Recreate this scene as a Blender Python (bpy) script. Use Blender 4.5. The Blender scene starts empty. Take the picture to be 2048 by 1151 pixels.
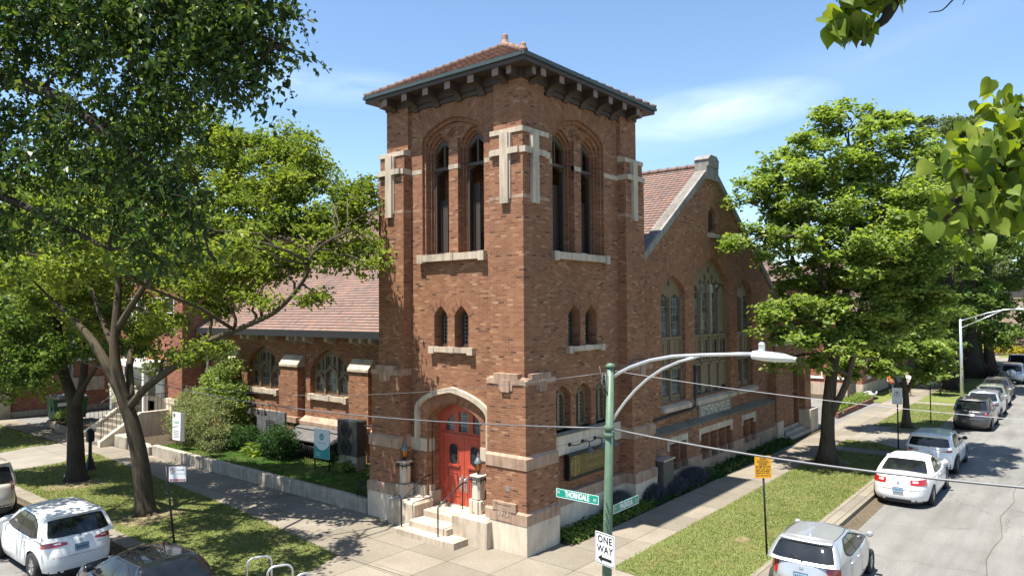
import bpy, bmesh, math, random
import numpy as np
from mathutils import Vector, Matrix
from mathutils.geometry import tessellate_polygon
rad=math.radians
scene=bpy.context.scene
COL=scene.collection
PI=math.pi

# ------------------------------------------------------------------ camera model (fitted to the street's two vanishing directions)
FL=1431.8; CW,CH=2048,1151
_yaw,_pit,_rol=rad(39.178),rad(1.584),rad(-0.39)
C_POS=np.array([-15.04,-11.80,6.60])
_f=np.array([math.cos(_yaw)*math.cos(_pit),math.sin(_yaw)*math.cos(_pit),math.sin(_pit)])
_r0=np.array([math.sin(_yaw),-math.cos(_yaw),0.]); _u0=np.cross(_r0,_f)
_r=_r0*math.cos(_rol)+_u0*math.sin(_rol); _u=_u0*math.cos(_rol)-_r0*math.sin(_rol)
def at(x,y,depth):
    """survey helper: world point seen at photo pixel (x,y) at the given depth in metres"""
    d=_f+_r*(x-CW/2)/FL+_u*(CH/2-y)/FL
    return Vector(C_POS+d*depth)
def gz(x,y,z=0.):
    d=_f+_r*(x-CW/2)/FL+_u*(CH/2-y)/FL
    return Vector(C_POS+d*((z-C_POS[2])/d[2]))

# ------------------------------------------------------------------ mesh builder
class MB:
    def __init__(s): s.v=[];s.f=[];s.uv=[];s.m=[];s.sm=[]
    def add(s,verts,faces,mat=0,uvs=None,smooth=False):
        b=len(s.v); s.v+= [tuple(p) for p in verts]
        for i,f in enumerate(faces):
            s.f.append(tuple(b+k for k in f)); s.m.append(mat); s.sm.append(smooth)
            s.uv.append(uvs[i] if uvs is not None else None)
    def quad(s,a,b,c,d,mat=0,uv=None,smooth=False): s.add([a,b,c,d],[(0,1,2,3)],mat,[uv] if uv else None,smooth)
    def poly(s,pts,mat=0,uv=None): s.add(pts,[tuple(range(len(pts)))],mat,[uv] if uv else None)
    def box(s,lo,hi,mat=0,bev=0.):
        x0,y0,z0=lo;x1,y1,z1=hi
        if bev>0:
            b=min(bev,.45*(x1-x0),.45*(y1-y0),.45*(z1-z0))
            # chamfered box
            xs=(x0,x0+b,x1-b,x1);ys=(y0,y0+b,y1-b,y1);zs=(z0,z0+b,z1-b,z1)
            P={}
            V=[];
            def vid(i,j,k):
                if (i,j,k) not in P: P[(i,j,k)]=len(V);V.append((xs[i],ys[j],zs[k]))
                return P[(i,j,k)]
            F=[]
            for e in (0,3):
                F.append([vid(e,1,1),vid(e,2,1),vid(e,2,2),vid(e,1,2)])
                F.append([vid(1,e,1),vid(2,e,1),vid(2,e,2),vid(1,e,2)])
                F.append([vid(1,1,e),vid(2,1,e),vid(2,2,e),vid(1,2,e)])
            for a in (0,3):
                for c in (0,3):
                    ai=1 if a==0 else 2; ci=1 if c==0 else 2
                    F.append([vid(a,ci,1),vid(a,ci,2),vid(ai,c,2),vid(ai,c,1)])
                    F.append([vid(a,1,ci),vid(a,2,ci),vid(ai,2,c),vid(ai,1,c)])
                    F.append([vid(1,a,ci),vid(2,a,ci),vid(2,ai,c),vid(1,ai,c)])
                    for d in (0,3):
                        di=1 if d==0 else 2
                        F.append([vid(a,ci,di),vid(ai,c,di),vid(ai,ci,d)])
            s.add(V,F,mat); return
        V=[(x0,y0,z0),(x1,y0,z0),(x1,y1,z0),(x0,y1,z0),(x0,y0,z1),(x1,y0,z1),(x1,y1,z1),(x0,y1,z1)]
        s.add(V,[(0,3,2,1),(4,5,6,7),(0,1,5,4),(1,2,6,5),(2,3,7,6),(3,0,4,7)],mat)
    def obox(s,c,ux,uy,uz,mat=0):
        """oriented box: centre c and three half-extent vectors"""
        c,ux,uy,uz=map(Vector,(c,ux,uy,uz))
        V=[c+ux*i+uy*j+uz*k for k in (-1,1) for (i,j) in ((-1,-1),(1,-1),(1,1),(-1,1))]
        s.add(V,[(0,3,2,1),(4,5,6,7),(0,1,5,4),(1,2,6,5),(2,3,7,6),(3,0,4,7)],mat)
    def tube(s,pts,r,n=8,mat=0,cap=True,smooth=True):
        pts=[Vector(p) for p in pts]; k=len(pts)
        rs=r if isinstance(r,(list,tuple)) else [r]*k
        V=[];up=Vector((0,0,1)); prev=None
        for i,p in enumerate(pts):
            t=(pts[min(i+1,k-1)]-pts[max(i-1,0)]).normalized()
            if prev is None:
                a=t.cross(up)
                if a.length<.05: a=t.cross(Vector((1,0,0)))
                a.normalize()
            else:
                a=prev-t*prev.dot(t)
                if a.length<1e-4: a=t.orthogonal()
                a.normalize()
            prev=a; b=t.cross(a)
            for j in range(n):
                q=2*PI*j/n; V.append(p+(a*math.cos(q)+b*math.sin(q))*rs[i])
        F=[];U=[]
        L=[0.]
        for i in range(1,k): L.append(L[-1]+(pts[i]-pts[i-1]).length)
        for i in range(k-1):
            for j in range(n):
                F.append((i*n+j,i*n+(j+1)%n,(i+1)*n+(j+1)%n,(i+1)*n+j))
                c=2*PI*max(rs)
                U.append([(j/n*c,L[i]),((j+1)/n*c,L[i]),((j+1)/n*c,L[i+1]),(j/n*c,L[i+1])])
        if cap:
            F.append(tuple(range(n))[::-1]);U.append(None);F.append(tuple((k-1)*n+j for j in range(n)));U.append(None)
        s.add(V,F,mat,U,smooth)
    def lathe(s,prof,c,n=16,mat=0,smooth=True):
        c=Vector(c);V=[];F=[]
        for (r,z) in prof:
            for j in range(n): V.append(c+Vector((r*math.cos(2*PI*j/n),r*math.sin(2*PI*j/n),z)))
        for i in range(len(prof)-1):
            for j in range(n): F.append((i*n+j,i*n+(j+1)%n,(i+1)*n+(j+1)%n,(i+1)*n+j))
        s.add(V,F,mat,None,smooth)
        s.add([V[(len(prof)-1)*n+j] for j in range(n)],[tuple(range(n))],mat)
        s.add([V[j] for j in range(n)],[tuple(range(n))[::-1]],mat)
    def grid(s,rows,mat=0,smooth=True,close=False):
        n=len(rows[0]);V=[p for r in rows for p in r];F=[]
        for i in range(len(rows)-1):
            for j in range(n if close else n-1):
                F.append((i*n+j,i*n+(j+1)%n,(i+1)*n+(j+1)%n,(i+1)*n+j))
        s.add(V,F,mat,None,smooth)
    def prism(s,pts,off,mat=0):
        """polygon pts (3-D, planar) extruded by the vector off"""
        pts=[Vector(p) for p in pts];off=Vector(off);n=len(pts)
        tr=tessellate_polygon([pts])
        s.add(pts,[tuple(t) for t in tr],mat); s.add([p+off for p in pts],[tuple(t)[::-1] for t in tr],mat)
        for i in range(n):
            j=(i+1)%n; s.quad(pts[i],pts[j],pts[j]+off,pts[i]+off,mat)
    def plate(s,fm,outer,holes=(),d0=0.,d1=.1,mat=0,back=True,mside=None):
        """flat slab in a face frame fm(u,v,d): outer outline with holes, from depth d0 to d1"""
        loops=[[Vector((u,v,0)) for u,v in outer]]+[[Vector((u,v,0)) for u,v in h] for h in holes]
        tr=tessellate_polygon(loops); flat=[p for l in loops for p in l]
        s.add([fm(p.x,p.y,d0) for p in flat],[tuple(t) for t in tr],mat)
        if back: s.add([fm(p.x,p.y,d1) for p in flat],[tuple(t) for t in tr],mat)
        ms=mat if mside is None else mside
        for l in loops:
            n=len(l)
            for i in range(n):
                a=l[i];b=l[(i+1)%n]
                s.quad(fm(a.x,a.y,d0),fm(b.x,b.y,d0),fm(b.x,b.y,d1),fm(a.x,a.y,d1),ms)
    def build(s,name,mats,parent=None,loc=None,label=None,cat=None,group=None,kind=None,bevel=0.):
        org=Vector((0,0,0)) if parent is None and loc is None else (Vector(loc) if loc is not None else world_loc(parent))
        V=np.array(s.v,dtype=np.float32).reshape(-1,3)
        me=bpy.data.meshes.new(name)
        nf=len(s.f); ls=np.array([len(f) for f in s.f],dtype=np.int32); tot=int(ls.sum())
        li=np.fromiter((k for f in s.f for k in f),dtype=np.int32,count=tot)
        st=np.zeros(nf,dtype=np.int32); st[1:]=np.cumsum(ls)[:-1]
        me.vertices.add(len(V)); me.vertices.foreach_set('co',(V-np.array(org,dtype=np.float32)).ravel())
        me.loops.add(tot); me.loops.foreach_set('vertex_index',li)
        me.polygons.add(nf); me.polygons.foreach_set('loop_start',st)
        me.polygons.foreach_set('material_index',np.array(s.m,dtype=np.int32))
        me.polygons.foreach_set('use_smooth',np.array(s.sm,dtype=bool))
        uv=me.uv_layers.new(name='UVMap'); U=np.zeros((tot,2),dtype=np.float32); k=0
        for i,f in enumerate(s.f):
            n=len(f)
            if s.uv[i] is not None: U[k:k+n]=s.uv[i]
            else:
                p=V[list(f)]; nn=np.zeros(3)
                for q in range(n):
                    a=p[q];b=p[(q+1)%n]; nn+=np.cross(a-p[0],b-p[0])
                an=np.abs(nn)
                if an[2]>=an[0]*1.2 and an[2]>=an[1]*1.2: U[k:k+n]=p[:,:2]
                elif an[0]>=an[1]: U[k:k+n]=p[:,1:]
                else: U[k:k+n]=p[:,[0,2]]
            k+=n
        uv.data.foreach_set('uv',U.ravel())
        if not isinstance(mats,(list,tuple)): mats=[mats]
        for m in mats: me.materials.append(m)
        me.update(calc_edges=True); me.validate()
        o=bpy.data.objects.new(name,me); COL.objects.link(o)
        if parent is not None: o.parent=parent; WL[o.name]=org if loc is None else Vector(loc); 
        else: WL[o.name]=org
        if parent is None: o.location=org
        elif loc is not None: o.location=org-world_loc(parent)
        tag(o,label,cat,group,kind)
        if bevel>0:
            mo=o.modifiers.new('bevel','BEVEL'); mo.width=bevel; mo.segments=2; mo.limit_method='ANGLE'; mo.angle_limit=rad(40)
        return o
WL={}
def world_loc(o): return WL[o.name]
def tag(o,label=None,cat=None,group=None,kind=None):
    if label: o['label']=label
    if cat: o['category']=cat
    if group: o['group']=group
    if kind: o['kind']=kind
def thing(name,label,cat,loc=(0,0,0),group=None,rz=0.):
    o=bpy.data.objects.new(name,None); COL.objects.link(o); o.location=loc; o.rotation_euler=(0,0,rz); o.empty_display_size=.2
    WL[o.name]=Vector(loc); tag(o,label,cat,group); return o
def local_thing(name,label,cat,loc,rz=0.,group=None):
    """a thing whose parts are built in local coordinates"""
    o=thing(name,label,cat,loc,group,rz); WL[o.name]=Vector((0,0,0)); return o
def dup(root,loc,rz=0.,label=None):
    r=root.copy(); COL.objects.link(r); r.location=loc; r.rotation_euler=(0,0,rz); WL[r.name]=Vector((0,0,0))
    if label: r['label']=label
    for ch in list(root.children):
        c=ch.copy(); COL.objects.link(c); c.parent=r
        for g in list(ch.children):
            d=g.copy(); COL.objects.link(d); d.parent=c
    return r
# face frames: T = walls facing Thorndale (-x), M = walls facing Magnolia (-y)
def FT(x0): return lambda u,v,d:(x0+d,u,v)
def FM(y0): return lambda u,v,d:(u,y0+d,v)
def FTb(x0): return lambda u,v,d:(x0-d,u,v)
def FMb(y0): return lambda u,v,d:(u,y0-d,v)
def frame(o,ux,uy,n):
    o,ux,uy,n=map(Vector,(o,ux,uy,n)); return lambda u,v,d:o+ux*u+uy*v+n*d
def rect(u0,v0,u1,v1): return [(u0,v0),(u1,v0),(u1,v1),(u0,v1)]
def rrect(u0,v0,u1,v1,r,n=4):
    P=[]
    for cx,cy,a in ((u1-r,v0+r,-90),(u1-r,v1-r,0),(u0+r,v1-r,90),(u0+r,v0+r,180)):
        for i in range(n+1):
            q=rad(a+90*i/n); P.append((cx+r*math.cos(q),cy+r*math.sin(q)))
    return P
def circ(cx,cy,r,n=20,ry=None): return [(cx+r*math.cos(2*PI*i/n),cy+(ry or r)*math.sin(2*PI*i/n)) for i in range(n)]
def arch_curve(cx,hw,zs,za,n=8,k=.75):
    L=[];h=za-zs
    for i in range(n+1):
        t=(1-math.cos(PI/2*i/n)) if True else i/n
        L.append((cx-hw*(1-t),zs+h*(k*math.sqrt(max(0,1-(1-t)**2))+(1-k)*t)))
    R=[(2*cx-u,v) for u,v in L[:-1]][::-1]
    return L+R
def arch(cx,hw,z0,zs,za,n=8,k=.75): return [(cx-hw,z0)]+arch_curve(cx,hw,zs,za,n,k)+[(cx+hw,z0)]

# ------------------------------------------------------------------ text
def text_mesh(txt,size,fm,u,v,mat,parent,name='lettering',d=-.004,sx=1.,align='CENTER',thick=0.003,spacing=1.,bold=0.):
    cu=bpy.data.curves.new('t','FONT'); cu.body=txt; cu.size=size; cu.align_x=align; cu.align_y='CENTER'; cu.space_character=spacing; cu.resolution_u=3
    cu.offset=bold
    ob=bpy.data.objects.new('t',cu); COL.objects.link(ob)
    dg=bpy.context.evaluated_depsgraph_get(); me=bpy.data.meshes.new_from_object(ob.evaluated_get(dg))
    bpy.data.objects.remove(ob); bpy.data.curves.remove(cu)
    mb=MB(); V=[fm(u+p.co.x*sx,v+p.co.y,d) for p in me.vertices]
    mb.add(V,[tuple(p.vertices) for p in me.polygons]); bpy.data.meshes.remove(me)
    return mb.build(name,mat,parent)

# ------------------------------------------------------------------ materials
def mat(name):
    m=bpy.data.materials.new(name); m.use_nodes=True; nt=m.node_tree; b=nt.nodes['Principled BSDF']; return m,nt,b
def N(nt,t,**k):
    n=nt.nodes.new(t)
    for a,v in k.items():
        if a in n.inputs.keys() if hasattr(n.inputs,'keys') else False: n.inputs[a].default_value=v
        else: setattr(n,a,v)
    return n
def ramp(nt,fac,stops,interp='LINEAR'):
    r=nt.nodes.new('ShaderNodeValToRGB'); e=r.color_ramp; e.interpolation=interp
    while len(e.elements)<len(stops): e.elements.new(.5)
    for el,(p,c) in zip(e.elements,stops): el.position=p; el.color=(*c,1) if len(c)==3 else c
    nt.links.new(fac,r.inputs[0]); return r.outputs[0]
def noise(nt,vec,scale,detail=4,rough=.55,dist=0.):
    n=nt.nodes.new('ShaderNodeTexNoise'); n.inputs['Scale'].default_value=scale; n.inputs['Detail'].default_value=detail; n.inputs['Roughness'].default_value=rough; n.inputs['Distortion'].default_value=dist
    if vec is not None: nt.links.new(vec,n.inputs['Vector'])
    return n.outputs['Fac']
def mix(nt,fac,a,b,blend='MIX'):
    n=nt.nodes.new('ShaderNodeMix'); n.data_type='RGBA'; n.blend_type=blend
    for s,i in ((fac,0),(a,6),(b,7)):
        if isinstance(s,(int,float)): n.inputs[i].default_value=s
        elif isinstance(s,tuple): n.inputs[i].default_value=(*s,1) if len(s)==3 else s
        else: nt.links.new(s,n.inputs[i])
    return n.outputs[2]
def mapping(nt,vec,scale=(1,1,1),rot=(0,0,0)):
    n=nt.nodes.new('ShaderNodeMapping'); n.inputs['Scale'].default_value=scale; n.inputs['Rotation'].default_value=rot; nt.links.new(vec,n.inputs['Vector']); return n.outputs[0]
def bump(nt,b,h,strength=.3,dist=.02):
    n=nt.nodes.new('ShaderNodeBump'); n.inputs['Strength'].default_value=strength; n.inputs['Distance'].default_value=dist; nt.links.new(h,n.inputs['Height']); nt.links.new(n.outputs[0],b.inputs['Normal'])
def UVc(nt): return nt.nodes.new('ShaderNodeTexCoord').outputs['UV']
def POS(nt): return nt.nodes.new('ShaderNodeNewGeometry').outputs['Position']
def setp(b,**k):
    for a,v in k.items():
        a=a.replace('_',' ')
        b.inputs[a].default_value=(*v,1) if isinstance(v,tuple) and len(v)==3 else v
def plain(name,col,rough=.6,metal=0.,var=.12,scale=6.,spec=.5,coat=0.):
    m,nt,b=mat(name); setp(b,Roughness=rough,Metallic=metal); b.inputs['Specular IOR Level'].default_value=spec
    if coat: b.inputs['Coat Weight'].default_value=coat; b.inputs['Coat Roughness'].default_value=.04
    f=noise(nt,POS(nt),scale,5); lo=tuple(c*(1-var) for c in col); hi=tuple(min(1,c*(1+var)) for c in col)
    nt.links.new(ramp(nt,f,[(.3,lo),(.7,hi)]),b.inputs['Base Color']); return m

def brick_mat(name,stops,mortar,bw=.212,rh=.0685,ms=.009,stain=.35):
    m,nt,b=mat(name); uv=UVc(nt); L=nt.links
    def bt():
        t=nt.nodes.new('ShaderNodeTexBrick'); t.offset=.5; t.inputs['Scale'].default_value=1.; t.inputs['Brick Width'].default_value=bw; t.inputs['Row Height'].default_value=rh
        t.inputs['Mortar Size'].default_value=ms; t.inputs['Mortar Smooth'].default_value=.15; t.inputs['Bias'].default_value=0.
        L.new(uv,t.inputs['Vector']); return t
    t=bt(); t.inputs['Color1'].default_value=(0,0,0,1); t.inputs['Color2'].default_value=(1,1,1,1); t.inputs['Mortar'].default_value=(.5,.5,.5,1)
    col=ramp(nt,t.outputs['Color'],stops)
    n1=noise(nt,POS(nt),.55,4); col=mix(nt,stain,col,ramp(nt,n1,[(.3,(.55,.5,.5)),(.7,(1.25,1.2,1.15))]),'MULTIPLY')
    n4=noise(nt,mapping(nt,POS(nt),(3.2,3.2,.22)),1.,5,.6); col=mix(nt,.45,col,ramp(nt,n4,[(.30,(.62,.58,.56)),(.50,(1,1,1)),(.78,(1.12,1.1,1.06))]),'MULTIPLY')
    n5=noise(nt,POS(nt),1.7,5,.65); col=mix(nt,.5,col,ramp(nt,n5,[(.34,(.74,.70,.68)),(.5,(1,1,1))]),'MULTIPLY')
    n2=noise(nt,POS(nt),30,3); col=mix(nt,.25,col,ramp(nt,n2,[(.3,(.6,.6,.6)),(.7,(1.3,1.3,1.3))]),'MULTIPLY')
    col=mix(nt,t.outputs['Fac'],col,mortar); L.new(col,b.inputs['Base Color'])
    setp(b,Roughness=.9); b.inputs['Specular IOR Level'].default_value=.2
    inv=nt.nodes.new('ShaderNodeMath'); inv.operation='SUBTRACT'; inv.inputs[0].default_value=1; L.new(t.outputs['Fac'],inv.inputs[1])
    bump(nt,b,inv.outputs[0],.5,.008); return m
BR=[(.0,(.085,.048,.038)),(.04,(.125,.064,.045)),(.07,(.200,.092,.052)),(.35,(.232,.107,.060)),(.65,(.262,.125,.070)),(.92,(.30,.150,.086)),(.98,(.37,.22,.13))]
M={}
M['brick']=brick_mat('tapestry_brick',BR,(.26,.145,.088),ms=.008)
M['redbrick']=brick_mat('red_brick',[(0,(.16,.040,.022)),(.5,(.26,.075,.038)),(1,(.33,.115,.06))],(.30,.22,.17))
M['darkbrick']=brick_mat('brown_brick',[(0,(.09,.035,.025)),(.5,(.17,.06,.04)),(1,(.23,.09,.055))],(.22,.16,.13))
M['palebrick']=brick_mat('buff_brick',[(0,(.28,.2,.13)),(.5,(.38,.29,.2)),(1,(.45,.36,.26))],(.4,.36,.3))
def stone_mat(name,c,dirt=.5,scale=1.1):
    m,nt,b=mat(name); p=POS(nt)
    n1=noise(nt,p,scale,6,.65); n2=noise(nt,mapping(nt,p,(6,6,.8)),1.2,5,.6); n3=noise(nt,p,40,3)
    col=ramp(nt,n1,[(.28,tuple(x*.62 for x in c)),(.5,c),(.75,tuple(min(.85,x*1.13) for x in c))])
    col=mix(nt,dirt,col,ramp(nt,n2,[(.32,(.45,.42,.38)),(.55,(1,1,1))]),'MULTIPLY')
    nt.links.new(col,b.inputs['Base Color']); setp(b,Roughness=.85); b.inputs['Specular IOR Level'].default_value=.25
    bump(nt,b,n3,.25,.006); return m
M['stone']=stone_mat('limestone',(.47,.39,.30),.55)
M['pinkstone']=stone_mat('weathered_limestone',(.36,.245,.175),.6)
M['palestone']=stone_mat('pale_limestone',(.58,.49,.38),.35)
M['darkstone']=stone_mat('coping_stone',(.235,.22,.195),.5)
M['ledge']=stone_mat('ledge_stone',(.17,.15,.115),.5)
M['conc']=stone_mat('retaining_concrete',(.38,.33,.26),.55,2.)
def paving_mat(name,c,tile=(1.5,1.5),joint=.012,rot=0.,stain=.5):
    m,nt,b=mat(name); p=POS(nt); L=nt.links
    t=nt.nodes.new('ShaderNodeTexBrick'); t.offset=0; t.inputs['Scale'].default_value=1; t.inputs['Brick Width'].default_value=tile[0]; t.inputs['Row Height'].default_value=tile[1]; t.inputs['Mortar Size'].default_value=joint; t.inputs['Mortar Smooth'].default_value=.3
    t.inputs['Color1'].default_value=(0,0,0,1); t.inputs['Color2'].default_value=(1,1,1,1); t.inputs['Mortar'].default_value=(.5,.5,.5,1)
    L.new(mapping(nt,p,(1,1,1),(0,0,rot)),t.inputs['Vector'])
    base=ramp(nt,t.outputs['Color'],[(0,tuple(x*.84 for x in c)),(.5,c),(1,tuple(x*1.1 for x in c))])
    n1=noise(nt,p,.8,6,.6); n2=noise(nt,p,14,5,.65)
    base=mix(nt,stain,base,ramp(nt,n1,[(.3,(.62,.6,.56)),(.62,(1.05,1.05,1.05))]),'MULTIPLY')
    base=mix(nt,.45,base,ramp(nt,n2,[(.35,(.68,.67,.65)),(.6,(1.05,1.05,1.05))]),'MULTIPLY')
    base=mix(nt,t.outputs['Fac'],base,tuple(x*.3 for x in c)); L.new(base,b.inputs['Base Color'])
    setp(b,Roughness=.9); b.inputs['Specular IOR Level'].default_value=.2; bump(nt,b,noise(nt,p,60,3),.15,.004); return m
M['walk']=paving_mat('sidewalk_concrete',(.222,.193,.150))
M['kerb']=paving_mat('kerb_concrete',(.225,.197,.155),(2.4,.29),.014)
M['apron']=paving_mat('driveway_concrete',(.225,.204,.167),(2.6,2.6))
def asphalt(name,c):
    m,nt,b=mat(name); p=POS(nt)
    n1=noise(nt,p,.35,6,.6); n2=noise(nt,p,25,4,.7); n3=noise(nt,mapping(nt,p,(.25,2.2,1)),.8,5,.6)
    col=ramp(nt,n1,[(.3,tuple(x*.78 for x in c)),(.7,tuple(x*1.12 for x in c))])
    col=mix(nt,.6,col,ramp(nt,n2,[(.3,(.6,.6,.6)),(.7,(1.2,1.2,1.2))]),'MULTIPLY')
    col=mix(nt,.45,col,ramp(nt,n3,[(.35,(.6,.58,.55)),(.55,(1,1,1))]),'MULTIPLY')
    v=nt.nodes.new('ShaderNodeTexVoronoi'); v.feature='DISTANCE_TO_EDGE'; v.inputs['Scale'].default_value=.22
    w=nt.nodes.new('ShaderNodeVectorMath'); w.operation='ADD'; nn=nt.nodes.new('ShaderNodeTexNoise'); nn.inputs['Scale'].default_value=.9; nn.inputs['Detail'].default_value=5
    nt.links.new(p,nn.inputs['Vector']); nt.links.new(p,w.inputs[0]); nt.links.new(nn.outputs['Color'],w.inputs[1]); nt.links.new(w.outputs[0],v.inputs['Vector'])
    col=mix(nt,ramp(nt,v.outputs['Distance'],[(0,(.5,.5,.5)),(.007,(0,0,0))]),col,tuple(x*.35 for x in c))
    nt.links.new(col,b.inputs['Base Color']); setp(b,Roughness=.88); b.inputs['Specular IOR Level'].default_value=.25; bump(nt,b,n2,.2,.005); return m
M['road']=asphalt('worn_asphalt',(.192,.185,.168))
M['gutter']=asphalt('silty_gutter',(.11,.085,.055))
def grass_mat(name,stops,dry=.5):
    m,nt,b=mat(name); p=POS(nt)
    n1=noise(nt,p,.55,6,.65); n2=noise(nt,p,9,5,.7); n3=noise(nt,p,2.2,5,.7,.6)
    col=ramp(nt,n2,stops)
    col=mix(nt,dry,col,ramp(nt,n1,[(.35,(.7,.75,.6)),(.6,(1.15,1.1,1.1))]),'MULTIPLY')
    col=mix(nt,ramp(nt,n3,[(.60,(0,0,0)),(.72,(.75,.75,.75))]),col,(.20,.155,.09))
    nt.links.new(col,b.inputs['Base Color']); setp(b,Roughness=.95); b.inputs['Specular IOR Level'].default_value=.1; bump(nt,b,noise(nt,p,45,4,.7),.6,.02); return m
M['grass']=grass_mat('mown_turf',[(.25,(.07,.10,.022)),(.5,(.13,.155,.044)),(.75,(.19,.195,.075))])
M['lawn']=grass_mat('lawn_turf',[(.25,(.035,.075,.012)),(.5,(.065,.13,.022)),(.75,(.10,.17,.035))],.4)  # raised lawn: greener, deeper base colour than the parkway turf
def blade_mat(name,stops,tr=.25):
    m,nt,b=mat(name); g=nt.nodes.new('ShaderNodeNewGeometry'); col=ramp(nt,g.outputs['Random Per Island'],stops)
    n1=noise(nt,POS(nt),.9,5,.65,.5); col=mix(nt,ramp(nt,n1,[(.47,(0,0,0)),(.62,(.85,.85,.85))]),col,(.27,.225,.115))
    n2=noise(nt,POS(nt),3.1,4,.6); col=mix(nt,.7,col,ramp(nt,n2,[(.3,(.5,.64,.5)),(.65,(1.2,1.12,1.05))]),'MULTIPLY')
    nt.links.new(col,b.inputs['Base Color']); setp(b,Roughness=.7); b.inputs['Specular IOR Level'].default_value=.25
    if tr:
        t=nt.nodes.new('ShaderNodeBsdfTranslucent'); nt.links.new(mix(nt,1.,col,(1.5,1.5,.7),'MULTIPLY'),t.inputs['Color']); x=nt.nodes.new('ShaderNodeMixShader'); x.inputs[0].default_value=tr
        nt.links.new(b.outputs[0],x.inputs[1]); nt.links.new(t.outputs[0],x.inputs[2]); nt.links.new(x.outputs[0],nt.nodes['Material Output'].inputs[0])
    return m
M['blades']=blade_mat('grass_blades',[(0,(.07,.10,.022)),(.4,(.13,.165,.044)),(.75,(.19,.21,.075)),(1,(.30,.27,.135))])
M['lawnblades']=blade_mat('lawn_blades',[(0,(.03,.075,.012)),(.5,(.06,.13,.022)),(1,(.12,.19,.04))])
M['soil']=plain('garden_soil',(.06,.045,.03),.95,0,.4,8.,.1)
M['dirt']=plain('bare_earth',(.34,.26,.17),.95,0,.2,5.,.1)
M['turfsoil']=plain('worn_turf_soil',(.17,.14,.075),.95,0,.35,6.,.1); M['litter']=plain('dry_leaves',(.17,.12,.06),.9,0,.4,9.,.1)
M['ground']=plain('far_ground',(.12,.12,.07),.95,0,.3,.3,.1)
def tile_mat(name,stops):
    m,nt,b=mat(name); uv=UVc(nt); L=nt.links
    t=nt.nodes.new('ShaderNodeTexBrick'); t.offset=0.; t.inputs['Scale'].default_value=1; t.inputs['Brick Width'].default_value=.22; t.inputs['Row Height'].default_value=.33; t.inputs['Mortar Size'].default_value=.012; t.inputs['Mortar Smooth'].default_value=.4
    t.inputs['Color1'].default_value=(0,0,0,1); t.inputs['Color2'].default_value=(1,1,1,1); t.inputs['Mortar'].default_value=(.5,.5,.5,1); L.new(uv,t.inputs['Vector'])
    col=ramp(nt,t.outputs['Color'],stops)
    col=mix(nt,.5,col,ramp(nt,noise(nt,POS(nt),.5,5),[(.3,(.7,.66,.66)),(.7,(1.2,1.15,1.1))]),'MULTIPLY')
    col=mix(nt,t.outputs['Fac'],col,(.05,.03,.025)); L.new(col,b.inputs['Base Color']); setp(b,Roughness=.75)
    inv=nt.nodes.new('ShaderNodeMath'); inv.operation='SUBTRACT'; inv.inputs[0].default_value=1; L.new(t.outputs['Fac'],inv.inputs[1]); bump(nt,b,inv.outputs[0],.6,.03); return m
M['tile']=tile_mat('clay_roof_tile',[(0,(.11,.085,.078)),(.08,(.155,.105,.088)),(.4,(.18,.115,.090)),(.7,(.20,.128,.10)),(.95,(.225,.125,.088))])
M['towertile']=tile_mat('weathered_tile',[(0,(.11,.065,.05)),(.3,(.20,.115,.085)),(.7,(.26,.155,.115)),(1,(.31,.19,.14))])
M['timber']=plain('brown_painted_timber',(.052,.033,.026),.6)
M['bracketend']=plain('bracket_end_paint',(.20,.125,.095),.6)
M['copper']=plain('green_gutter',(.055,.075,.068),.45,.3)
M['frame']=plain('oak_window_frame',(.175,.125,.072),.6,0,.2,9)
M['framedark']=plain('dark_window_frame',(.065,.045,.032),.6)
M['louver']=plain('belfry_louvre',(.045,.033,.026),.7)
M['white']=plain('white_paint',(.72,.71,.68),.5,0,.05)
def glass_mat(name,c,rough=.08,lead=None):
    m,nt,b=mat(name); setp(b,Roughness=rough); b.inputs['Specular IOR Level'].default_value=.6
    col=ramp(nt,noise(nt,POS(nt),3,4),[(.3,tuple(x*.6 for x in c)),(.7,tuple(x*1.4 for x in c))])
    if lead:
        t=nt.nodes.new('ShaderNodeTexBrick'); t.offset=0; t.inputs['Scale'].default_value=1; t.inputs['Brick Width'].default_value=lead[0]; t.inputs['Row Height'].default_value=lead[1]; t.inputs['Mortar Size'].default_value=.012; t.inputs['Mortar Smooth'].default_value=0
        t.inputs['Color1'].default_value=(.35,.35,.35,1); t.inputs['Color2'].default_value=(1.5,1.5,1.5,1); nt.links.new(UVc(nt),t.inputs['Vector'])
        col=mix(nt,1.,col,t.outputs['Color'],'MULTIPLY'); col=mix(nt,t.outputs['Fac'],col,(.24,.23,.20))
    nt.links.new(col,b.inputs['Base Color']); return m
M['leadglass']=glass_mat('leaded_glass',(.085,.095,.10),.2,(.24,.30))
M['smallglass']=glass_mat('gridded_glass',(.03,.028,.026),.2,(.11,.12))
M['glass']=glass_mat('dark_glass',(.03,.035,.04),.04)
M['carglass']=glass_mat('tinted_car_glass',(.010,.012,.014),.02)
M['red']=plain('red_door_paint',(.38,.062,.036),.42,0,.12,3.,.5,.15)
M['iron']=plain('black_iron',(.018,.018,.018),.45,.4)
M['steel']=plain('galvanised_steel',(.46,.47,.48),.38,.75,.12,10)
M['alu']=plain('brushed_aluminium',(.62,.63,.64),.33,.7,.06,10)
M['lamphead']=plain('street_lamp_housing',(.62,.63,.62),.5,.1,.06)
M['polegreen']=plain('green_pole_paint',(.085,.145,.09),.5,0,.15,5)
M['signgreen']=plain('sign_green',(.004,.26,.18),.45,0,.04)
M['signgreen2']=plain('faded_sign_green',(.06,.25,.15),.5,0,.04)
M['signwhite']=plain('sign_white',(.74,.74,.74),.45,0,.03)
M['signblack']=plain('sign_black',(.012,.012,.012),.5)
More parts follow.
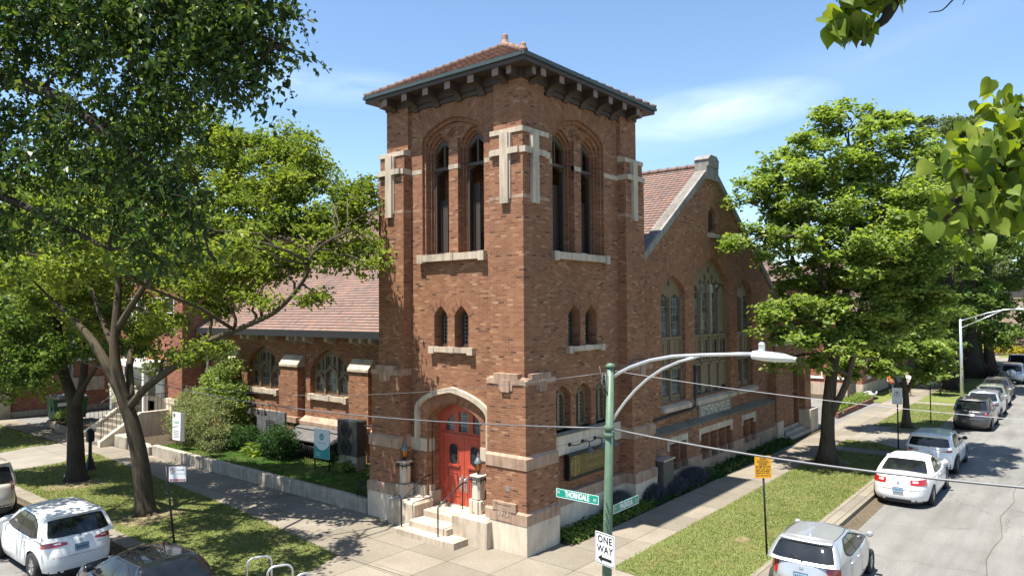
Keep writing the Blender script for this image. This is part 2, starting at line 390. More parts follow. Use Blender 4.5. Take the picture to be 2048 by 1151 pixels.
M['signred']=plain('sign_red',(.32,.035,.04),.5)
M['signyellow']=plain('sign_yellow',(.76,.36,.010),.5,0,.04)
M['signteal']=plain('sign_teal',(.02,.28,.26),.5,0,.06)
M['signgrey']=plain('sign_grey',(.20,.19,.18),.6)
M['cream']=plain('cream_lettering',(.56,.50,.38),.6)
M['bronze']=plain('bronze_board',(.14,.10,.035),.5,.4,.2,5)
M['gold']=plain('gilt_relief',(.34,.25,.10),.45,.5)
M['amber']=None
m,nt,b=mat('amber_glass'); setp(b,Roughness=.25,Base_Color=(.48,.17,.025)); M['amber']=m
M['verdigris']=plain('lantern_metal',(.16,.19,.19),.5,.4)
M['tyre']=plain('tyre_rubber',(.018,.018,.018),.85)
M['rim']=plain('alloy_rim',(.45,.45,.46),.3,.8)
M['blackplastic']=plain('black_plastic',(.02,.02,.021),.6)
def light_mat(name,c,e=0.):
    m,nt,b=mat(name); setp(b,Roughness=.12,Base_Color=c); b.inputs['Coat Weight'].default_value=.8; return m
M['tail']=light_mat('red_tail_lamp',(.36,.012,.010)); M['tailclear']=light_mat('clear_lamp',(.62,.60,.58)); M['tailamber']=light_mat('amber_lamp',(.6,.2,.03))
M['plate']=plain('licence_plate',(.20,.32,.42),.5,0,.35,60); M['platewhite']=plain('white_plate',(.7,.68,.68),.5)
def paint(name,c,metal=0.,rough=.35): return plain(name,c,rough,metal,.03,1.5,.5,.9)
M['bark']=None
def bark_mat(name,c):
    m,nt,b=mat(name); uv=UVc(nt); n=noise(nt,mapping(nt,uv,(14,2.2,1)),1.,6,.7); p=noise(nt,POS(nt),1.2,4)
    col=ramp(nt,n,[(.3,tuple(x*.45 for x in c)),(.5,c),(.7,tuple(x*1.45 for x in c))]); col=mix(nt,.5,col,ramp(nt,p,[(.3,(.6,.62,.55)),(.7,(1.2,1.15,1.1))]),'MULTIPLY')
    nt.links.new(col,b.inputs['Base Color']); setp(b,Roughness=.95); b.inputs['Specular IOR Level'].default_value=.15; bump(nt,b,n,.9,.03); return m
M['bark']=bark_mat('grey_brown_bark',(.085,.068,.048)); M['barkdark']=bark_mat('dark_bark',(.055,.045,.036)); M['barkgreen']=bark_mat('mossy_bark',(.13,.11,.065))
def leaf_mat(name,stops,tr=.35,rough=.45,trc=(1.6,1.7,.6)):
    m,nt,b=mat(name); g=nt.nodes.new('ShaderNodeNewGeometry'); r=g.outputs['Random Per Island']
    col=ramp(nt,r,stops); col=mix(nt,.55,col,ramp(nt,noise(nt,POS(nt),.7,3),[(.3,(.65,.72,.7)),(.7,(1.25,1.2,1.1))]),'MULTIPLY')
    nt.links.new(col,b.inputs['Base Color']); setp(b,Roughness=rough+.1); b.inputs['Specular IOR Level'].default_value=.22
    t=nt.nodes.new('ShaderNodeBsdfTranslucent'); nt.links.new(mix(nt,1.,col,trc,'MULTIPLY'),t.inputs['Color']); x=nt.nodes.new('ShaderNodeMixShader'); x.inputs[0].default_value=tr
    nt.links.new(b.outputs[0],x.inputs[1]); nt.links.new(t.outputs[0],x.inputs[2]); nt.links.new(x.outputs[0],nt.nodes['Material Output'].inputs[0]); return m
M['lf_elm']=leaf_mat('elm_leaves',[(0,(.028,.055,.018)),(.5,(.050,.090,.024)),(.85,(.085,.125,.03)),(1,(.17,.20,.05))],.36,.3)
M['lf_locust']=leaf_mat('locust_leaves',[(0,(.085,.12,.024)),(.5,(.155,.20,.038)),(1,(.27,.30,.07))],.40)
M['lf_maple']=leaf_mat('maple_leaves',[(0,(.095,.145,.032)),(.5,(.18,.245,.06)),(1,(.31,.35,.12))],.42)
M['lf_dark']=leaf_mat('street_tree_leaves',[(0,(.06,.10,.024)),(.5,(.11,.17,.04)),(1,(.19,.25,.07))],.36)
M['lf_grey']=leaf_mat('poplar_leaves',[(0,(.07,.10,.045)),(.5,(.12,.155,.07)),(1,(.2,.23,.12))],.3)
M['lf_catalpa']=leaf_mat('catalpa_leaves',[(0,(.08,.125,.016)),(.5,(.14,.20,.026)),(1,(.24,.28,.05))],.45,.4,(1.9,1.8,.45))
M['lf_shrub']=leaf_mat('shrub_leaves',[(0,(.11,.13,.06)),(.5,(.175,.20,.095)),(1,(.29,.29,.16))],.3)
M['lf_vine']=leaf_mat('light_leaves',[(0,(.11,.16,.045)),(.5,(.19,.25,.075)),(1,(.34,.38,.17))],.4)
M['lf_box']=leaf_mat('dark_shrub_leaves',[(0,(.02,.05,.014)),(.5,(.035,.08,.02)),(1,(.07,.13,.04))],.25)
M['lavender']=leaf_mat('lavender_stems',[(0,(.06,.055,.085)),(.4,(.07,.09,.06)),(.7,(.085,.07,.12)),(1,(.14,.13,.17))],.15,.8,(1.2,1.2,1.2))
M['blossom']=leaf_mat('white_blossom',[(0,(.5,.52,.36)),(.5,(.68,.66,.52)),(1,(.75,.72,.62))],.3,.7,(1,1,.9))
M['yellowfl']=leaf_mat('yellow_flowers',[(0,(.12,.17,.03)),(.5,(.25,.27,.04)),(.75,(.7,.5,.02)),(1,(.75,.42,.02))],.25,.7,(1.2,1.1,.5))
M['purplefl']=leaf_mat('purple_foliage',[(0,(.10,.05,.06)),(.5,(.16,.09,.10)),(1,(.2,.16,.12))],.25,.7,(1.2,1,1))
M['skin']=plain('skin',(.42,.26,.19),.6,0,.05); M['orange']=plain('orange_cloth',(.62,.13,.02),.8); M['darkcloth']=plain('dark_cloth',(.02,.02,.024),.85); M['whitecloth']=plain('white_cloth',(.68,.67,.64),.85); M['hair']=plain('dark_hair',(.03,.02,.014),.7)
M['dumpster']=plain('dumpster_green',(.035,.11,.055),.5,0,.25,4); M['greyplastic']=plain('grey_lid',(.15,.155,.16),.6)
M['wood']=plain('planter_wood',(.22,.17,.12),.8,0,.3,8)
M['acdark']=plain('dark_unit_casing',(.075,.072,.065),.55,.2,.15); M['acgrey']=plain('grey_unit_casing',(.16,.155,.14),.55,.2,.15); M['tarp']=plain('faded_awning',(.095,.088,.085),.7,0,.25,3)
M['slate']=plain('slate_board',(.10,.10,.10),.8,0,.3,4)
M['wire']=plain('power_cable',(.13,.13,.135),.5,.3); M['wirelight']=plain('bare_cable',(.30,.30,.31),.6,.2)
# =================================================================== the church
WY,WX=6.515,7.284; W0=.58; TOPZ=13.05
church=thing('church','tall brown brick corner church with square belfry tower, red double doors and red tiled roofs','church',(3.6,3.3,0))
B_,S_,P_=0,1,2
def fan(mb,fm,curve,c,box,d,m=0):
    """radial brick courses spreading from an arch to a rectangle"""
    u0,v0,u1,v1=box
    def outp(u,v):
        du,dv=u-c[0],v-c[1]; t=1e9
        if du>1e-6: t=min(t,(u1-c[0])/du)
        if du<-1e-6: t=min(t,(u0-c[0])/du)
        if dv>1e-6: t=min(t,(v1-c[1])/dv)
        return c[0]+du*t,c[1]+dv*t
    L=0
    for (a,b) in zip(curve[:-1],curve[1:]):
        oa,ob=outp(*a),outp(*b); l=math.dist(a,b)*1.9
        # brick length runs radially
        ra,rb=math.dist(a,oa),math.dist(b,ob)
        mb.add([fm(*a,d),fm(*oa,d),fm(*ob,d),fm(*b,d)],[(0,1,2,3)],m,[[(0,L),(ra,L),(rb,L+l),(0,L+l)]]); L+=l
def ring(mb,fm,ci,co,d0,d1,m=0,ub=None):
    """moulding between two equally long curves, d0 front to d1 back"""
    L=0
    for i in range(len(ci)-1):
        a,b,c,d=ci[i],ci[i+1],co[i+1],co[i]; l=math.dist(d,c)
        u=[(0,L),(math.dist(a,d),L),(math.dist(b,c),L+l),(0,L+l)] if ub else None
        mb.add([fm(*a,d0),fm(*d,d0),fm(*c,d0),fm(*b,d0)],[(0,1,2,3)],m,[u] if u else None)
        mb.quad(fm(*a,d0),fm(*b,d0),fm(*b,d1),fm(*a,d1),m); mb.quad(fm(*d,d0),fm(*c,d0),fm(*c,d1),fm(*d,d1),m); L+=l
    for i in (0,-1): mb.quad(fm(*ci[i],d0),fm(*co[i],d0),fm(*co[i],d1),fm(*ci[i],d1),m)
# ---- tower walls
tw=MB()
def face(fm,u0,u1,bc,bhw,lan,small,other_holes_A,other_holes_B,back=False):
    """one side of the tower: bc/bhw big belfry arch, lan [(c,hw)] lancets, small [(c,hw)] small lancet openings"""
    out=rect(u0,0,u1,TOPZ)
    big=arch(bc,bhw,8.25,11.80,12.42,10)
    sm=[arch(c,h,5.42,6.35,6.68,5,.35) for c,h in small]
    l1=[arch(c,h,8.25,11.50,12.05,8) for c,h in lan]
    l2=[arch(c,h-.05,8.25,11.44,11.95,8) for c,h in lan]
    l3=[arch(c,h-.09,8.25,11.40,11.87,8) for c,h in lan]
    if back:
        tw.plate(fm,out,[arch(c,h,9.3,10.9,11.3,6) for c,h in lan],0,.55); return
    ringhw=bhw-.075
    mid=arch(bc,ringhw,8.25,11.74,12.30,10)
    tw.plate(fm,out,[big]+sm+other_holes_A,0,.09,back=False)
    tw.plate(fm,rect(u0+.01,.01,u1-.01,TOPZ-.01),[mid]+sm+other_holes_A,.09,.18,back=False)
    tw.plate(fm,rect(u0+.02,.02,u1-.02,TOPZ-.02),l1+sm+other_holes_B,.18,.27,back=False)
    tw.plate(fm,rect(u0+.03,.03,u1-.03,TOPZ-.03),l2+sm+other_holes_B,.27,.36,back=False)
    tw.plate(fm,rect(u0+.04,.04,u1-.04,TOPZ-.04),l3+sm+other_holes_B,.36,.55)
    fan(tw,fm,arch_curve(bc,bhw,11.80,12.42,10)[1:-1],(bc,11.2),(u0+.9,11.8,u1-.9,TOPZ-.12),-.004)
    ring(tw,fm,arch_curve(bc,ringhw,11.74,12.30,10),arch_curve(bc,bhw-.005,11.79,12.41,10),.085,.10,0,True)
    for js,(c,h) in enumerate(small):
        cu=arch_curve(c,h,6.35,6.68,5,.35); co=[(c+(u-c)*1.75,6.35+(v-6.35)*1.75+.10) for u,v in cu]
        ring(tw,fm,cu,co,-.003-.004*js,.02,0,True)
    cm=(lan[0][0]+lan[1][0])/2
    hm=(abs(lan[1][0]-lan[0][0])-lan[0][1]-lan[1][1])/2
    # brick pier between the lancets and raised chevron in the spandrel
    a=fm(cm-hm+.01,8.25,.06);b=fm(cm+hm-.01,11.75,.30)
    tw.box([min(p,q) for p,q in zip(a,b)],[max(p,q) for p,q in zip(a,b)])
    for k in range(3):
        cu=arch_curve(cm,.16+.09*k,11.86+.02*k,12.0+.07*k,4); co=[(cm+(u-cm)*1.0,v+.035) for u,v in cu]
        ring(tw,fm,cu,co,.13+.01*k,.2)
portalA=arch(3.25,1.10,.3,3.2,3.75,10,.72); portalB=arch(3.25,1.06,.3,3.17,3.70,10,.72)
lowM=[arch(c,.43,2.92,3.95,4.28,6,.5) for c in (2.5,3.63,4.76)]
SMT=[(3.75,.285),(2.885,.285)]; SMM=[(3.16,.33),(4.10,.33)]
face(FT(W0),.6,5.92,3.25,1.29,[(3.95,.50),(2.55,.50)],SMT,[portalA],[portalB])
face(FM(W0+.001),.6,6.70,3.50,1.42,[(4.25,.55),(2.75,.55)],SMM,lowM,lowM)
face(FTb(WX-W0),.6,5.92,3.25,1.29,[(4.02,.30),(2.72,.30)],[],[],[],True)
face(FMb(WY-W0-.001),.6,6.70,3.60,1.42,[(4.25,.28),(2.75,.28)],[],[],[],True)
tw.box((.9,.9,7.9),(6.4,5.6,8.2)); tw.box((.75,.75,12.86),(6.5,5.7,13.02),1)
tw.build('wall',[M['brick'],M['timber']],church)
# ---- corner buttresses
def pier(xr,yr,sx,sy):
    """xr,yr inner ranges; sx,sy = sides on which the pier steps (-1 toward low, 1 toward high)"""
    mb=MB()
    def seg(z0,z1,d,m):
        x0=d if sx<0 else WX-1.5; x1=1.5 if sx<0 else WX-d
        y0=d if sy<0 else WY-1.45; y1=1.47 if sy<0 else WY-d
        mb.box((x0,y0,z0),(x1,y1,z1),m)
    def slope(z0,z1,d0,d1,m):
        def c(d,z):
            x0=d if sx<0 else WX-1.5; x1=1.5 if sx<0 else WX-d
            y0=d if sy<0 else WY-1.45; y1=1.47 if sy<0 else WY-d
            return [(x0,y0,z),(x1,y0,z),(x1,y1,z),(x0,y1,z)]
        a=c(d0,z0);b=c(d1,z1)
        for i in range(4): mb.quad(a[i],a[(i+1)%4],b[(i+1)%4],b[i],m)
        mb.poly(b,m)
    seg(-.3,.80,0,2); seg(.80,1.08,-.012,1); slope(1.08,1.13,-.012,.05,1)
    seg(1.13,2.25,.05,0); seg(2.25,2.55,.025,1); slope(2.55,2.62,.025,.10,1)
    seg(2.62,4.50,.10,0); seg(4.50,4.62,.085,1); slope(4.62,4.70,.085,.26,1)
    seg(4.70,9.62,.26,0); seg(9.62,9.72,.256,1); seg(9.72,10.86,.26,0); seg(10.86,11.03,.235,3); seg(11.03,11.46,.30,0)
    seg(11.46,11.60,.27,3); slope(11.60,11.66,.27,.45,3); seg(11.66,13.05,.45,0)
    return mb.build('buttress',[M['brick'],M['pinkstone'],M['palestone'],M['stone']],church)
pier(0,0,-1,-1); pier(0,0,-1,1); pier(0,0,1,-1); pier(0,0,1,1)
# ---- stone bands, plinth and sills of the tower
def stpiece(name,lo,hi,m): mb=MB(); mb.box(lo,hi); mb.build(name,M[m],church)
def bandT(u0,u1,z0,z1,d,m,dep=.12,name='stone_band'): stpiece(name,(W0+d,u0,z0),(W0+d+dep,u1,z1),m)
def bandM(u0,u1,z0,z1,d,m,dep=.12,name='stone_band'): stpiece(name,(u0,W0+d,z0),(u1,W0+d+dep,z1),m)
for (a,b) in ((4.56,5.1),(3.05,3.45),(1.45,1.94)): bandT(a,b,10.83,10.97,-.006 if b!=3.45 else .053,'stone')
for (a,b) in ((1.48,2.06),(3.31,3.69),(4.94,5.78)): bandM(a,b,10.84,10.98,-.006 if a!=3.31 else .053,'stone')
bandM(1.49,5.80,-.3,.80,-.16,'palestone',.3,'plinth'); bandM(1.49,5.80,.80,1.13,-.18,'pinkstone',.32,'plinth_cap')
bandT(4.36,5.08,-.3,1.13,-.10,'stone',.3,'plinth'); bandT(1.44,2.14,-.3,1.13,-.10,'stone',.3,'plinth')
bandT(4.36,5.08,2.18,2.56,-.03,'stone',.2); bandT(1.44,2.14,2.18,2.56,-.03,'stone',.2)
for k in range(2): bandM(1.49,5.80,2.24+.29*k,2.52+.29*k,-.045+.002*k,'palestone',.2,'stone_panel')
# ---- cross-shaped carved stones and stepped stones on the buttress faces
def cross(fm):
    mb=MB()
    P=[(-.145,9.50),(.145,9.50),(.145,10.86),(.50,10.86),(.50,11.03),(.145,11.03),(.145,11.47),(-.145,11.47),(-.145,11.03),(-.50,11.03),(-.50,10.86),(-.145,10.86)]
    mb.plate(fm,P,[],-.10,.06,0)
    mb.plate(fm,rect(.145,11.03,.20,11.46),[],-.05,.06,0); mb.plate(fm,rect(.145,9.62,.19,10.86),[],-.04,.06,0)
    mb.build('stone_cross',M['stone'],church)
cross(lambda u,v,d:(.26+d,.87-u,v)); cross(lambda u,v,d:(.26+d,5.68-u,v))
cross(lambda u,v,d:(.74+u,.26+d,v)); cross(lambda u,v,d:(6.30+u,.26+d,v))
def tstone(fm):
    mb=MB()
    mb.plate(fm,[(-.62,4.52),(-.24,4.50),(-.24,4.34),(.24,4.34),(.24,4.50),(.62,4.52),(.62,4.66),(.43,4.66),(.43,4.80),(-.43,4.80),(-.43,4.66),(-.62,4.66)],[],-.012,.2,0)
    mb.plate(fm,rect(-.15,4.30,.15,4.63),[],-.05,.0,0)
    mb.build('carved_stone',M['pinkstone'],church)
tstone(lambda u,v,d:(.085+d,.78-u,v)); tstone(lambda u,v,d:(.085+d,5.78-u,v)); tstone(lambda u,v,d:(.80+u,.085+d,v)); tstone(lambda u,v,d:(6.45+u,.085+d,v))
mb=MB(); fm=lambda u,v,d:(d,-u,v)
mb.plate(fm,[(-1.18,1.10),(-.36,1.10),(-.36,1.33),(-1.18,1.33)],[rect(-1.08,.98+.13,-.52,1.27)],-.03,.2); mb.plate(fm,rect(-1.08,.82,-.52,1.27),[],-.02,.2)
ds=mb.build('date_stone',M['pinkstone'],church)
text_mesh('1913',.20,fm,-.80,1.03,M['stone'],ds,'numerals',-.03,bold=.006)
mb=MB(); mb.box((.04,.62,1.62),(.07,.76,1.76)); mb.build('vent_plate',M['signgrey'],church)
# ---- windows of the tower
def sill(fm,u0,u1,z0,z1,parent,proj=.14,blocks=True,m='stone'):
    mb=MB(); mb.plate(fm,rect(u0+(.22 if blocks else 0),z0+(.05 if blocks else 0),u1-(.22 if blocks else 0),z1),[],-proj,.12)
    if blocks:
        for a in (u0,u1-.22,(u0+u1)/2-.16): mb.plate(fm,rect(a,z0 if a!=(u0+u1)/2-.16 else z0+.045,a+(.22 if a!=(u0+u1)/2-.16 else .32),z1+.015),[],-proj-.02,.12)
    return mb.build('sill',M[m],parent)
def belfry(fm,lan,sl):
    for i,(c,h) in enumerate(lan):
        hh=h-.09; mb=MB(); o=arch(c,hh+.03,8.22,11.40,11.88,8)
        low=arch(c,hh-.05,8.34,10.72,10.92,6); u1=[(c-hh+.06,11.02),(c-.03,11.02),(c-.03,11.72),(c-hh+.06,11.45)]; u2=[(2*c-a,b) for a,b in u1]
        mb.plate(fm,o,[low,u1,u2],.40,.50)
        for s in (-1,1): mb.plate(fm,rect(c+s*(hh-.09)-.03,8.3,c+s*(hh-.09)+.03,10.75),[],.34,.40)
        mb.plate(fm,rect(c-hh,10.90,c+hh,10.98),[],.32,.42)
        w=mb.build('belfry_window',M['framedark'],church)
        lv=MB()
        a=fm(c+hh-.06,8.3,.50); 
        lv.plate(fm,rect(c+.02,8.3,c+hh-.02,10.0),[],.56,.60) if i==0 else lv.plate(fm,rect(c+.06,8.3,c+hh-.02,10.4),[],.56,.60)
        lv.build('louvre',M['louver'],w)
        if i==0: sill(fm,*sl,7.99,8.25,w)
belfry(FT(W0),[(3.95,.50),(2.55,.50)],(1.86,4.64)); belfry(FM(W0),[(4.25,.55),(2.75,.55)],(1.96,5.04))
def small_window(fm,c,h,first,sl):
    mb=MB(); mb.plate(fm,arch(c,h+.02,5.40,6.35,6.69,5,.35),[arch(c,h-.06,5.5,6.3,6.58,5,.35)],.30,.36)
    mb.plate(fm,rect(c-.02,5.45,c+.02,6.6),[],.29,.35)
    w=mb.build('small_window',M['framedark'],church)
    g=MB(); g.plate(fm,arch(c,h-.03,5.45,6.33,6.64,5,.35),[],.37,.39); g.build('pane',M['smallglass'],w)
    if first: sill(fm,*sl,5.22,5.42,w,.12)
for i,(c,h) in enumerate(SMT): small_window(FT(W0),c,h,i==0,(2.34,4.17))
for i,(c,h) in enumerate(SMM): small_window(FM(W0),c,h,i==0,(2.70,4.72))
for i,c in enumerate((2.5,3.63,4.76)):
    fm=FM(W0); mb=MB(); hs=[arch(c+s*.2,.15,3.0,3.8,3.98,5) for s in (-1,1)]+[[(c,4.0),(c+.1,4.09),(c,4.18),(c-.1,4.09)]]
    mb.plate(fm,arch(c,.45,2.9,3.95,4.29,6,.5),hs,.22,.30); mb.plate(fm,rect(c-.045,2.95,c+.045,3.95),[],.17,.24)
    w=mb.build('lattice_window',M['frame'],church)
    g=MB(); g.plate(fm,rect(c-.4,2.95,c+.4,4.2),[],.31,.33); g.build('pane',M['smallglass'],w)
    if i==0:
        mb=MB(); mb.plate(fm,rect(1.95,2.82,5.3,2.92),[],-.10,.2); mb.build('sill',M['slate'],w)
# ---- portal
pt=MB(); fm=FT(W0)
co=[(3.25-1.55,2.56)]+arch_curve(3.25,1.55,3.48,4.24,12,.7)+[(3.25+1.55,2.56)]; ci=[(3.25-1.41,2.56)]+arch_curve(3.25,1.41,3.44,4.08,12,.7)+[(3.25+1.41,2.56)]
ring(pt,fm,ci,co,-.13,.05,1)
c2=arch_curve(3.25,1.40,3.44,4.07,12,.7); c1=arch_curve(3.25,1.10,3.2,3.75,12,.72)
ring(pt,fm,c1,c2,-.012,.02,0,True)
for k,(h,dd) in enumerate(((1.095,.10),(1.075,.21))):     # slender shafts in the reveal
    for s in (-1,1): pt.box((W0+dd-.03,3.25+s*h-(.05 if s>0 else 0),1.13),(W0+dd+.03,3.25+s*h+(.05 if s<0 else 0),3.1),0)
for k,(h,dd) in enumerate(((1.095,.10),(1.075,.21))):
    for s in (-1,1): pt.box((W0+dd-.034,3.25+s*h-(.055 if s>0 else 0),2.18),(W0+dd+.034,3.25+s*h+(.055 if s<0 else 0),2.56),1); pt.box((W0+dd-.04,3.25+s*h-(.06 if s>0 else 0),.5),(W0+dd+.04,3.25+s*h+(.06 if s<0 else 0),1.14),1)
pt.box((W0+.05,4.22,.4),(W0+.5,4.40,.95),1)
pt.build('portal_arch',[M['brick'],M['stone']],church)
def FD(u,v,d): return (1.04+d,u,v)
mb=MB(); hs=[rect(2.37,.56,4.13,2.66)]
tr=arch(3.25,.86,2.80,3.1,3.56,8,.72)
# transom lights with sloping tops
hs+=[[(2.50,2.82),(2.86,2.82),(2.86,3.38),(2.72,3.30),(2.5,3.05)],rect(3.05,2.82,3.45,3.42),[(4.0,2.82),(3.64,2.82),(3.64,3.38),(3.78,3.30),(4.0,3.05)]]
mb.plate(FD,arch(3.25,1.06,.52,3.17,3.70,10,.72),hs,0,.12); mb.plate(FD,rect(2.34,2.66,4.16,2.74),[],-.05,.02)
df=mb.build('door_frame',M['red'],church)
g=MB(); g.plate(FD,rect(2.45,2.8,4.05,3.45),[],.05,.07); g.build('pane',M['leadglass'],df)
for s in (-1,1):
    c=3.25+s*.44; mb=MB(); lite=rrect(c-.18,1.80,c+.18,2.42,.13)
    mb.plate(FD,rect(c-.434,.565,c+.434,2.65),[lite],.03,.09)
    ring(mb,FD,lite+[lite[0]],[(c+(u-c)*1.16,2.11+(v-2.11)*1.1) for u,v in lite+[lite[0]]],.012,.04)
    mb.plate(FD,rect(c-.27,1.74,c+.27,1.80),[],-.02,.04)
    mb.plate(FD,rect(c-.27,.84,c+.27,1.66),[rect(c-.24,.87,c+.24,1.63)],.015,.04)
    mb.plate(FD,rect(c-.17,.95,c+.17,1.55),[rect(c-.15,.97,c+.15,1.53)],.02,.04)
    d=mb.build('door',M['red'],church)
    g=MB(); g.plate(FD,lite,[],.05,.06); g.build('pane',M['glass'],d)
    h=MB(); hc=3.25+s*.10
    h.tube([FD(hc,1.42,.03),FD(hc,1.42,-.05),FD(hc,1.22,-.07),FD(hc,1.62,-.07) if False else FD(hc,1.05,-.05),FD(hc,1.05,.03)],.018,6); h.plate(FD,rrect(hc-.04,.98,hc+.04,1.50,.03),[],.022,.035); h.build('handle',M['steel'],d)
mb=MB(); mb.box((.95,2.30,.50),(1.06,4.20,.575)); mb.build('threshold',M['palestone'],church)
# ---- tower eaves and roof
ev=MB(); EO=-.08
ev.box((EO+.04,EO+.04,13.28),(WX-EO-.04,WY-EO-.04,13.42),0)          # boarded soffit and fascia
ev.box((.42,.42,13.0),(WX-.42,WY-.42,13.30),0)
ev.box((.50,.50,12.86),(WX-.50,WY-.50,13.02),0)
for (a,b) in (((EO-.02,EO-.02),(WX-EO+.02,EO+.06)),((EO-.02,WY-EO-.06),(WX-EO+.02,WY-EO+.02)),((EO-.02,EO+.06),(EO+.06,WY-EO-.06)),((WX-EO-.06,EO+.06),(WX-EO+.02,WY-EO-.06))):
    ev.box((*a,13.40),(*b,13.50),1)
ev.build('eaves',[M['timber'],M['copper']],church)
def bracket(fm,u,w=.12,reach=.02,deep=.58):
    mb=MB(); P=[(reach,13.29),(reach,13.06),(.20,13.05),(.30,13.02),(.40,12.96),(.47,12.88),(.50,12.80),(deep,12.80),(deep,13.29)]
    a=[fm(u-w,z,d) for d,z in P]; off=Vector(fm(u+w,0,0))-Vector(fm(u-w,0,0)); mb.prism(a,off,0)
    mb.plate(fm,rect(u-w+.004,13.065,u+w-.004,13.285),[],reach-.006,reach+.01,1)
    return mb.build('bracket',[M['timber'],M['bracketend']],church)
for u in (1.03,1.96,2.89,3.82,4.76,5.68): bracket(FT(0),u)
for u in (.92,1.81,2.71,3.61,4.50,5.37,6.27): bracket(FM(0),u)
for u in (.62,5.95): bracket(FT(.12),u,.09,.0,.46)
for u in (.62,6.62): bracket(FM(.12),u,.09,.0,.46)
def courses(mb,P,nrow,lift=.035,m=0,stagger=0):
    """tiled slope: P(s,t)->point, t 0 at the eave to 1 at the top, s 0..1 along; rows overlap downward"""
    for k in range(nrow):
        t0,t1=k/nrow,(k+1)/nrow
        a,b,c,d=(Vector(P(0,t0)),Vector(P(1,t0)),Vector(P(1,t1)),Vector(P(0,t1)))
        n=(Vector(P(1,0))-Vector(P(0,0))).cross(Vector(P(.5,1))-Vector(P(.5,0))).normalized()
        if n.z<0: n=-n
        e=(Vector(P(1,0))-Vector(P(0,0))).normalized(); o=Vector(P(0,0))
        al,bl=a+n*lift,b+n*lift
        sl=(c-b).length if (c-d).length<1e-3 else abs(((d-a)-e*((d-a).dot(e))).length)
        uv=[((a-o).dot(e),k*.33+.015),((b-o).dot(e),k*.33+.015),((c-o).dot(e),k*.33+.315),((d-o).dot(e),k*.33+.315)]
        mb.add([al,bl,c+n*.004,d+n*.004],[(0,1,2,3)],m,[uv]); mb.quad(a,b,bl,al,m,[((a-o).dot(e),k*.33+.01),((b-o).dot(e),k*.33+.01),((b-o).dot(e),k*.33+.02),((a-o).dot(e),k*.33+.02)])
rf=MB(); E0=-.06; ZE,ZR=13.50,15.33; RX0,RX1,RYc=3.15,4.13,WY/2
c00,c10,c11,c01=(E0,E0,ZE),(WX-E0,E0,ZE),(WX-E0,WY-E0,ZE),(E0,WY-E0,ZE); r0,r1=(RX0,RYc,ZR),(RX1,RYc,ZR)
def bil(a,b,c,d):
    a,b,c,d=map(Vector,(a,b,c,d)); return lambda s,t:(a.lerp(b,s)).lerp(d.lerp(c,s),t)
for q in ((c00,c01,r0,r0),(c10,c00,r0,r1),(c11,c10,r1,r1),(c01,c11,r1,r0)): courses(rf,bil(*q),15,.035)
def hipcaps(mb,a,b,n,r=.10,m=0):
    a,b=Vector(a),Vector(b)
    for k in range(n):
        p=a.lerp(b,k/n);q=a.lerp(b,(k+1.15)/n); mb.tube([p+Vector((0,0,.01)),q],[r*1.12,r*.85],8,m)
for a,b in ((c00,r0),(c01,r0),(c10,r1),(c11,r1)): hipcaps(rf,a,b,18)
hipcaps(rf,r0,r1,4)
tr_=rf.build('tower_roof',M['towertile'],church)
for p in (r0,r1):
    f=MB(); f.lathe([(.17,-.04),(.17,.05),(.13,.11),(.10,.28),(.105,.33),(.07,.37),(.03,.39)],p,14); f.build('finial',M['towertile'],tr_)

# ---- nave
XC=13.35; SL=.70; ZA=12.62
nv=MB(); fm=FM(.60); YB=24.6
xl,xr=6.9,23.5; zl=ZA-SL*(XC-xl); zr=ZA-SL*(xr-XC)
W1=arch(9.84,.98,3.02,7.10,7.78,8,.6); W2=arch(13.45,1.78,3.02,7.35,8.65,10,.62); W3=arch(16.95,.90,3.02,7.15,7.82,8,.6); VT=arch(13.5,.40,9.65,10.35,10.75,6)
nv.plate(fm,[(xl,0),(xr,0),(xr,zr),(XC,ZA),(xl,zl)],[W1,W2,W3,VT],0,.32)
for iw,(c,h,zs,za,k) in enumerate(((9.84,.98,7.10,7.78,.6),(13.45,1.78,7.35,8.65,.62),(16.95,.90,7.15,7.82,.6))):
    cu=arch_curve(c,h,zs,za,8,k); co=[(c+(u-c)*1.4,zs+(v-zs)*1.7+.22) for u,v in cu]; ring(nv,fm,cu,co,-.004-.005*(iw%2),.02,0,True)
# lower projecting wall with basement openings
ho=[]
for a,b in ((8.79,9.58),(9.62,10.22),(11.45,12.2),(12.28,13.03),(13.12,13.85),(13.93,14.56),(15.78,16.52),(16.6,17.26)): ho.append(rect(a,.62,b,1.60))
nv.plate(FM(.30),rect(7.0,.85,20.0,2.03),[rect(a[0][0],.85001 if False else .86,a[2][0],1.6) for a in ho],0,.32)
# side walls and aisle wall with openings
AW=[arch(c,1.34,2.84,3.72,4.86,10,.72) for c in (9.2,14.12,19.28)]
nv.plate(FT(4.1),rect(5.9,0,24.6,5.35),AW,0,.4)
nv.box((22.9,.9,0),(23.4,24.6,5.5)); 
nv.build('nave_wall',M['brick'],church)
ns=MB()
ns.prism([(7.0,.285,1.98),(7.0,.265,2.05),(7.0,.602,2.20),(7.0,.602,1.98)],(13.0,0,0),1)
for (a,b) in ((8.6,10.29),(11.28,14.6),(15.6,17.28)):
    ns.box((a,.285,1.60),(b,.36,1.84),0); ns.box((a-.0,.284,1.38),(a+.17,.36,1.60),0); ns.box((b-.17 if b!=10.29 else b-.09,.284,1.38),(b,.36,1.60),0)
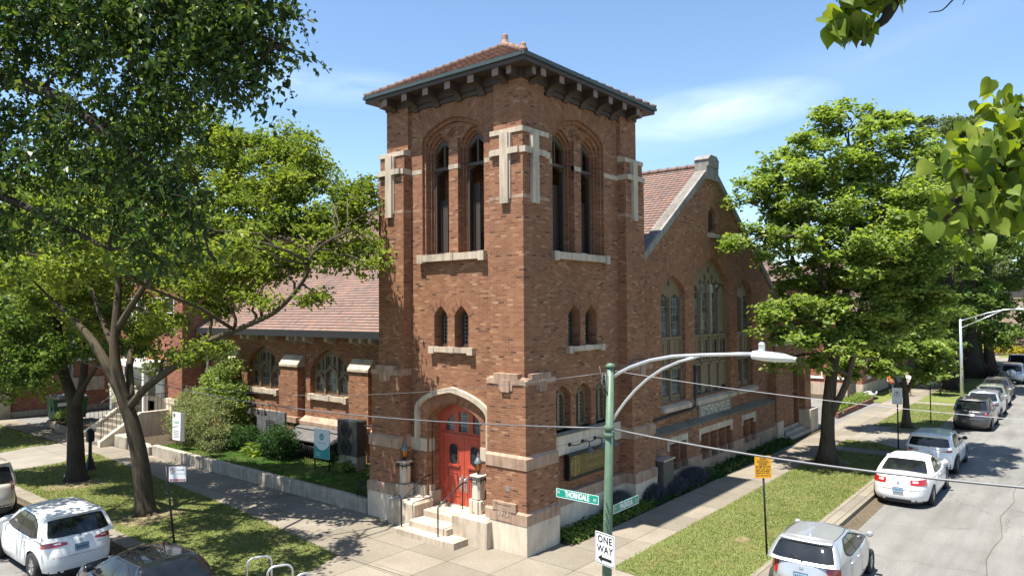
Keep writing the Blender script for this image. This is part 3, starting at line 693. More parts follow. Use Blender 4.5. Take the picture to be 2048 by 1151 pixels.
# battered basement plinth with stone notches below each opening
hn=[rect(a[0][0],.62,a[2][0],.86) for a in ho]
pl=[(7.0,-.3),(20.0,-.3),(20.0,.86)]
for h in reversed(hn): pl+= [(h[1][0],.86),(h[1][0],.60),(h[0][0],.60),(h[0][0],.86)]
pl+=[(7.0,.86)]
ns.plate(FM(.24),pl,[],0,.45,2)
ns.prism([(6.99,.50,ZA-SL*(XC-6.99)-.30),(XC-.45,.50,ZA-.30-.45*SL),(XC-.45,.50,ZA+.0-.45*SL),(6.99,.50,ZA-SL*(XC-6.99)+.0)],(0,.46,0),3)
ns.prism([(xr,.50,zr-.30),(xr,.50,zr),(XC+.45,.50,ZA-.45*SL),(XC+.45,.50,ZA-.30-.45*SL)],(0,.46,0),3)
for x0,x1,z0,z1,dy in ((XC-.60,XC+.60,ZA-.76,ZA-.22,.0),(XC-.52,XC+.52,ZA-.22,ZA+.06,-.05)): ns.box((x0,.48+dy,z0),(x1,1.0-dy,z1),3)
ns.prism([(XC-.56,.42,ZA+.06),(XC+.56,.42,ZA+.06),(XC+.30,.42,ZA+.26),(XC-.30,.42,ZA+.26)],(0,.64,0),3)
for c,h in ((9.84,1.15),(13.45,1.98),(16.95,1.08)):
    ns.prism([(c-h,.42,2.72),(c-h,.42,2.88),(c-h,.80,3.03),(c-h,.80,2.72)],(2*h,0,0),0)
ns.box((12.98,.47,9.46),(14.02,.75,9.64),0)
ns.build('stone_trim',[M['stone'],M['ledge'],M['pinkstone'],M['darkstone']],church)
# gable windows
def gable_window(c,h,zs,za,k,nl,lowwood=True):
    fm=FM(.60); w=2*h/nl; hs=[]
    for i in range(nl):
        cx=c-h+w*(i+.5); off=abs(cx-c)/h
        zt=za-.95-(.30*off if nl>2 else -.25)
        hs.append(arch(cx,w/2-.085,5.48,zt-.28,zt,5)); hs.append(rect(cx-w/2+.085,3.24,cx+w/2-.085,4.22))
    D=lambda x,z,a,b=None:[(x,z-(b or a)),(x+a,z),(x,z+(b or a)),(x-a,z)]
    if nl==4: hs+= [D(c,8.16,.16,.2),D(c-.36,7.80,.17,.2),D(c+.36,7.80,.17,.2),D(c-.8,7.62,.13,.16),D(c+.8,7.62,.13,.16),D(c,7.62,.13,.16)]
    else: hs+= [D(c,7.5,.10,.14)]
    mb=MB(); mb.plate(fm,arch(c,h+.02,3.0,zs,za+.02,10,k),hs,.20,.31)
    for i in range(nl+1):
        x=c-h+w*i; x=min(max(x,c-h+.06),c+h-.06); mb.plate(fm,rect(x-.05,3.05,x+.05,zs-.15),[],.13,.2)
    for i in range(nl):
        cx=c-h+w*(i+.5); mb.plate(fm,rect(cx-w/2+.1,4.34,cx+w/2-.1,5.34),[rect(cx-w/2+.16,4.42,cx-.03,5.22),rect(cx+.03,4.42,cx+w/2-.16,5.22)],.17,.2)
    mb.plate(fm,rect(c-h+.02,5.36,c+h-.02,5.45),[],.12,.2); mb.plate(fm,rect(c-h+.02,4.22,c+h-.02,4.32),[],.13,.2)
    win=mb.build('gable_window',M['frame'],church)
    g=MB(); g.plate(fm,arch(c,h-.02,3.05,zs-.02,za-.03,10,k),[],.27,.29); g.build('pane',M['leadglass'],win)
gable_window(9.84,.98,7.10,7.78,.6,2); gable_window(13.45,1.78,7.35,8.65,.62,4); gable_window(16.95,.90,7.15,7.82,.6,2)
mb=MB(); mb.plate(FM(.6),arch(13.5,.41,9.64,10.35,10.76,6),[],.2,.24); 
for k in range(8): mb.box((13.1,.74,9.7+.11*k),(13.9,.80,9.73+.11*k))
mb.build('gable_vent',M['framedark'],church)
for a in ho:
    u0,u1=a[0][0],a[1][0]; mb=MB(); mb.plate(FM(.30),rect(u0-.02,.60,u1+.02,1.62),[],.26,.29)
    mb.build('basement_window',M['darkbrick'],church)
# roof of the nave
rf=MB(); ex=3.62; ze=ZA-.15-SL*(XC-ex); zt=ZA-.15
courses(rf,bil((ex,1.0,ze),(ex,YB,ze),(XC,YB,zt),(XC,1.0,zt)),58,.035)
ex2=2*XC-ex; courses(rf,bil((ex2,YB,ze),(ex2,1.0,ze),(XC,1.0,zt),(XC,YB,zt)),58,.035)
for k in range(52):
    y=1.1+k*.45; rf.tube([(XC,y,zt+.05),(XC,y+.47,zt+.04)],[.14,.115],8)
nr=rf.build('nave_roof',M['tile'],church)
mb=MB(); mb.box((ex-.16,6.55,ze-.26),(ex-.02,YB,ze+.03),0); mb.box((ex-.02,6.5,ze-.22),(4.2,YB,ze-.12),0); mb.build('gutter',M['blackplastic'],church)
for y in (8.3,9.0,10.7,11.3,11.9,13.6,15.2,15.8,16.4,18.1,19.7,20.3,22.3,22.9,23.5):
    mb=MB(); mb.prism([(ex+.0,y,ze-.23),(ex+.0,y,ze-.45),(ex+.2,y,ze-.5),(4.12,y,ze-.6),(4.12,y,ze-.23)],(0,.20,0),0); mb.build('rafter_end',M['stone'],church)
# aisle buttresses
for (a,b) in ((11.05,12.28),(15.92,17.25),(21.3,22.5)):
    mb=MB(); mb.box((3.76,a,.2),(4.12,b,4.06),0); mb.box((3.62,a-.07,1.55),(4.12,b+.07,1.80),1)
    mb.prism([(3.70,a-.05,4.02),(3.70,a-.05,4.12),(4.0,a-.05,4.52),(4.11,a-.05,4.52),(4.11,a-.05,4.02)],(0,b-a+.10,0),2)
    mb.box((3.68,a-.02,.0),(4.12,b+.02,1.55),0); mb.build('aisle_buttress',[M['brick'],M['pinkstone'],M['stone']],church)
mb=MB()
for (a,b) in ((6.6,10.97),(12.36,15.84),(17.33,21.2),(22.58,24.6)): mb.prism([(3.78,a,1.52),(3.78,a,1.66),(4.11,a,1.86),(4.11,a,1.52)],(0,b-a,0),0); mb.box((3.90,a,0),(4.11,b,1.52),1)
mb.build('water_table',[M['pinkstone'],M['brick']],church)
def aisle_window(c):
    fm=FT(4.1); h=1.32; hs=[]
    for s,w,z in ((-1,.31,3.72),(0,.40,4.02),(1,.31,3.72)): hs.append(arch(c+s*.84,w,3.0,z-.32,z,6))
    for s in (-.95,-.6,-.2,.2,.6,.95): 
        zt=4.55-.42*s*s; zb=3.92+ (.22 if abs(s)<.3 else 0)
        if zt-zb>.12: hs.append(rect(c+s-.13,zb,c+s+.13,zt))
    mb=MB(); mb.plate(fm,arch(c,h+.02,2.84,3.72,4.86,10,.72),hs,.22,.32)
    for s in (-.44,.44): mb.plate(fm,rect(c+s-.05,2.9,c+s+.05,4.5),[],.14,.22)
    for s,w,z in ((-1,.33,3.70),(0,.42,4.0),(1,.33,3.70)):
        cu=arch_curve(c+s*.84,w,z-.32,z,6); co=[(u,v+.09) for u,v in cu]; ring(mb,fm,cu,co,.13,.22)
    w=mb.build('aisle_window',M['frame'],church)
    g=MB(); g.plate(fm,arch(c,h-.02,2.9,3.7,4.82,10,.72),[],.28,.30); g.build('pane',M['leadglass'],w)
    sill(fm,c-1.36,c+1.36,2.58,2.84,w,.12)
for c in (9.2,14.12,19.28): aisle_window(c)
# porch at the far end of the Magnolia front
po=MB(); po.plate(FM(.50),rect(20.55,0,25.2,4.6),[rect(21.45,.5,23.9,3.6)],0,.4,0); po.box((20.55,.9,0),(20.95,3.0,4.6),0); po.box((24.8,.9,0),(25.2,6.0,4.6),0); po.box((20.5,.86,4.58),(25.25,6,4.75),1)
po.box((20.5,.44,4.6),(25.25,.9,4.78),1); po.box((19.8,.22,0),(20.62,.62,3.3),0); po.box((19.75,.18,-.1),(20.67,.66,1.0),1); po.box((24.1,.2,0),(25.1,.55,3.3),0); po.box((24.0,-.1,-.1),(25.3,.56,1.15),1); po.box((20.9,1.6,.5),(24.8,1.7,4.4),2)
po.box((21.45,.88,0),(23.9,1.7,.5),1)
pd=po.build('porch',[M['brick'],M['stone'],M['darkbrick']],church)
mb=MB(); mb.box((21.7,1.52,.5),(23.7,1.6,2.9)); mb.build('porch_door',M['framedark'],pd)
# entrance stoop
stp=thing('entrance_steps','pale concrete entrance steps and side blocks below the red doors','steps',(0,3.2,0))
mb=MB()
mb.box((-.80,2.30,-.05),(.3,4.36,.18),0,.015); mb.box((-.45,2.52,.17),(.5,4.10,.365),0,.015); mb.box((-.02 if False else .12,2.52,.36),(1.04,4.08,.545),0,.015)
mb.box((-.79,1.93,-.05),(-.22,2.32,.178),0)
for (a,b) in ((4.09,5.27),(1.23,2.54)):
    mb.box((-.22,a,-.2),(.56,b,.72),1); 
    V=[(-.22,a,.72),(-.22,b,.72),(.56,b,.72),(.56,a,.72)]; T=[(-.14,a+.07,.80),(-.14,b-.07,.80),(.56,b-.07,.84),(.56,a+.07,.84)]
    for i in range(4): mb.quad(V[i],V[(i+1)%4],T[(i+1)%4],T[i],1)
    mb.poly(T,1)
mb.build('stair',[M['stone'],M['stone']],stp)
ps=thing('porch_steps','low stone steps at the far porch of the church','steps',(22.7,.2,0)); mb=MB(); mb.box((20.9,-.05,-.05),(24.0,.9,.17),0); mb.box((21.1,.22,.16),(24.0,.9,.33),0); mb.box((21.3,.48,.32),(23.9,1.2,.495),0); mb.build('stair',M['conc'],ps)
# hand rails
for i,(y,lb,x2) in enumerate(((4.22,'slim black handrail on the left side of the entrance steps',.34),(2.70,'slim black handrail on the right side of the entrance steps',.34))):
    h=thing('handrail',lb,'handrail',(-.6,y,.18),'handrails of the entrance steps'); mb=MB()
    mb.tube([(-.62,y,.17),(-.62,y,.98),(-.58,y,1.02),(.34,y,1.47),(.46,y,1.49),(.56,y,1.46)],.022,8); mb.tube([(.40,y,.5),(.40,y,1.48)],.018,6) if i==1 else None; mb.build('rail',M['iron'],h)
# lanterns and pedestals
for y,lb in ((5.0,'octagonal white stone lamp pedestal left of the red doors'),(1.92,'octagonal white stone lamp pedestal right of the red doors')):
    p=thing('lamp_pedestal',lb,'pedestal',(.22,y,.8),'lamp pedestals'); mb=MB(); z=.80; cx=.22
    mb.box((cx-.20,y-.20,z),(cx+.20,y+.20,z+.36),0,.06); mb.box((cx-.15,y-.15,z+.36),(cx+.15,y+.15,z+1.02),0,.05)
    for s in (-1,1): mb.box((cx-.225,y+s*.10-.06,z),(cx+.225,y+s*.10+.06,z+.38),0,.01); mb.box((cx+s*.10-.06,y-.225,z),(cx+s*.10+.06,y+.225,z+.38),0,.01)
    mb.build('shaft',M['palestone'],p)
    mb=MB(); mb.box((cx-.19,y-.19,z+1.02),(cx+.19,y+.19,z+1.08),0,.03)
    mb.build('cap',M['palestone'],p)
    mb=MB()
    for s in (-1,1): mb.tube([(cx+s*.185,y-.2,z+.95),(cx+s*.185,y+.2,z+.95)],.018,6); mb.tube([(cx-.2,y+s*.185,z+.95),(cx+.2,y+s*.185,z+.95)],.018,6)
    for s in (-1,1):
        for q in (-.1,.1): mb.tube([(cx+s*.19,y+q,z+.86),(cx+s*.19,y+q,z+1.0)],.014,5); mb.tube([(cx+q,y+s*.19,z+.86),(cx+q,y+s*.19,z+1.0)],.014,5)
    mb.build('iron_band',M['iron'],p)
    l=thing('lantern','amber glass lantern with dark conical cap on the '+('left' if y>3 else 'right')+' pedestal','lantern',(cx,y,z+1.08),'amber lanterns'); zz=z+1.08
    mb=MB(); mb.lathe([(0.048,0),(0.056,0.0228),(0.024,0.0456),(0.028,0.0912),(0.056,0.1064),(0.068,0.1216)],(cx,y,zz),8); mb.build('base',M['iron'],l)
    mb=MB(); mb.lathe([(0.064,0.1216),(0.1,0.3192)],(cx,y,zz),6,0,False); mb.build('shade',M['amber'],l)
    mb=MB()
    for k in range(6):
        q=2*PI*k/6; mb.tube([(cx+.067*math.cos(q),y+.067*math.sin(q),zz+.122),(cx+.104*math.cos(q),y+.104*math.sin(q),zz+.319)],.009,4)
    mb.build('cage',M['iron'],l)
    mb=MB(); mb.lathe([(0.12,0.3116),(0.124,0.3344),(0.08,0.4104),(0.048,0.4712),(0.028,0.5016),(0.04,0.5244),(0.016,0.5624),(0.0096,0.6232)],(cx,y,zz),12); mb.build('cap',M['verdigris'],l)
# name board and its lamps on the Magnolia side
sb=thing('name_board','framed bronze church name board with raised emblem below three gooseneck lamps','sign',(3.7,.5,1.9)); fm=FM(.46)
mb=MB(); mb.plate(fm,rect(2.50,1.48,4.92,2.24),[rect(2.57,1.55,4.85,2.17)],-.10,.05,0); mb.build('frame',M['iron'],sb)
mb=MB(); mb.plate(fm,rect(2.56,1.54,4.86,2.18),[],-.06,-.02,0); bd=mb.build('board',M['bronze'],sb)
mb=MB(); cx,cz=2.86,1.86
for k in range(7):
    x=cx-.21+.07*k; zb=1.60+.35*((x-cx)/.24)**2*.35; mb.plate(fm,rect(x-.012,zb,x+.012,1.86),[],-.075,-.05)
for z in (1.90,1.96,2.02): mb.plate(fm,rect(cx-.2,z,cx+.2,z+.022),[],-.075,-.05)
mb.plate(fm,rect(cx-.02,1.6,cx+.02,2.14),[],-.08,-.05); ring(mb,fm,circ(cx,1.87,.22,24,.28)+[circ(cx,1.87,.22,24,.28)[0]],circ(cx,1.87,.245,24,.305)+[circ(cx,1.87,.245,24,.305)[0]],-.078,-.05)
mb.build('emblem',M['gold'],sb)

text_mesh('LUTHERAN',.15,fm,3.9,1.98,M['gold'],sb,'lettering',-.065,1.25)
text_mesh('CHURCH',.15,fm,3.9,1.72,M['gold'],sb,'lettering',-.065,1.25,spacing=1.3)
for k,x in enumerate((2.75,3.45,4.15)):
    g=thing('gooseneck_lamp',('first','second','third')[k]+' dark gooseneck lamp from the tower corner above the name board','lamp',(x,.53,2.55),'gooseneck lamps above the name board'); y0=.53
    mb=MB(); mb.tube([(x,y0,2.50),(x,y0-.04,2.50)],.055,10); mb.tube([(x,y0-.02,2.50),(x+.10,y0-.12,2.47),(x+.22,y0-.22,2.50),(x+.32,y0-.30,2.58),(x+.42,y0-.36,2.61),(x+.50,y0-.39,2.55),(x+.52,y0-.39,2.42)],.014,6); mb.build('arm',M['iron'],g)
    mb=MB(); mb.lathe([(.02,.0),(.05,-.03),(.14,-.18),(.145,-.19)],(x+.53,y0-.39,2.43),12); mb.build('shade',M['slate'],g)
bn=thing('banner_sign','grey banner with tall pale lettering under the gable windows','banner',(13.4,.55,2.38)); fm=FM(.56)
mb=MB(); mb.plate(fm,rect(11.84,2.11,15.06,2.68),[],-.02,.02,0); mb.build('panel',M['signgrey'],bn)
text_mesh('SOMETHINGMORE.LIFE',.52,fm,13.45,2.39,M['cream'],bn,'lettering',-.026,.53,bold=.006)
mb=MB(); pp=[(7.4,.53,1.9),(7.4,.53,2.45),(7.5,.53,2.52),(11.0,.53,2.60),(11.45,.53,2.66),(11.5,.53,2.72),(11.5,.53,4.3)]; mb.tube(pp,.045,6); o=mb.build('conduit_pipe',M['blackplastic'],None,(7.4,.53,1.9),'black pipe bending along the brick wall beside the banner','pipe')
# grey utility box beside the right buttress
ub=thing('utility_box','grey utility box standing against the church wall behind the far tower buttress','utility box',(7.75,.1,0)); mb=MB(); mb.box((7.40,-.18,0),(8.15,.22,1.28),0,.02); mb.build('casing',M['acdark'],ub); mb=MB(); mb.box((7.36,-.22,1.28),(8.19,.23,1.33)); mb.build('lid',M['steel'],ub)
# =================================================================== ground, streets
def sheet(name,polys,z,m,kind='structure',th=0.,label=None):
    mb=MB()
    for p in polys:
        pts=[Vector((x,y,z)) for x,y in p]; tr=tessellate_polygon([pts]); 
        tr=[t if (pts[t[1]]-pts[t[0]]).cross(pts[t[2]]-pts[t[0]]).z>0 else t[::-1] for t in tr]
        mb.add(pts,[tuple(t) for t in tr])
        if th:
            for i in range(len(pts)):
                a,b=pts[i],pts[(i+1)%len(pts)]; mb.quad(a,b,b-Vector((0,0,th)),a-Vector((0,0,th)))
    o=mb.build(name,m,None,None,label,None,None,kind); return o
sheet('ground',[[(-900,-900),(1500,-900),(1500,1500),(-900,1500)]],-.30,M['ground'])
KX,KY=-6.28,-5.66
sheet('road',[[(-120,-13.6),(900,-13.6),(900,KY-.45),(KX-.45,KY-.45),(KX-.45,700),(-14.2,700),(-14.2,KY-.45),(-120,KY-.45)]],-.125,M['road'])
sheet('gutter',[[(KX-.45,KY-.45),(900,KY-.45),(900,KY),(KX,KY),(KX,700),(KX-.45,700)]],-.118,M['gutter'])
# kerb ring of the block (two-banded concrete strip)
sheet('kerb',[[(KX,KY),(28.2,KY),(28.2,KY+.58),(KX+.5,KY+.58),(KX+.5,23.1),(KX,23.1)],[(KX,28.2),(KX+.5,28.2),(KX+.5,300),(KX,300)],[(28.2,KY),(300,KY),(300,KY+.58),(28.2,KY+.58)]],.012,M['kerb'],th=.3)
# raised block slab below everything (soil)
sheet('block_soil',[[(KX+.49,KY+.57),(300,KY+.57),(300,300),(KX+.49,300)]],-.012,M['soil'],th=.3)
xk,yk=KX+.5,KY+.58
MWo,MWi=-2.15,-.42           # Magnolia sidewalk outer / inner edge
sheet('sidewalk',[
  [(xk,yk),(.35,yk),(.75,MWo),(20.6,MWo),(300,MWo),(300,MWi),(1.45,MWi),(1.45,.02),(0,.02),(0,6.5),(0,21.9),(-.2,25.5),(-.2,60),(-1.5,60),(-1.4,24.4),(-2.3,10.2),(-2.95,4.4),(-3.0,4.15),(-4.5,3.55),(xk,3.0)]],0.,M['walk'])
sheet('driveway',[[(22.9,MWo+.003),(22.9,-3.4),(21.6,yk),(28.4,yk),(28.3,-3.5),(28.2,MWo+.003)],[(19.8,MWo+.003),(20.9,MWo+.003),(20.9,yk),(19.8,yk)],[(39.6,MWo+.003),(40.7,MWo+.003),(40.7,yk),(39.6,yk)],[(xk,23.15),(-3.2,23.25),(-1.45,24.4),(-1.5,28.5),(-2.7,28.5),(-4.1,28.0),(xk,27.9)]],.004,M['apron'])
sheet('alley',[[(25.6,MWi),(38.3,MWi),(38.3,30),(25.6,30)],[(-.2,34.2),(12,34.2),(12,39.8),(-.2,39.8)]],.004,M['road'])
gr1=[(xk,yk+8.6),(-4.5,3.55),(-3.0,4.15),(-2.95,4.4),(-2.3,10.2),(-1.45,23.6),(-1.46,24.3),(-3.2,23.2),(xk,23.1)]; gr1[0]=(xk,3.0)
gr1b=[(xk,28.0),(-4.1,28.05),(-2.7,28.55),(-1.55,28.6),(-1.55,60),(xk,60)]
gr2=[(.35,yk),(19.8,yk),(19.8,MWo),(.75,MWo)]; gr2c=[(20.9,yk),(21.55,yk),(22.85,-3.45),(22.85,MWo),(20.9,MWo)]
gr2b=[(28.45,yk),(39.6,yk),(39.6,MWo),(28.35,MWo)]; gr2d=[(40.7,yk),(110,yk),(110,MWo),(40.7,MWo)]; gr3=[(38.6,MWi),(60,MWi),(60,1.0),(38.6,1.0)]
sheet('parkway_turf',[gr1,gr1b,gr2,gr2c,gr2b,gr2d,gr3],.010,M['grass'])
sheet('flower_bed',[[(1.45,MWi),(20.7,MWi),(20.7,.65),(1.45,.65)]],.015,M['soil'],th=.05)
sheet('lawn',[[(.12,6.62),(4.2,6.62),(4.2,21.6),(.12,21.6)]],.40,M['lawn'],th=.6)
sheet('shrub_bed',[[(.12,21.6),(4.2,21.6),(4.2,24.4),(.12,24.4)]],.40,M['soil'],th=.6)
# bare patches in the turf
def patch(cx,cy,rx,ry,z,m,nm,seed):
    R=random.Random(seed); P=[(cx+rx*math.cos(2*PI*i/18)*R.uniform(.75,1.15),cy+ry*math.sin(2*PI*i/18)*R.uniform(.75,1.15)) for i in range(18)]
    return P
BARE=[(4.9,-3.9,.30,.20),(16.9,-3.0,1.5,.75),(-4.6,11.8,1.2,.9),(-4.3,18.5,1.1,.9),(28.3,-3.7,1.2,.8)]
sheet('bare_earth',[patch(a,b,c,d,0,0,0,i) for i,(a,b,c,d) in enumerate(BARE)],.0135,M['turfsoil'])
sheet('tar_seam',[[(-2+1.2*k,-9.45+.10*math.sin(k*1.7)+.05*math.sin(k*.6)) for k in range(60)]+[(-2+1.2*k,-9.43+.10*math.sin(k*1.7)+.05*math.sin(k*.6)) for k in range(59,-1,-1)]],-.121,M['gutter'])
# retaining wall
rw=thing('retaining_wall','low grey concrete retaining wall along the sidewalk left of the tower','retaining wall',(0,14,0)); mb=MB()
mb.box((0,6.60,-.1),(.24,21.7,.46),0,.02); mb.box((.24,6.60,-.1),(3.9,6.82,.46),0,.02); mb.box((-.14,21.7,-.1),(.3,22.25,.40),0,.02); mb.box((.0,22.25,-.1),(.24,24.4,.42),0,.02); mb.build('wall',M['conc'],rw)
# ---- grass blades
def blades(name,polys,n,z,h,m,seed):
    R=np.random.default_rng(seed); out=[]
    from mathutils.geometry import tessellate_polygon as tp
    tris=[];ar=[]
    for p in polys:
        P=[Vector((x,y,0)) for x,y in p]
        for t in tp([P]):
            a,b,c=[np.array(P[i][:2]) for i in t]; tris.append((a,b,c)); ar.append(abs(np.cross(b-a,c-a))/2)
    ar=np.array(ar); cam=C_POS[:2]
    wt=np.array([a/ max(6,np.linalg.norm((t[0]+t[1]+t[2])/3-cam))**1.0 for a,t in zip(ar,tris)]); idx=R.choice(len(tris),n,p=wt/wt.sum())
    T=np.array(tris)[idx]; u=R.random((n,1));v=R.random((n,1)); f=u+v>1; u=np.where(f,1-u,u); v=np.where(f,1-v,v)
    P=T[:,0]+(T[:,1]-T[:,0])*u+(T[:,2]-T[:,0])*v
    P=P+R.normal(0,.035,(n,2))
    if z<.1:
        keep=np.ones(n)
        for a,b,c,d in BARE:
            q=np.sqrt(((P[:,0]-a)/c)**2+((P[:,1]-b)/d)**2); keep=np.minimum(keep,np.clip((q-.35)/.9,0.12,1))
        P=P[R.random(n)<keep]; n=len(P)
    hh=h*R.uniform(.5,1.25,n); a=R.uniform(0,2*PI,n); w=.008*R.uniform(.7,1.6,n); ln=R.normal(0,.6,(n,2))*hh[:,None]*.8
    V=np.zeros((n,3,3),np.float32); d=np.stack([np.cos(a),np.sin(a)],1)*w[:,None]
    V[:,0,:2]=P-d; V[:,1,:2]=P+d; V[:,2,:2]=P+ln; V[:,:2,2]=z; V[:,2,2]=z+hh
    me=bpy.data.meshes.new(name); me.vertices.add(3*n); me.vertices.foreach_set('co',V.ravel()); me.loops.add(3*n); me.loops.foreach_set('vertex_index',np.arange(3*n,dtype=np.int32)); me.polygons.add(n); me.polygons.foreach_set('loop_start',np.arange(0,3*n,3,dtype=np.int32)); me.materials.append(m); me.update(calc_edges=True)
    o=bpy.data.objects.new(name,me); COL.objects.link(o); o['kind']='stuff'; return o
blades('grass_blades',[gr1,gr1b,gr2,gr2c,gr2b],190000,.01,.042,M['blades'],3)
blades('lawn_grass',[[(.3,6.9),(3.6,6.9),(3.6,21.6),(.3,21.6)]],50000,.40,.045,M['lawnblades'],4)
# fallen leaves
blades('fallen_leaves',[gr1,gr2],900,.03,.03,M['dirt'],8); blades('fallen_leaves',[[(xk,yk),(20,yk),(20,MWi),(xk,MWi)],[(-2.2,4),(0,4),(0,21),(-1.6,21)]],500,.006,.02,M['litter'],9)
# leaf litter in the gutter
blades('gutter_litter',[[(2,KY-.44),(30,KY-.44),(30,KY-.05),(2,KY-.05)]],2500,-.117,.015,M['dirt'],5)
# =================================================================== street furniture, signs, neighbours
def signface(o,ux,n): return frame(o,ux,(0,0,1),n)
# ---- green corner pole with mast arm and signs
gp=thing('street_light','green corner street light pole with curved silver double arm over the street','street light',(-4.23,-5.0,0)); PX,PY=-4.235,-5.2
mb=MB(); b0=Vector((-4.23,-5.02,-.02)); t0=at(1221,733,12.5); 
mb.tube([b0,b0.lerp(t0,.5),t0],[.095,.080,.062],14); mb.lathe([(.2,0),(.2,.05),(.13,.10),(.11,.5)],(-4.23,-5.02,-.02),14); mb.lathe([(.08,0),(.085,.03),(.05,.06)],t0,12)
q=b0.lerp(t0,.80); mb.lathe([(.092,-.10),(.1,-.08),(.1,-.05),(.09,-.03)],q,12); mb.lathe([(.092,.02),(.1,.04),(.1,.07),(.09,.09)],q,12)
for z in (2.95,3.12,3.30):
    p=b0.lerp(t0,z/5.58); mb.tube([p+Vector((-.10,0,0)),p+Vector((-.14,-.02,0))],.014,6)
mb.build('pole',M['polegreen'],gp)
def sdep(x):
    k=(x-1024)/1432; s=(12.54*k-1.71)/(.775+.632*k); return 12.54-.632*s
def arm(pts): return [at(x,y,sdep(x)) for x,y in pts]
mb=MB(); mb.tube(arm([(1222,756),(1240,744),(1262,733),(1300,720),(1345,712),(1400,709.5),(1460,708),(1512,707)]),.029,10); mb.build('upper_arm',M['alu'],gp)
mb=MB(); mb.tube(arm([(1221,846),(1235,824),(1250,803),(1270,780),(1295,757),(1325,737),(1360,722),(1398,712)]),.024,10); mb.build('lower_arm',M['alu'],gp)
def lamp_head(parent,a,dirv,L=.62,s=1.):
    a=Vector(a); d=Vector(dirv).normalized(); w=Vector((0,0,1)).cross(d); rows=[]
    for t,hw,zt,zb in ((-.03,.05,.04,-.04),(0,.10,.075,-.05),(.12,.12,.085,-.06),(.3,.15,.075,-.075),(.5,.155,.065,-.08),(.75,.15,.045,-.08),(.92,.12,.005,-.075),(1.,.08,-.03,-.07)):
        c=a+d*(L*t); rows.append([c+w*(hw*s)*math.cos(q)+Vector((0,0,1))*s*((zt if math.sin(q)>0 else -zb)*math.sin(q)) for q in [2*PI*k/14 for k in range(14)]])
    mb=MB(); mb.grid(rows,0,True,True); mb.poly(rows[0]);mb.poly(rows[-1]); h=mb.build('lamp_head',M['lamphead'],parent)
    c=a+d*(L*.22)+Vector((0,0,.07*s)); mb=MB(); mb.lathe([(.045*s,0),(.048*s,.02),(.048*s,.10*s),(.055*s,.105*s),(.03*s,.135*s),(.01,.14*s)],c,12); mb.build('photocell',M['lamphead'],h)
    mb=MB()
    for k in range(8): 
        e=a+d*(L*(.32+.055*k))+Vector((0,0,.082*s-.003*k)); mb.tube([e-w*.10*s-Vector((0,0,.035)),e+w*.0,e+w*.10*s-Vector((0,0,.035))],.006,4)
    mb.build('cooling_fins',M['acgrey'],h)
lamp_head(gp,arm([(1506,711)])[0],(0,-1,0),.62)
mb=MB(); p=at(1213,752,12.45)
for k in range(5): 
    R=random.Random(k); mb.tube([t0+Vector((0,.0,-.10-.02*k)),p+Vector((R.uniform(-.05,.05),R.uniform(-.02,.14),R.uniform(-.1,.25))),p+Vector((R.uniform(-.03,.03),R.uniform(.0,.10),R.uniform(-.3,-.05))),t0+Vector((0,.03,-.30-.08*k))],.009,5)
mb.build('cable_loops',M['wire'],gp)
def street_sign(lbl,txt,pre,suf,o,ux,n,m,L=.92,H=.165):
    s=thing('street_name_sign',lbl,'street sign',o,'street name signs on the green pole'); fm=frame(o,ux,(0,0,1),n)
    mb=MB(); mb.plate(fm,rrect(0,-H/2,L,H/2,.012,2),[],-.004,.004); mb.build('panel',m,s)
    mb=MB(); a=rrect(.004,-H/2+.004,L-.004,H/2-.004,.012,2); i=[(u*(L-.026)/(L-.008)+.009 if True else u,v*(H-.024)/(H-.008)) for u,v in a]; ring(mb,fm,[*i,i[0]],[*a,a[0]],.0055,.004); mb.build('border',M['signwhite'],s)
    flip=False
    text_mesh(txt,H*.86,fm,L*.50,0,M['signwhite'],s,'lettering',.006,.62,bold=.0045); text_mesh(pre,H*.5,fm,.055,.012,M['signwhite'],s,'lettering',.006,.7); text_mesh(suf,H*.5,fm,L-.085,-.01,M['signwhite'],s,'lettering',.006,.65)
street_sign('bright green street name sign reading THORNDALE left of the corner pole','THORNDALE','W','AV',(-4.30,-4.06,3.22),(0,-1,0),(-1,0,0),M['signgreen'])
street_sign('faded green street name sign reading MAGNOLIA right of the corner pole','MAGNOLIA','N','AV',(-4.15,-5.17,3.06),(1,0,0),(0,-1,0),M['signgreen2'],.90,.16)
# ONE WAY
d=Vector((math.cos(rad(77)),math.sin(rad(77)),0)); n=Vector((-math.sin(rad(77)),math.cos(rad(77)),0)); 
if n.dot(Vector(C_POS)-Vector((-4.3,-5.1,2)))<0: n=-n
c=at(1210,1098,12.33); ux=-d
ow=thing('one_way_sign','white ONE WAY sign with black left arrow low on the green pole','traffic sign',c); fm=frame(c,ux,(0,0,1),n)
mb=MB(); mb.plate(fm,rrect(-.235,-.275,.235,.275,.03,3),[],-.004,.004); mb.build('panel',M['signwhite'],ow)
mb=MB(); a=rrect(-.222,-.262,.222,.262,.026,3); i=[(u*.955,v*.962) for u,v in a]; ring(mb,fm,i+[i[0]],a+[a[0]],.006,.004); mb.build('border',M['signblack'],ow)
text_mesh('ONE',.165,fm,0,.155,M['signblack'],ow,'lettering',.006,.95,bold=.004,spacing=1.1); text_mesh('WAY',.165,fm,0,-.01,M['signblack'],ow,'lettering',.006,.95,bold=.004,spacing=1.1)
mb=MB(); mb.plate(fm,[(-.165,-.165),(-.07,-.10),(-.07,-.140),(.16,-.140),(.16,-.190),(-.07,-.190),(-.07,-.23)],[],.005,.007); mb.build('arrow',M['signblack'],ow)
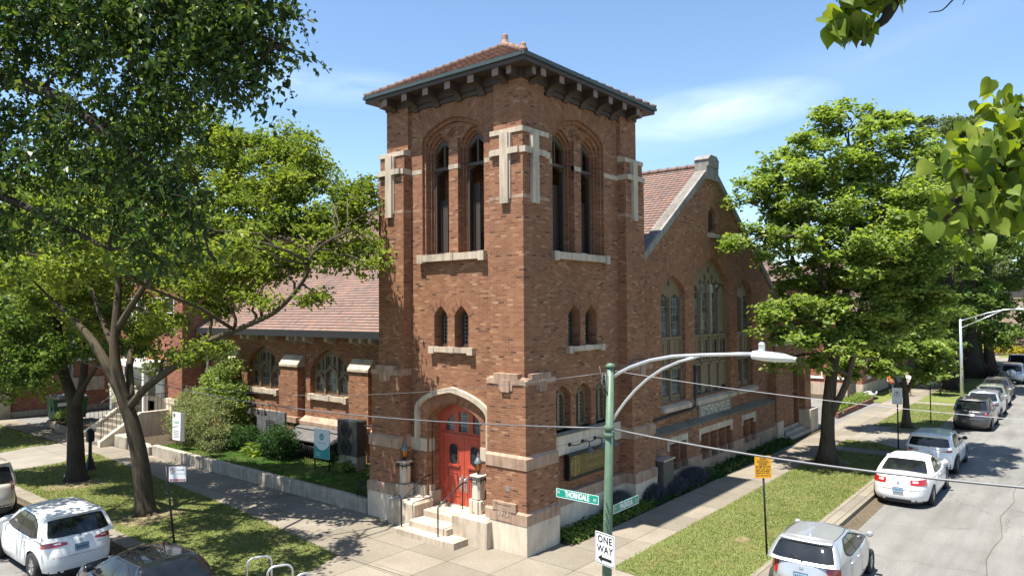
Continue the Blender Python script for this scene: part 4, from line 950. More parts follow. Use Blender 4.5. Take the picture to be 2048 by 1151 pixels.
# ---- overhead cables
def cable(name,label,pts,r,m):
    mb=MB(); P=[]
    for a,b in zip(pts[:-1],pts[1:]):
        a=Vector(a);b=Vector(b)
        for k in range(12): P.append(a.lerp(b,k/12))
    P.append(Vector(pts[-1]));mb.tube(P,r,6); mb.build(name,m,None,P[0],label,'cable')
def sag(a,b,s,n=24):
    a=Vector(a);b=Vector(b); return [a.lerp(b,k/n)-Vector((0,0,s*4*(k/n)*(1-k/n))) for k in range(n+1)]
def cab(label,pts,r,m):
    mb=MB(); mb.tube(pts,r,6); mb.build('overhead_cable',m,None,pts[0],label,'cable')
cab('thick grey overhead cable crossing the street to the right of the green pole',sag((PX,PY+.05,4.49),(-4.2,-15.2,4.72),.28),.017,M['wire'])
cab('dark overhead cable running left from the green pole past the church doors',sag((PX,PY+.15,4.48),(-4.5,19.6,4.95),.62),.014,M['wire'])
cab('thin bright overhead cable from the pole top across the street',sag((PX,PY,5.50),(-4.2,-15.2,5.25),.18),.0048,M['wirelight'])
cab('thin overhead wire sloping left from the pole top',sag((PX,PY+.1,5.45),(-4.45,19.6,5.05),.95),.006,M['wire'])
# ---- other posts
def lamp_post(lbl,p,h,dirv,m):
    t=thing('street_light',lbl,'street light',p); x,y=p[:2]; mb=MB(); mb.tube([(x,y,0),(x,y,h*.5),(x,y,h)],[.12,.095,.075],12); mb.lathe([(.2,0),(.2,.06),(.14,.12)],(x,y,0),12); mb.build('pole',m,t)
    d=Vector(dirv); o=Vector((x,y,h-.1)); mb=MB()
    mb.tube([o,o+d*1.6+Vector((0,0,.55)),o+d*2.5+Vector((0,0,.75)),o+d*3.2+Vector((0,0,.80))],.038,8); mb.tube([o-Vector((0,0,.5)),o+d*1.2+Vector((0,0,.1)),o+d*2.3+Vector((0,0,.66))],.03,8); mb.tube([o+d*.9+Vector((0,0,-.04)),o+d*.9+Vector((0,0,.28))],.02,6); mb.build('arm',m,t)
    lamp_head(t,o+d*3.15+Vector((0,0,.78)),d,.65); return t
lamp_post('silver street light with angled double arm beyond the row of parked cars',(42.1,-4.62,0),5.6,(0,-1,0),M['alu'])
pl=gz(139,952); lamp_post('pale street light pole beside the forked tree at left',(pl.x,pl.y,0),6.6,(-1,0,0),M['steel'])
def post(t,base,top,r,m,name='post'):
    mb=MB(); mb.tube([base,top],r,8); return mb.build(name,m,t)
# no parking sign
b=gz(352,1118); t=at(332,931,19.1); np_=thing('parking_sign','white no parking tow zone sign on a leaning black post in the left turf','parking sign',(b.x,b.y,0)); post(np_,b,t,.026,M['iron'])
o=at(355,947,19.05); ux=Vector((.62,-.78,0)).normalized(); n=Vector((-ux.y*-1,0,0)); n=Vector((ux.y,-ux.x,0)); n=n if n.dot(Vector(C_POS)-o)>0 else -n
fm=frame(o,ux,(0,0,1),n); mb=MB(); mb.plate(fm,rrect(-.23,-.20,.23,.20,.03,3),[],-.003,.003); mb.build('panel',M['signwhite'],np_)
mb=MB(); C1=circ(-.13,.095,.075,20);C2=circ(-.13,.095,.062,20); ring(mb,fm,C2+[C2[0]],C1+[C1[0]],.005,.003); mb.plate(fm,[(-.185,.14),(-.175,.15),(-.075,.05),(-.085,.04)],[],.0045,.005); mb.plate(fm,rect(-.21,-.185,.21,-.13),[],.004,.005); mb.build('red_marking',M['signred'],np_)
text_mesh('P',.11,fm,-.13,.095,M['signblack'],np_,'lettering',.006,.9); text_mesh('TOW ZONE',.05,fm,0,-.158,M['signwhite'],np_,'lettering',.006,1.3)
mb=MB(); mb.plate(fm,[(-.03,.118),(.13,.118),(.13,.135),(.18,.112),(.13,.09),(.13,.107),(-.03,.107)],[],.004,.005); mb.plate(fm,rect(-.2,.005,.2,.010),[],.004,.005); mb.build('arrow',M['signblack'],np_)
# yellow school zone sign
b=gz(1534,1110); ys=thing('school_zone_sign','yellow SAFE SCHOOL ZONE sign on a dark post in the right turf','traffic sign',(b.x,b.y,0)); t=at(1525,915,19.2); post(ys,b,t,.028,M['iron'])
o=at(1526,933,19.12); ux=Vector((.66,-.75,0)).normalized(); n=Vector((ux.y,-ux.x,0)); n=n if n.dot(Vector(C_POS)-o)>0 else -n
up=Vector((-.02,.0,1)).normalized(); fm=frame(o,ux,up,n); mb=MB(); mb.plate(fm,rrect(-.225,-.30,.225,.30,.04,3),[],-.003,.003); mb.build('panel',M['signyellow'],ys)
for tx,v,sz in (('SAFE',.215,.085),('SCHOOL',.145,.085),('ZONE',.075,.085)): text_mesh(tx,sz,fm,0,v,M['signblack'],ys,'lettering',.006,.95,bold=.001)
mb=MB()
for v,row in ((.02,'###.###.##.#.###'),(-.015,'##.####.###.##.#'),(-.07,'#####.####.#####'),(-.115,'####.###.######'),(-.16,'######.###.####'),(-.225,'####.####.###.##')):
    for k,ch in enumerate(row):
        if ch=='#': mb.plate(fm,rect(-.195+.0245*k,v-.011,-.195+.0245*k+.019,v+.011),[],.0045,.005)
mb.build('fine_print',M['signblack'],ys)
def small_sign(lbl,base,h,w,hh,ux,mark,red=False):
    t=thing('parking_sign',lbl,'parking sign',base); post(t,(base[0],base[1],0),(base[0],base[1],h),.03,M['iron']); o=Vector((base[0]-.04,base[1],h-hh/2+.05)); n=Vector((-.9,-.3,0)).normalized(); fm=frame(o,Vector((.3,-.95,0)).normalized(),(0,0,1),n)
    mb=MB(); mb.plate(fm,rrect(-w/2,-hh/2,w/2,hh/2,.03,2),[],-.003,.003); mb.build('panel',mark,t)
    text_mesh('P',.22,fm,0,.10,M['signblack'],t,'lettering',.006,.9); mb=MB(); c=circ(0,.10,.12,16);e=circ(0,.10,.10,16); ring(mb,fm,e+[e[0]],c+[c[0]],.006,.003); mb.build('red_ring',M['signred'],t)
small_sign('small grey parking sign on a black post in front of the small tree',(21.8,-4.62,0),2.75,.42,.75,None,M['steel'])
small_sign('small white parking sign on a post beside the sapling and driveway',(30.63,-4.55,0),2.75,.34,.62,None,M['signwhite'])
# cast post in the left turf
b=gz(180,938); cb=thing('call_box','dark cast iron box on a flared post beside the left sidewalk','utility post',(b.x,b.y,0)); mb=MB(); mb.lathe([(.26,0),(.25,.04),(.12,.42),(.075,.55),(.07,1.15)],b,8,0,False); mb.build('post',M['iron'],cb); mb=MB(); mb.box((b.x-.14,b.y-.13,1.15),(b.x+.14,b.y+.13,1.62),0,.05); mb.lathe([(.15,1.60),(.06,1.70)],b,8); mb.build('box',M['iron'],cb)
# bike rack: three hoops
for k,(x0,x1,yy) in enumerate(((492,545,1107),(533,587,1124),(588,626,1140))):
    a=gz(x0+2,yy+10,.86); c=gz(x1-2,yy+2,.86); e=(c-a); w=e.length; e.normalize()
    t=thing('bike_rack',('rearmost','middle','nearest')[k]+' of three silver bike hoops at the lower left sidewalk','bike rack',(a.x,a.y,0),'silver bike hoops'); mb=MB(); r=.16
    P=[Vector((a.x,a.y,0)),Vector((a.x,a.y,.86-r))]+[Vector((a.x,a.y,.86-r))+e*(r-r*math.cos(q))+Vector((0,0,r*math.sin(q))) for q in (rad(22),rad(45),rad(68),rad(90))]+[Vector((a.x,a.y,.86))+e*(w-r)]+[Vector((a.x,a.y,.86-r))+e*(w-r+r*math.sin(q))+Vector((0,0,r*math.cos(q))) for q in (rad(22),rad(45),rad(68),rad(90))]+[Vector((a.x,a.y,0))+e*w]
    mb.tube(P,.026,10); mb.build('hoop',M['alu'],t)
    mb=MB(); mb.lathe([(.07,0),(.07,.012)],P[0],12); mb.lathe([(.07,0),(.07,.012)],P[-1],12); mb.build('foot_plate',M['alu'],t)
# ---- lawn objects beside the aisle
sg=thing('lawn_sign','white and teal lawn sign on two black legs before the awning','sign',(1.8,11.4,.4)); o=Vector((1.79,11.42,1.42)); ux=Vector((.09,-1,0)).normalized(); n=Vector((-1,-.09,0)); fm=frame(o,ux,(0,0,1),n)
mb=MB(); 
for s in (-.40,.40): mb.tube([fm(s,-1.04,-.02),fm(s,.55,-.02)],.026,6)
mb.plate(fm,rect(-.44,-.60,.44,-.54),[],-.05,-.005); mb.build('legs',M['iron'],sg)
mb=MB(); mb.plate(fm,rect(-.44,-.56,.44,.56),[],-.01,.004); mb.build('panel',M['signwhite'],sg)
cu=[(-.43,-.02)]+[(-.43+.86*k/12,-.02-.22*math.sin(PI*k/12)) for k in range(1,12)]+[(.43,-.02)]; mb=MB(); mb.plate(fm,[(-.43,-.55),(.43,-.55)]+cu[::-1],[],.004,.006); mb.plate(fm,circ(0,.27,.13,20),[],.004,.006); mb.build('teal_field',M['signteal'],sg)
text_mesh('SABLE LABS',.085,fm,0,.03,M['signteal'],sg,'lettering',.006,1.); 
mb=MB(); 
for k,w in enumerate((.36,.30,.38)): mb.plate(fm,rect(-.34,-.36-.055*k,-.34+w*.8,-.345-.055*k),[],.0075,.0085)
for z in (.32,.27,.22): mb.plate(fm,rect(-.08,z-.008,.08,z+.008),[],.0075,.0085)
mb.build('pale_lines',M['signwhite'],sg)
ns_=thing('lawn_sign','white lawn sign with the word NURSE among shrubs by the wall end','sign',(.33,19.85,.4)); o=Vector((.32,19.85,1.45)); ux=Vector((.1,-1,0)).normalized(); fm=frame(o,ux,(0,0,1),(-1,-.1,0))
mb=MB(); mb.tube([fm(-.2,-1.1,-.02),fm(-.2,.5,-.02)],.02,6); mb.tube([fm(.25,-1.1,-.02),fm(.25,.5,-.02)],.02,6); mb.build('legs',M['wood'],ns_)
mb=MB(); mb.plate(fm,rect(-.46,-.62,.46,.62),[],-.01,.004); mb.build('panel',M['signwhite'],ns_)
mb=MB(); mb.plate(fm,[(.18,.62),(.46,.62),(.46,-.62),(.12,-.62),(.16,-.1)],[],.004,.006); mb.plate(fm,circ(-.32,.47,.09,16),[],.004,.006); mb.plate(fm,[(-.46,-.06),(-.05,.03),(-.05,.0),(-.46,-.10)],[],.004,.006); mb.build('teal_band',M['acgrey'],ns_)
text_mesh('NURSE',.15,fm,-.15,.16,M['signteal'],ns_,'lettering',.0065,.9,bold=.003)
mb=MB()
for k in range(5): mb.plate(fm,rect(-.38,-.22-.07*k,.05,-.20-.07*k),[],.0065,.0075)
mb.build('fine_print',M['acgrey'],ns_)
ac=thing('cooling_unit','tall grey twin-fan cooling unit beside the tower','air conditioner',(3.0,10.6,.4)); mb=MB(); mb.box((2.45,10.15,.95),(2.98,11.35,2.30),0,.03); mb.build('casing',M['acdark'],ac)
for z in (1.28,1.96):
    mb=MB(); 
    for r in (.09,.17,.25,.30): c=circ(0,0,r,20); e=circ(0,0,r-.012,20); fm=frame((2.44,10.75,z),(0,1,0),(0,0,1),(-1,0,0)); ring(mb,fm,e+[e[0]],c+[c[0]],.02,.0)
    for k in range(6): mb.tube([fm(0,0,.015),fm(.3*math.cos(k*PI/3),.3*math.sin(k*PI/3),.015)],.007,4)
    mb.plate(fm,circ(0,0,.29,20),[],-.006,.002,1); mb.build('fan_grille',[M['blackplastic'],M['acdark']],ac)
mb=MB(); mb.box((2.5,10.2,.3),(2.95,11.3,.95)); mb.build('plinth',M['conc'],ac); mb=MB(); mb.tube([(2.8,10.17,1.2),(2.6,9.6,1.0),(2.5,9.3,.55),(2.7,9.1,.45),(3.2,9.2,.6)],.012,5); mb.tube([(2.8,10.17,2.1),(3.3,9.6,2.1),(3.5,9.5,1.2)],.025,6); mb.build('hose',M['wire'],ac)
mt=thing('meter_box','pale meter box on the wall between cooling unit and tower','meter box',(3.7,9.2,1.2)); mb=MB(); mb.box((3.2,8.9,1.3),(3.5,9.3,1.85),0,.03); mb.lathe([(.12,0),(.12,.14),(.06,.2)],(3.35,9.1,1.85),12); mb.build('casing',M['acgrey'],mt); mb=MB(); mb.tube([(3.35,9.1,.3),(3.35,9.1,1.3)],.03,6); mb.build('conduit',M['steel'],mt)
aw=thing('awning','faded grey slanting awning over the basement stair by the aisle wall','awning',(3.0,13.6,.4)); mb=MB(); mb.prism([(2.55,11.9,1.16),(2.55,11.9,1.20),(3.84,11.9,1.52),(3.84,11.9,1.47)],(0,3.8,0),0); mb.build('cover',M['tarp'],aw)
mb=MB()
for y in (11.8,12.8,13.8,14.8,15.7): mb.tube([(2.6,y,.35),(2.6,y,1.16)],.022,6)
for k in range(32): mb.tube([(2.5,11.8+.124*k,.4),(2.5,11.8+.124*k,1.0)],.009,4)
mb.tube([(2.5,11.8,1.0),(2.5,15.7,1.0)],.018,6); mb.build('railing',M['iron'],aw); mb=MB(); mb.box((3.0,11.75,.41),(3.85,15.75,.44)); mb.box((3.4,11.8,.44),(3.46,15.7,1.45)); mb.build('stairwell',M['iron'],aw)
sl=thing('slate_board','dark grey stone name board with incised lettering behind the shrubs','sign',(2.9,16.6,.4)); fm=frame((2.72,16.4,1.3),(.05,-1,0),(0,0,1),(-1,-.05,0)); mb=MB(); mb.plate(fm,rect(-1.0,-.95,1.0,.85),[],-.10,0); mb.build('board',M['slate'],sl)
mb=MB()
for k in range(6): mb.plate(fm,rect(-.3+.1*k,-.25,-.27+.1*k,.45-.02*abs(k-2.5)),[],.001,.006)
for z in (.2,.3,.4): mb.plate(fm,rect(-.36,z,.33,z+.03),[],.002,.005)
mb.build('emblem',M['iron'],sl); text_mesh('LUTHERAN CHURCH',.17,fm,0,-.5,M['iron'],sl,'lettering',.004,.9)
for k in range(3):
    y=17.1-.55*k; g=thing('gooseneck_lamp',('left','middle','right')[k]+' black lamp hanging over the slate board','lamp',(2.7,y,2.2),'gooseneck lamps over the slate board'); mb=MB(); mb.tube([(2.78,y,1.6),(2.78,y,2.30),(2.65,y,2.42),(2.45,y,2.45),(2.28,y+.05,2.40),(2.2,y+.08,2.28)],.015,6); mb.build('arm',M['iron'],g); mb=MB(); mb.lathe([(.025,0),(.06,-.05),(.14,-.22),(.145,-.23)],(2.2,y+.08,2.28),12); mb.build('shade',M['iron'],g)
fc=thing('iron_fence','short black wrought iron fence on the wall end beside the tower','fence',(.15,6.9,.46)); mb=MB()
for k in range(9): mb.tube([(.12,6.62+.07*k,.44),(.12,6.62+.07*k,1.02+.03*math.sin(k))],.009,5)
for k in range(12): mb.tube([(.12+.12*k,6.68,.44),(.12+.12*k,6.68,1.0)],.009,5)
for z in (.55,.95): mb.tube([(.12,6.60,z),(.12,7.2,z)],.012,5); mb.tube([(.12,6.68,z),(1.5,6.68,z)],.012,5)
mb.build('railing',M['iron'],fc); mb=MB(); mb.tube([(.12,7.18,.4),(.12,7.18,1.08)],.02,6); mb.build('post',M['iron'],fc)
# ---- neighbours
def windows(par,fm,us,zs,w,h,fmats='white',d=0.,shade=True):
    for u in us:
        for z in zs:
            mb=MB(); mb.plate(fm,rect(u-w/2,z,u+w/2,z+h),[rect(u-w/2+.07,z+.07,u+w/2-.07,z+h/2-.03),rect(u-w/2+.07,z+h/2+.03,u+w/2-.07,z+h-.07)],d-.02,d+.05); mb.plate(fm,rect(u-w/2-.08,z-.12,u+w/2+.08,z),[],d-.07,d+.05); wn=mb.build('window',M[fmats],par)
            g=MB(); g.plate(fm,rect(u-w/2+.05,z+.05,u+w/2-.05,z+h-.05),[],d+.015,d+.03); g.build('pane',M['glass'],wn)
ph=thing('parish_house','red brick parish house with white entrance behind the railed steps','house',(3,28,0)); mb=MB()
mb.plate(FM(24.62),rect(2.8,0,18,10.6),[],0,.3); mb.plate(FT(2.8),rect(24.65,0,33.0,10.6),[],0.003,.3); mb.box((3.1,32.7,0),(18,33,10.6)); mb.box((17.7,25,0),(18,32.7,10.6)); mb.build('wall',M['redbrick'],ph)
mb=MB(); mb.box((2.7,24.5,10.6),(18.1,33.1,10.85)); mb.box((3.0,24.9,10.2),(17.8,32.8,10.35)); mb.build('parapet',M['stone'],ph)
mb=MB(); mb.box((2.62,24.6,1.75),(2.82,33,2.0)); mb.box((2.64,25.4,0),(2.82,31.9,1.75),0); mb.build('base_course',M['palestone'],ph)
windows(ph,FT(2.78),(30.9,29.3),(2.6,5.6,8.2),1.1,1.7); windows(ph,FT(2.78),(26.0,27.4),(5.6,8.2),1.1,1.7); windows(ph,FM(24.6),(8.,11.,14.),(8.4,),1.1,1.5)
mb=MB(); mb.box((1.6,26.3,3.65),(2.8,30.4,3.9)); 
for y in (26.4,30.3): mb.box((1.62,y-.1,1.2),(1.85,y+.1,3.65))
mb.box((2.68,26.5,1.2),(2.8,30.2,3.6)); pc=mb.build('porch_front',M['white'],ph); windows(pc,FT(2.68),(29.6,),(1.9,),.8,1.4,'white'); mb=MB(); mb.plate(FT(2.66),rect(27.3,1.2,28.3,3.3),[],-.02,.03); mb.build('door',M['acgrey'],ph)
es=thing('house_steps','concrete entry steps with sloping side wall at the parish house','steps',(0,27,0)); mb=MB()
for k in range(6): mb.box((-.6+.33*k,25.9,-.05),(2.7,28.3,.2+.2*k),0,.01) if k==5 else mb.box((-.6+.33*k,25.9,-.05),(-.6+.33*(k+1)+.02,28.3,.2+.2*k),0,.01)
mb.prism([(-.7,25.6,-.1),(-.7,25.6,.25),(1.2,25.6,1.45),(2.7,25.6,1.45),(2.7,25.6,-.1)],(0,.3,0),1); mb.prism([(-.7,28.3,-.1),(-.7,28.3,.25),(1.2,28.3,1.45),(2.7,28.3,1.45),(2.7,28.3,-.1)],(0,.3,0),1); mb.build('stair',[M['walk'],M['palestone']],es)
for y,l in ((25.75,'near dark iron railing of the parish house steps'),(28.45,'far dark iron railing of the parish house steps')):
    r=thing('handrail',l,'railing',(0,y,0),'iron railings of the parish house steps'); mb=MB(); mb.tube([(-.6,y,.0),(-.6,y,1.15),(1.2,y,2.3),(2.6,y,2.3)],.022,6)
    for k in range(16): 
        x=-.5+.2*k; zb=.25+.63*max(0,min(1.9,x+.7)); mb.tube([(x,y,min(zb,1.45)),(x,y,min(1.15+.64*(x+.6),2.3))],.011,4)
    mb.build('rail',M['iron'],r)
lb=thing('corner_block','low stone block planter by the sloping step wall','planter',(0,24.6,0)); mb=MB(); mb.box((-.1,24.2,-.1),(.5,25.5,.55),0,.03); mb.build('block',M['conc'],lb)
lw=thing('brick_building','plain red brick building with concrete pilaster behind the dumpster','building',(4,42,0)); mb=MB(); mb.plate(FM(40.5),rect(-3.2,0,20,13),[],0,.3); mb.plate(FT(-3.2),rect(40.81,0,60,13),[],.0,.3); mb.build('wall',M['redbrick'],lw)
mb=MB(); mb.box((-3.25,40.2,0),(-.25,40.51,3.2)); mb.box((-3.25,40.3,0),(20,40.51,.35)); mb.box((3.0,40.36,1.3),(5.2,40.51,2.2)); mb.build('stone_base',M['conc'],lw); windows(lw,FM(40.48),(4.,7.,10.),(3.4,7.,10.),1.1,1.7)
mb=MB(); mb.box((-3.4,40.35,13),(20,60,13.3)); mb.build('parapet',M['stone'],lw)
dm=thing('dumpster','green steel dumpster with grey plastic lid beside the alley wall','dumpster',(1.4,36.2,0)); mb=MB(); x0,x1,y0,y1=.55,2.4,35.5,36.6
P=[(x0+.1,y0+.05,.2),(x1-.1,y0+.05,.2),(x1-.1,y1-.05,.2),(x0+.1,y1-.05,.2)];Q=[(x0,y0,1.35),(x1,y0,1.35),(x1,y1,1.5),(x0,y1,1.5)]
for i in range(4): mb.quad(P[i],P[(i+1)%4],Q[(i+1)%4],Q[i])
mb.poly(P[::-1]); mb.box((x0-.04,y0-.04,1.28),(x1+.04,y0,1.36)); mb.box((x0-.06,y0+.3,.75),(x0,y1-.3,.95)); 
for x in (x0+.5,x0+1.0,x0+1.4): mb.box((x-.03,y0-.03,.25),(x+.03,y0+.04,1.3))
mb.build('body',M['dumpster'],dm); mb=MB(); mb.prism([(x0-.06,y0-.06,1.37),(x0-.06,y0-.06,1.43),(x0-.06,y1+.03,1.60),(x0-.06,y1+.03,1.52)],(x1-x0+.12,0,0)); mb.build('lid',M['greyplastic'],dm)
for x in (x0+.25,x1-.25):
    for y in (y0+.2,y1-.2): 
        mb=MB(); mb.tube([(x-.03,y,.1),(x+.03,y,.1)],.1,10); mb.build('wheel',M['tyre'],dm)
mb=MB(); mb.plate(FM(y0-.01),rect(x0+.2,1.0,x0+1.0,1.2),[],-.035,-.03); mb.build('sticker',M['signwhite'],dm)
for k,(x,y,l) in enumerate(((-.3,31.1,'low wooden planter bed nearest the entry steps'),(-.1,32.9,'low wooden planter bed nearest the dumpster'))):
    p=thing('planter_bed',l,'planter',(x,y,0),'wooden planter beds'); mb=MB(); mb.box((x,y,0),(x+.9,y+1.6,.42),0,.02); mb.box((x+.05,y+.05,.42),(x+.85,y+1.55,.44),1)
    for z in (.12,.26): mb.box((x-.015,y-.015,z),(x+.915,y+1.615,z+.11),0)
    mb.build('box',[M['wood'],M['soil']],p)
# right-hand neighbours
def block(lbl,x0,x1,y0,y1,h,m,roofh,wx,wy,zs,base=True):
    t=thing('apartment_building',lbl,'building',((x0+x1)/2,(y0+y1)/2,0)); mb=MB(); mb.plate(FM(y0),rect(x0,0,x1,h),[],0,.3); mb.plate(FT(x0),rect(y0+.31,0,y1,h),[],0,.3); mb.plate(FTb(x1),rect(y0+.31,0,y1,h),[],0,.3); mb.build('wall',m,t)
    mb=MB(); cx,cy=(x0+x1)/2,(y0+y1)/2; e=.5; a=[(x0-e,y0-e,h),(x1+e,y0-e,h),(x1+e,y1+e,h),(x0-e,y1+e,h)]; k=min(x1-x0,y1-y0)/2; r0=(x0+k,y0+k,h+roofh);r1=(x1-k,y0+k,h+roofh) if (x1-x0)>(y1-y0) else (x0+k,y1-k,h+roofh)
    if (x1-x0)>(y1-y0): q=((a[0],a[1],r1,r0),(a[1],a[2],r1,r1),(a[2],a[3],r0,r1),(a[3],a[0],r0,r0))
    else: q=((a[0],a[1],r0,r0),(a[1],a[2],r1,r0),(a[2],a[3],r1,r1),(a[3],a[0],r0,r1))
    for s in q: courses(mb,bil(*s),16,.05)
    mb.poly(a[::-1],0); mb.build('roof',M['tile'],t)
    if base: mb=MB(); mb.box((x0-.08,y0-.08,0),(x1+.08,y0,.9)); mb.box((x0-.08,y0,0),(x0,y1,.9)); mb.build('base_course',M['stone'],t)
    windows(t,FM(y0),wx,zs,1.0,1.6); windows(t,FT(x0),wy,zs,1.0,1.6); return t
block('red brick apartment building with tiled roof beyond the alley, set back behind the hedge',41.0,58,1.4,6.5,5.6,M['redbrick'],2.2,(43,46,49,52,55),(2.6,4.6),(1.3,)) 
block('taller red brick apartment building behind the low one beyond the alley',44.0,60,7.0,24,8.6,M['redbrick'],3.2,(),(9,12,15,18,21),(1.4,4.6))
block('brown brick apartment building farther along the shaded sidewalk',63.,78,2.5,18,9.5,M['darkbrick'],2.5,(65,68,71,74),(4,8,12),(1.4,4.6))
block('pale buff house beyond the far cross street and flower garden',108,124,-9.,9,9.,M['palebrick'],2.5,(110,113),(-7,-4,-1,2,5),(1.6,5.0))
sheet('cross_street',[[(81,-60),(93,-60),(93,80),(81,80)]],.02,M['apron'])
hp=thing('hedge_planter','low brick planter edge along the sidewalk by the alley','planter',(34,.5,0)); mb=MB(); mb.box((29.6,.02,-.1),(38.2,.18,.32)); mb.build('edge',M['darkbrick'],hp)
fr=thing('iron_railing','black iron stair railing with pale handrail beyond the alley','railing',(38,1.5,0)); mb=MB()
for k in range(14): mb.tube([(37.2+.16*k,1.4,.1),(37.2+.16*k,1.4,1.15+.06*k)],.018,5)
mb.build('bars',M['iron'],fr); mb=MB(); mb.tube([(37.1,1.4,1.15),(39.3,1.4,2.0),(39.3,1.4,.1)],.03,6); mb.build('rail',M['steel'],fr)
tr=thing('white_basin','white rounded trough lying on the grass by the brick wall','trough',(40.3,.7,0)); rows=[]
for t in range(9):
    x=38.9+.33*t; w=.42*math.sqrt(max(.02,1-((t-4)/4.3)**2)); rows.append([(x,.75+w*math.cos(q),.42-.36*math.sin(q)*(1-.5*((t-4)/4.)**2)) for q in [PI*k/8 for k in range(9)]])
mb=MB(); mb.grid(rows); mb.tube([r[0] for r in rows],.025,5); mb.tube([r[-1] for r in rows],.025,5); mb.build('shell',M['white'],tr)

dp=thing('downspout','white downspout at the left end of the aisle wall behind the shrubs','downspout',(3.95,24.2,.4)); mb=MB(); mb.tube([(3.55,24.2,5.4),(3.9,24.2,5.1),(3.95,24.2,4.9),(3.95,24.2,.4)],.06,8); mb.build('pipe',M['white'],dp)
wsn=thing('wall_sign','small white sign on the brick wall above the large shrub','sign',(4.0,22.9,2.9)); mb=MB(); mb.plate(FT(4.06),rect(22.75,2.75,23.55,3.15),[],-.02,.02); mb.build('panel',M['signwhite'],wsn)
# =================================================================== parked vehicles (x forward in local coordinates)
class Car:
    def __init__(s,L,W,H,wb,ro,r=.32,belt=.93,hood=.86,sill=.24,rearx=None,trunk=None,cab=None,roof=None,nr=5.,nf=3.6,bulge=.05,rslope=.10,roofw=.76,trunkz=None):
        s.L,s.W,s.H,s.wb=L,W,H,wb; s.xr=-L/2+ro; s.xf=s.xr+wb; s.r=r; s.belt=belt; s.hood=hood; s.sill=sill
        s.cab=cab; s.roof=roof; s.nr=nr; s.nf=nf; s.bulge=bulge; s.rslope=rslope; s.roofw=roofw; s.trunkz=trunkz or belt
    def outline(s,th):
        """half plan outline: th 0 rear centre .. pi front centre (left side, y>=0)"""
        n=s.nr if th<PI/2 else s.nf; c,q=math.cos(th),math.sin(th)
        return (-math.copysign(abs(c)**(2/n),c)*s.L/2, abs(q)**(2/n)*s.W/2)
    def topz(s,x):
        b0,b1=s.cab
        if x>b1: t=min(1,(x-b1)/(s.L/2-b1)); return s.belt+(s.hood-s.belt)*(t**.8)-.10*max(0,t-.8)/.2
        if x<b0: t=min(1,(b0-x)/(s.L/2+b0) if s.L/2+b0>0 else 1); return s.belt+(s.trunkz-s.belt)*min(1,t*3)
        return s.belt
    def ins(s,z,zt,x):
        f=(z-s.sill)/(zt-s.sill); side=.05*max(0,(.25-f)/.25)**1.5+.055*max(0,(f-.62)/.38)**1.4
        if x<0: e=.05*max(0,(.2-f)/.2)+s.rslope*max(0,(f-.52)/.48)**1.1+(.012 if .5<f<.56 else 0)
        else: e=.06*max(0,(.2-f)/.2)+.22*max(0,(f-.55)/.45)**1.3
        return e,side
    def S(s,x,y,z):
        """point of the body side at plan-outline point (x,y) and height z"""
        zt=s.topz(x); e,q=s.ins(z,zt,x); return Vector((x*(1-e/(s.L/2)),y*(1-q/(s.W/2)),z))
    def arch(s,x):
        ra=s.r+.055; z=s.sill
        for xw in (s.xr,s.xf):
            if abs(x-xw)<ra: z=max(z,s.r+math.sqrt(ra*ra-(x-xw)**2)*.98-.01)
        return z
    def half(s):
        P=[s.outline(th) for th in np.linspace(0,PI/2*.93,16)]+[s.outline(th) for th in np.linspace(PI/2*1.06,PI,16)]
        x0=P[15][0];x1=P[16][0]; m=int((x1-x0)/.05)
        mid=[]
        for k in range(1,m):
            x=x0+(x1-x0)*k/m; nn=s.nr if x<0 else s.nf; mid.append((x,s.W/2*(1-abs(2*x/s.L)**nn)**(1/nn)))
        return P[:16]+mid+P[16:]
    def body(s,mb):
        H=s.half(); NL=11; rows=[]
        for (x,y) in H:
            zt=s.topz(x); zl=s.arch(x) if y>s.W*.40 else s.sill
            if y>s.W*.40 and zl>s.sill: pass
            col=[]
            for j in range(NL):
                f=j/(NL-1); z=zl+(zt-zl)*f; col.append(s.S(x,y,z))
            # shoulder roll to the deck
            t=col[-1]; col.append(Vector((t.x*(1-.03/(s.L/2)),t.y*(1-.05/(s.W/2)),t.z+.022))); col.append(Vector((t.x*(1-.10/(s.L/2)),t.y*(1-.16/(s.W/2)),t.z+.038))); rows.append(col)
        full=rows+[[Vector((p.x,-p.y,p.z)) for p in c] for c in rows[::-1][1:-1]]
        full.append(full[0])
        mb.grid(full)
        n=len(rows)
        dk=[]
        for c in rows:
            t=c[-1]; dk.append([Vector((t.x,t.y*f,t.z+.03*(1-f*f))) for f in (1,.6,.2,-.2,-.6,-1)])
        mb.grid(dk)
    # greenhouse ------------------------------------------------------
    def G(s,u,t,side=1):
        """greenhouse surface: u 0 rear centre ..1 rear corner ..2 front corner ..3 front centre; t 0 belt ..1 roof edge"""
        b0,b1=s.cab; r0,r1=s.roof; wb=s.W/2*.93; wr=s.W/2*s.roofw; tt=t; 
        rc=.16
        def pl(x0,x1,w,u):
            # rounded rectangle half: rear edge bows outward
            if u<=1: y=w*u*(1-.0); x=x0+.10*(u**4)
            elif u<=2: f=u-1; y=w*(1-.10*max(0,(f-.55)/.45)**2-.05*max(0,(.25-f)/.25)**2); x=x0+.10+(x1-x0-.28)*f; 
            else: f=u-2; y=w*.90*(1-f); x=x1-.18+.18*math.sin(f*PI/2)
            return x,y
        a=pl(b0,b1,wb,u); c=pl(r0,r1,wr,u); g=t; 
        x=a[0]+(c[0]-a[0])*g; y=a[1]+(c[1]-a[1])*(max(g,0)**1.25); z0=s.topz(min(max(a[0],-s.L/2*.9),s.L/2*.9)); z=z0+.005+(s.H-.055-z0)*(1-(1-min(g,1))**1.12)
        return Vector((x,y*side,z))
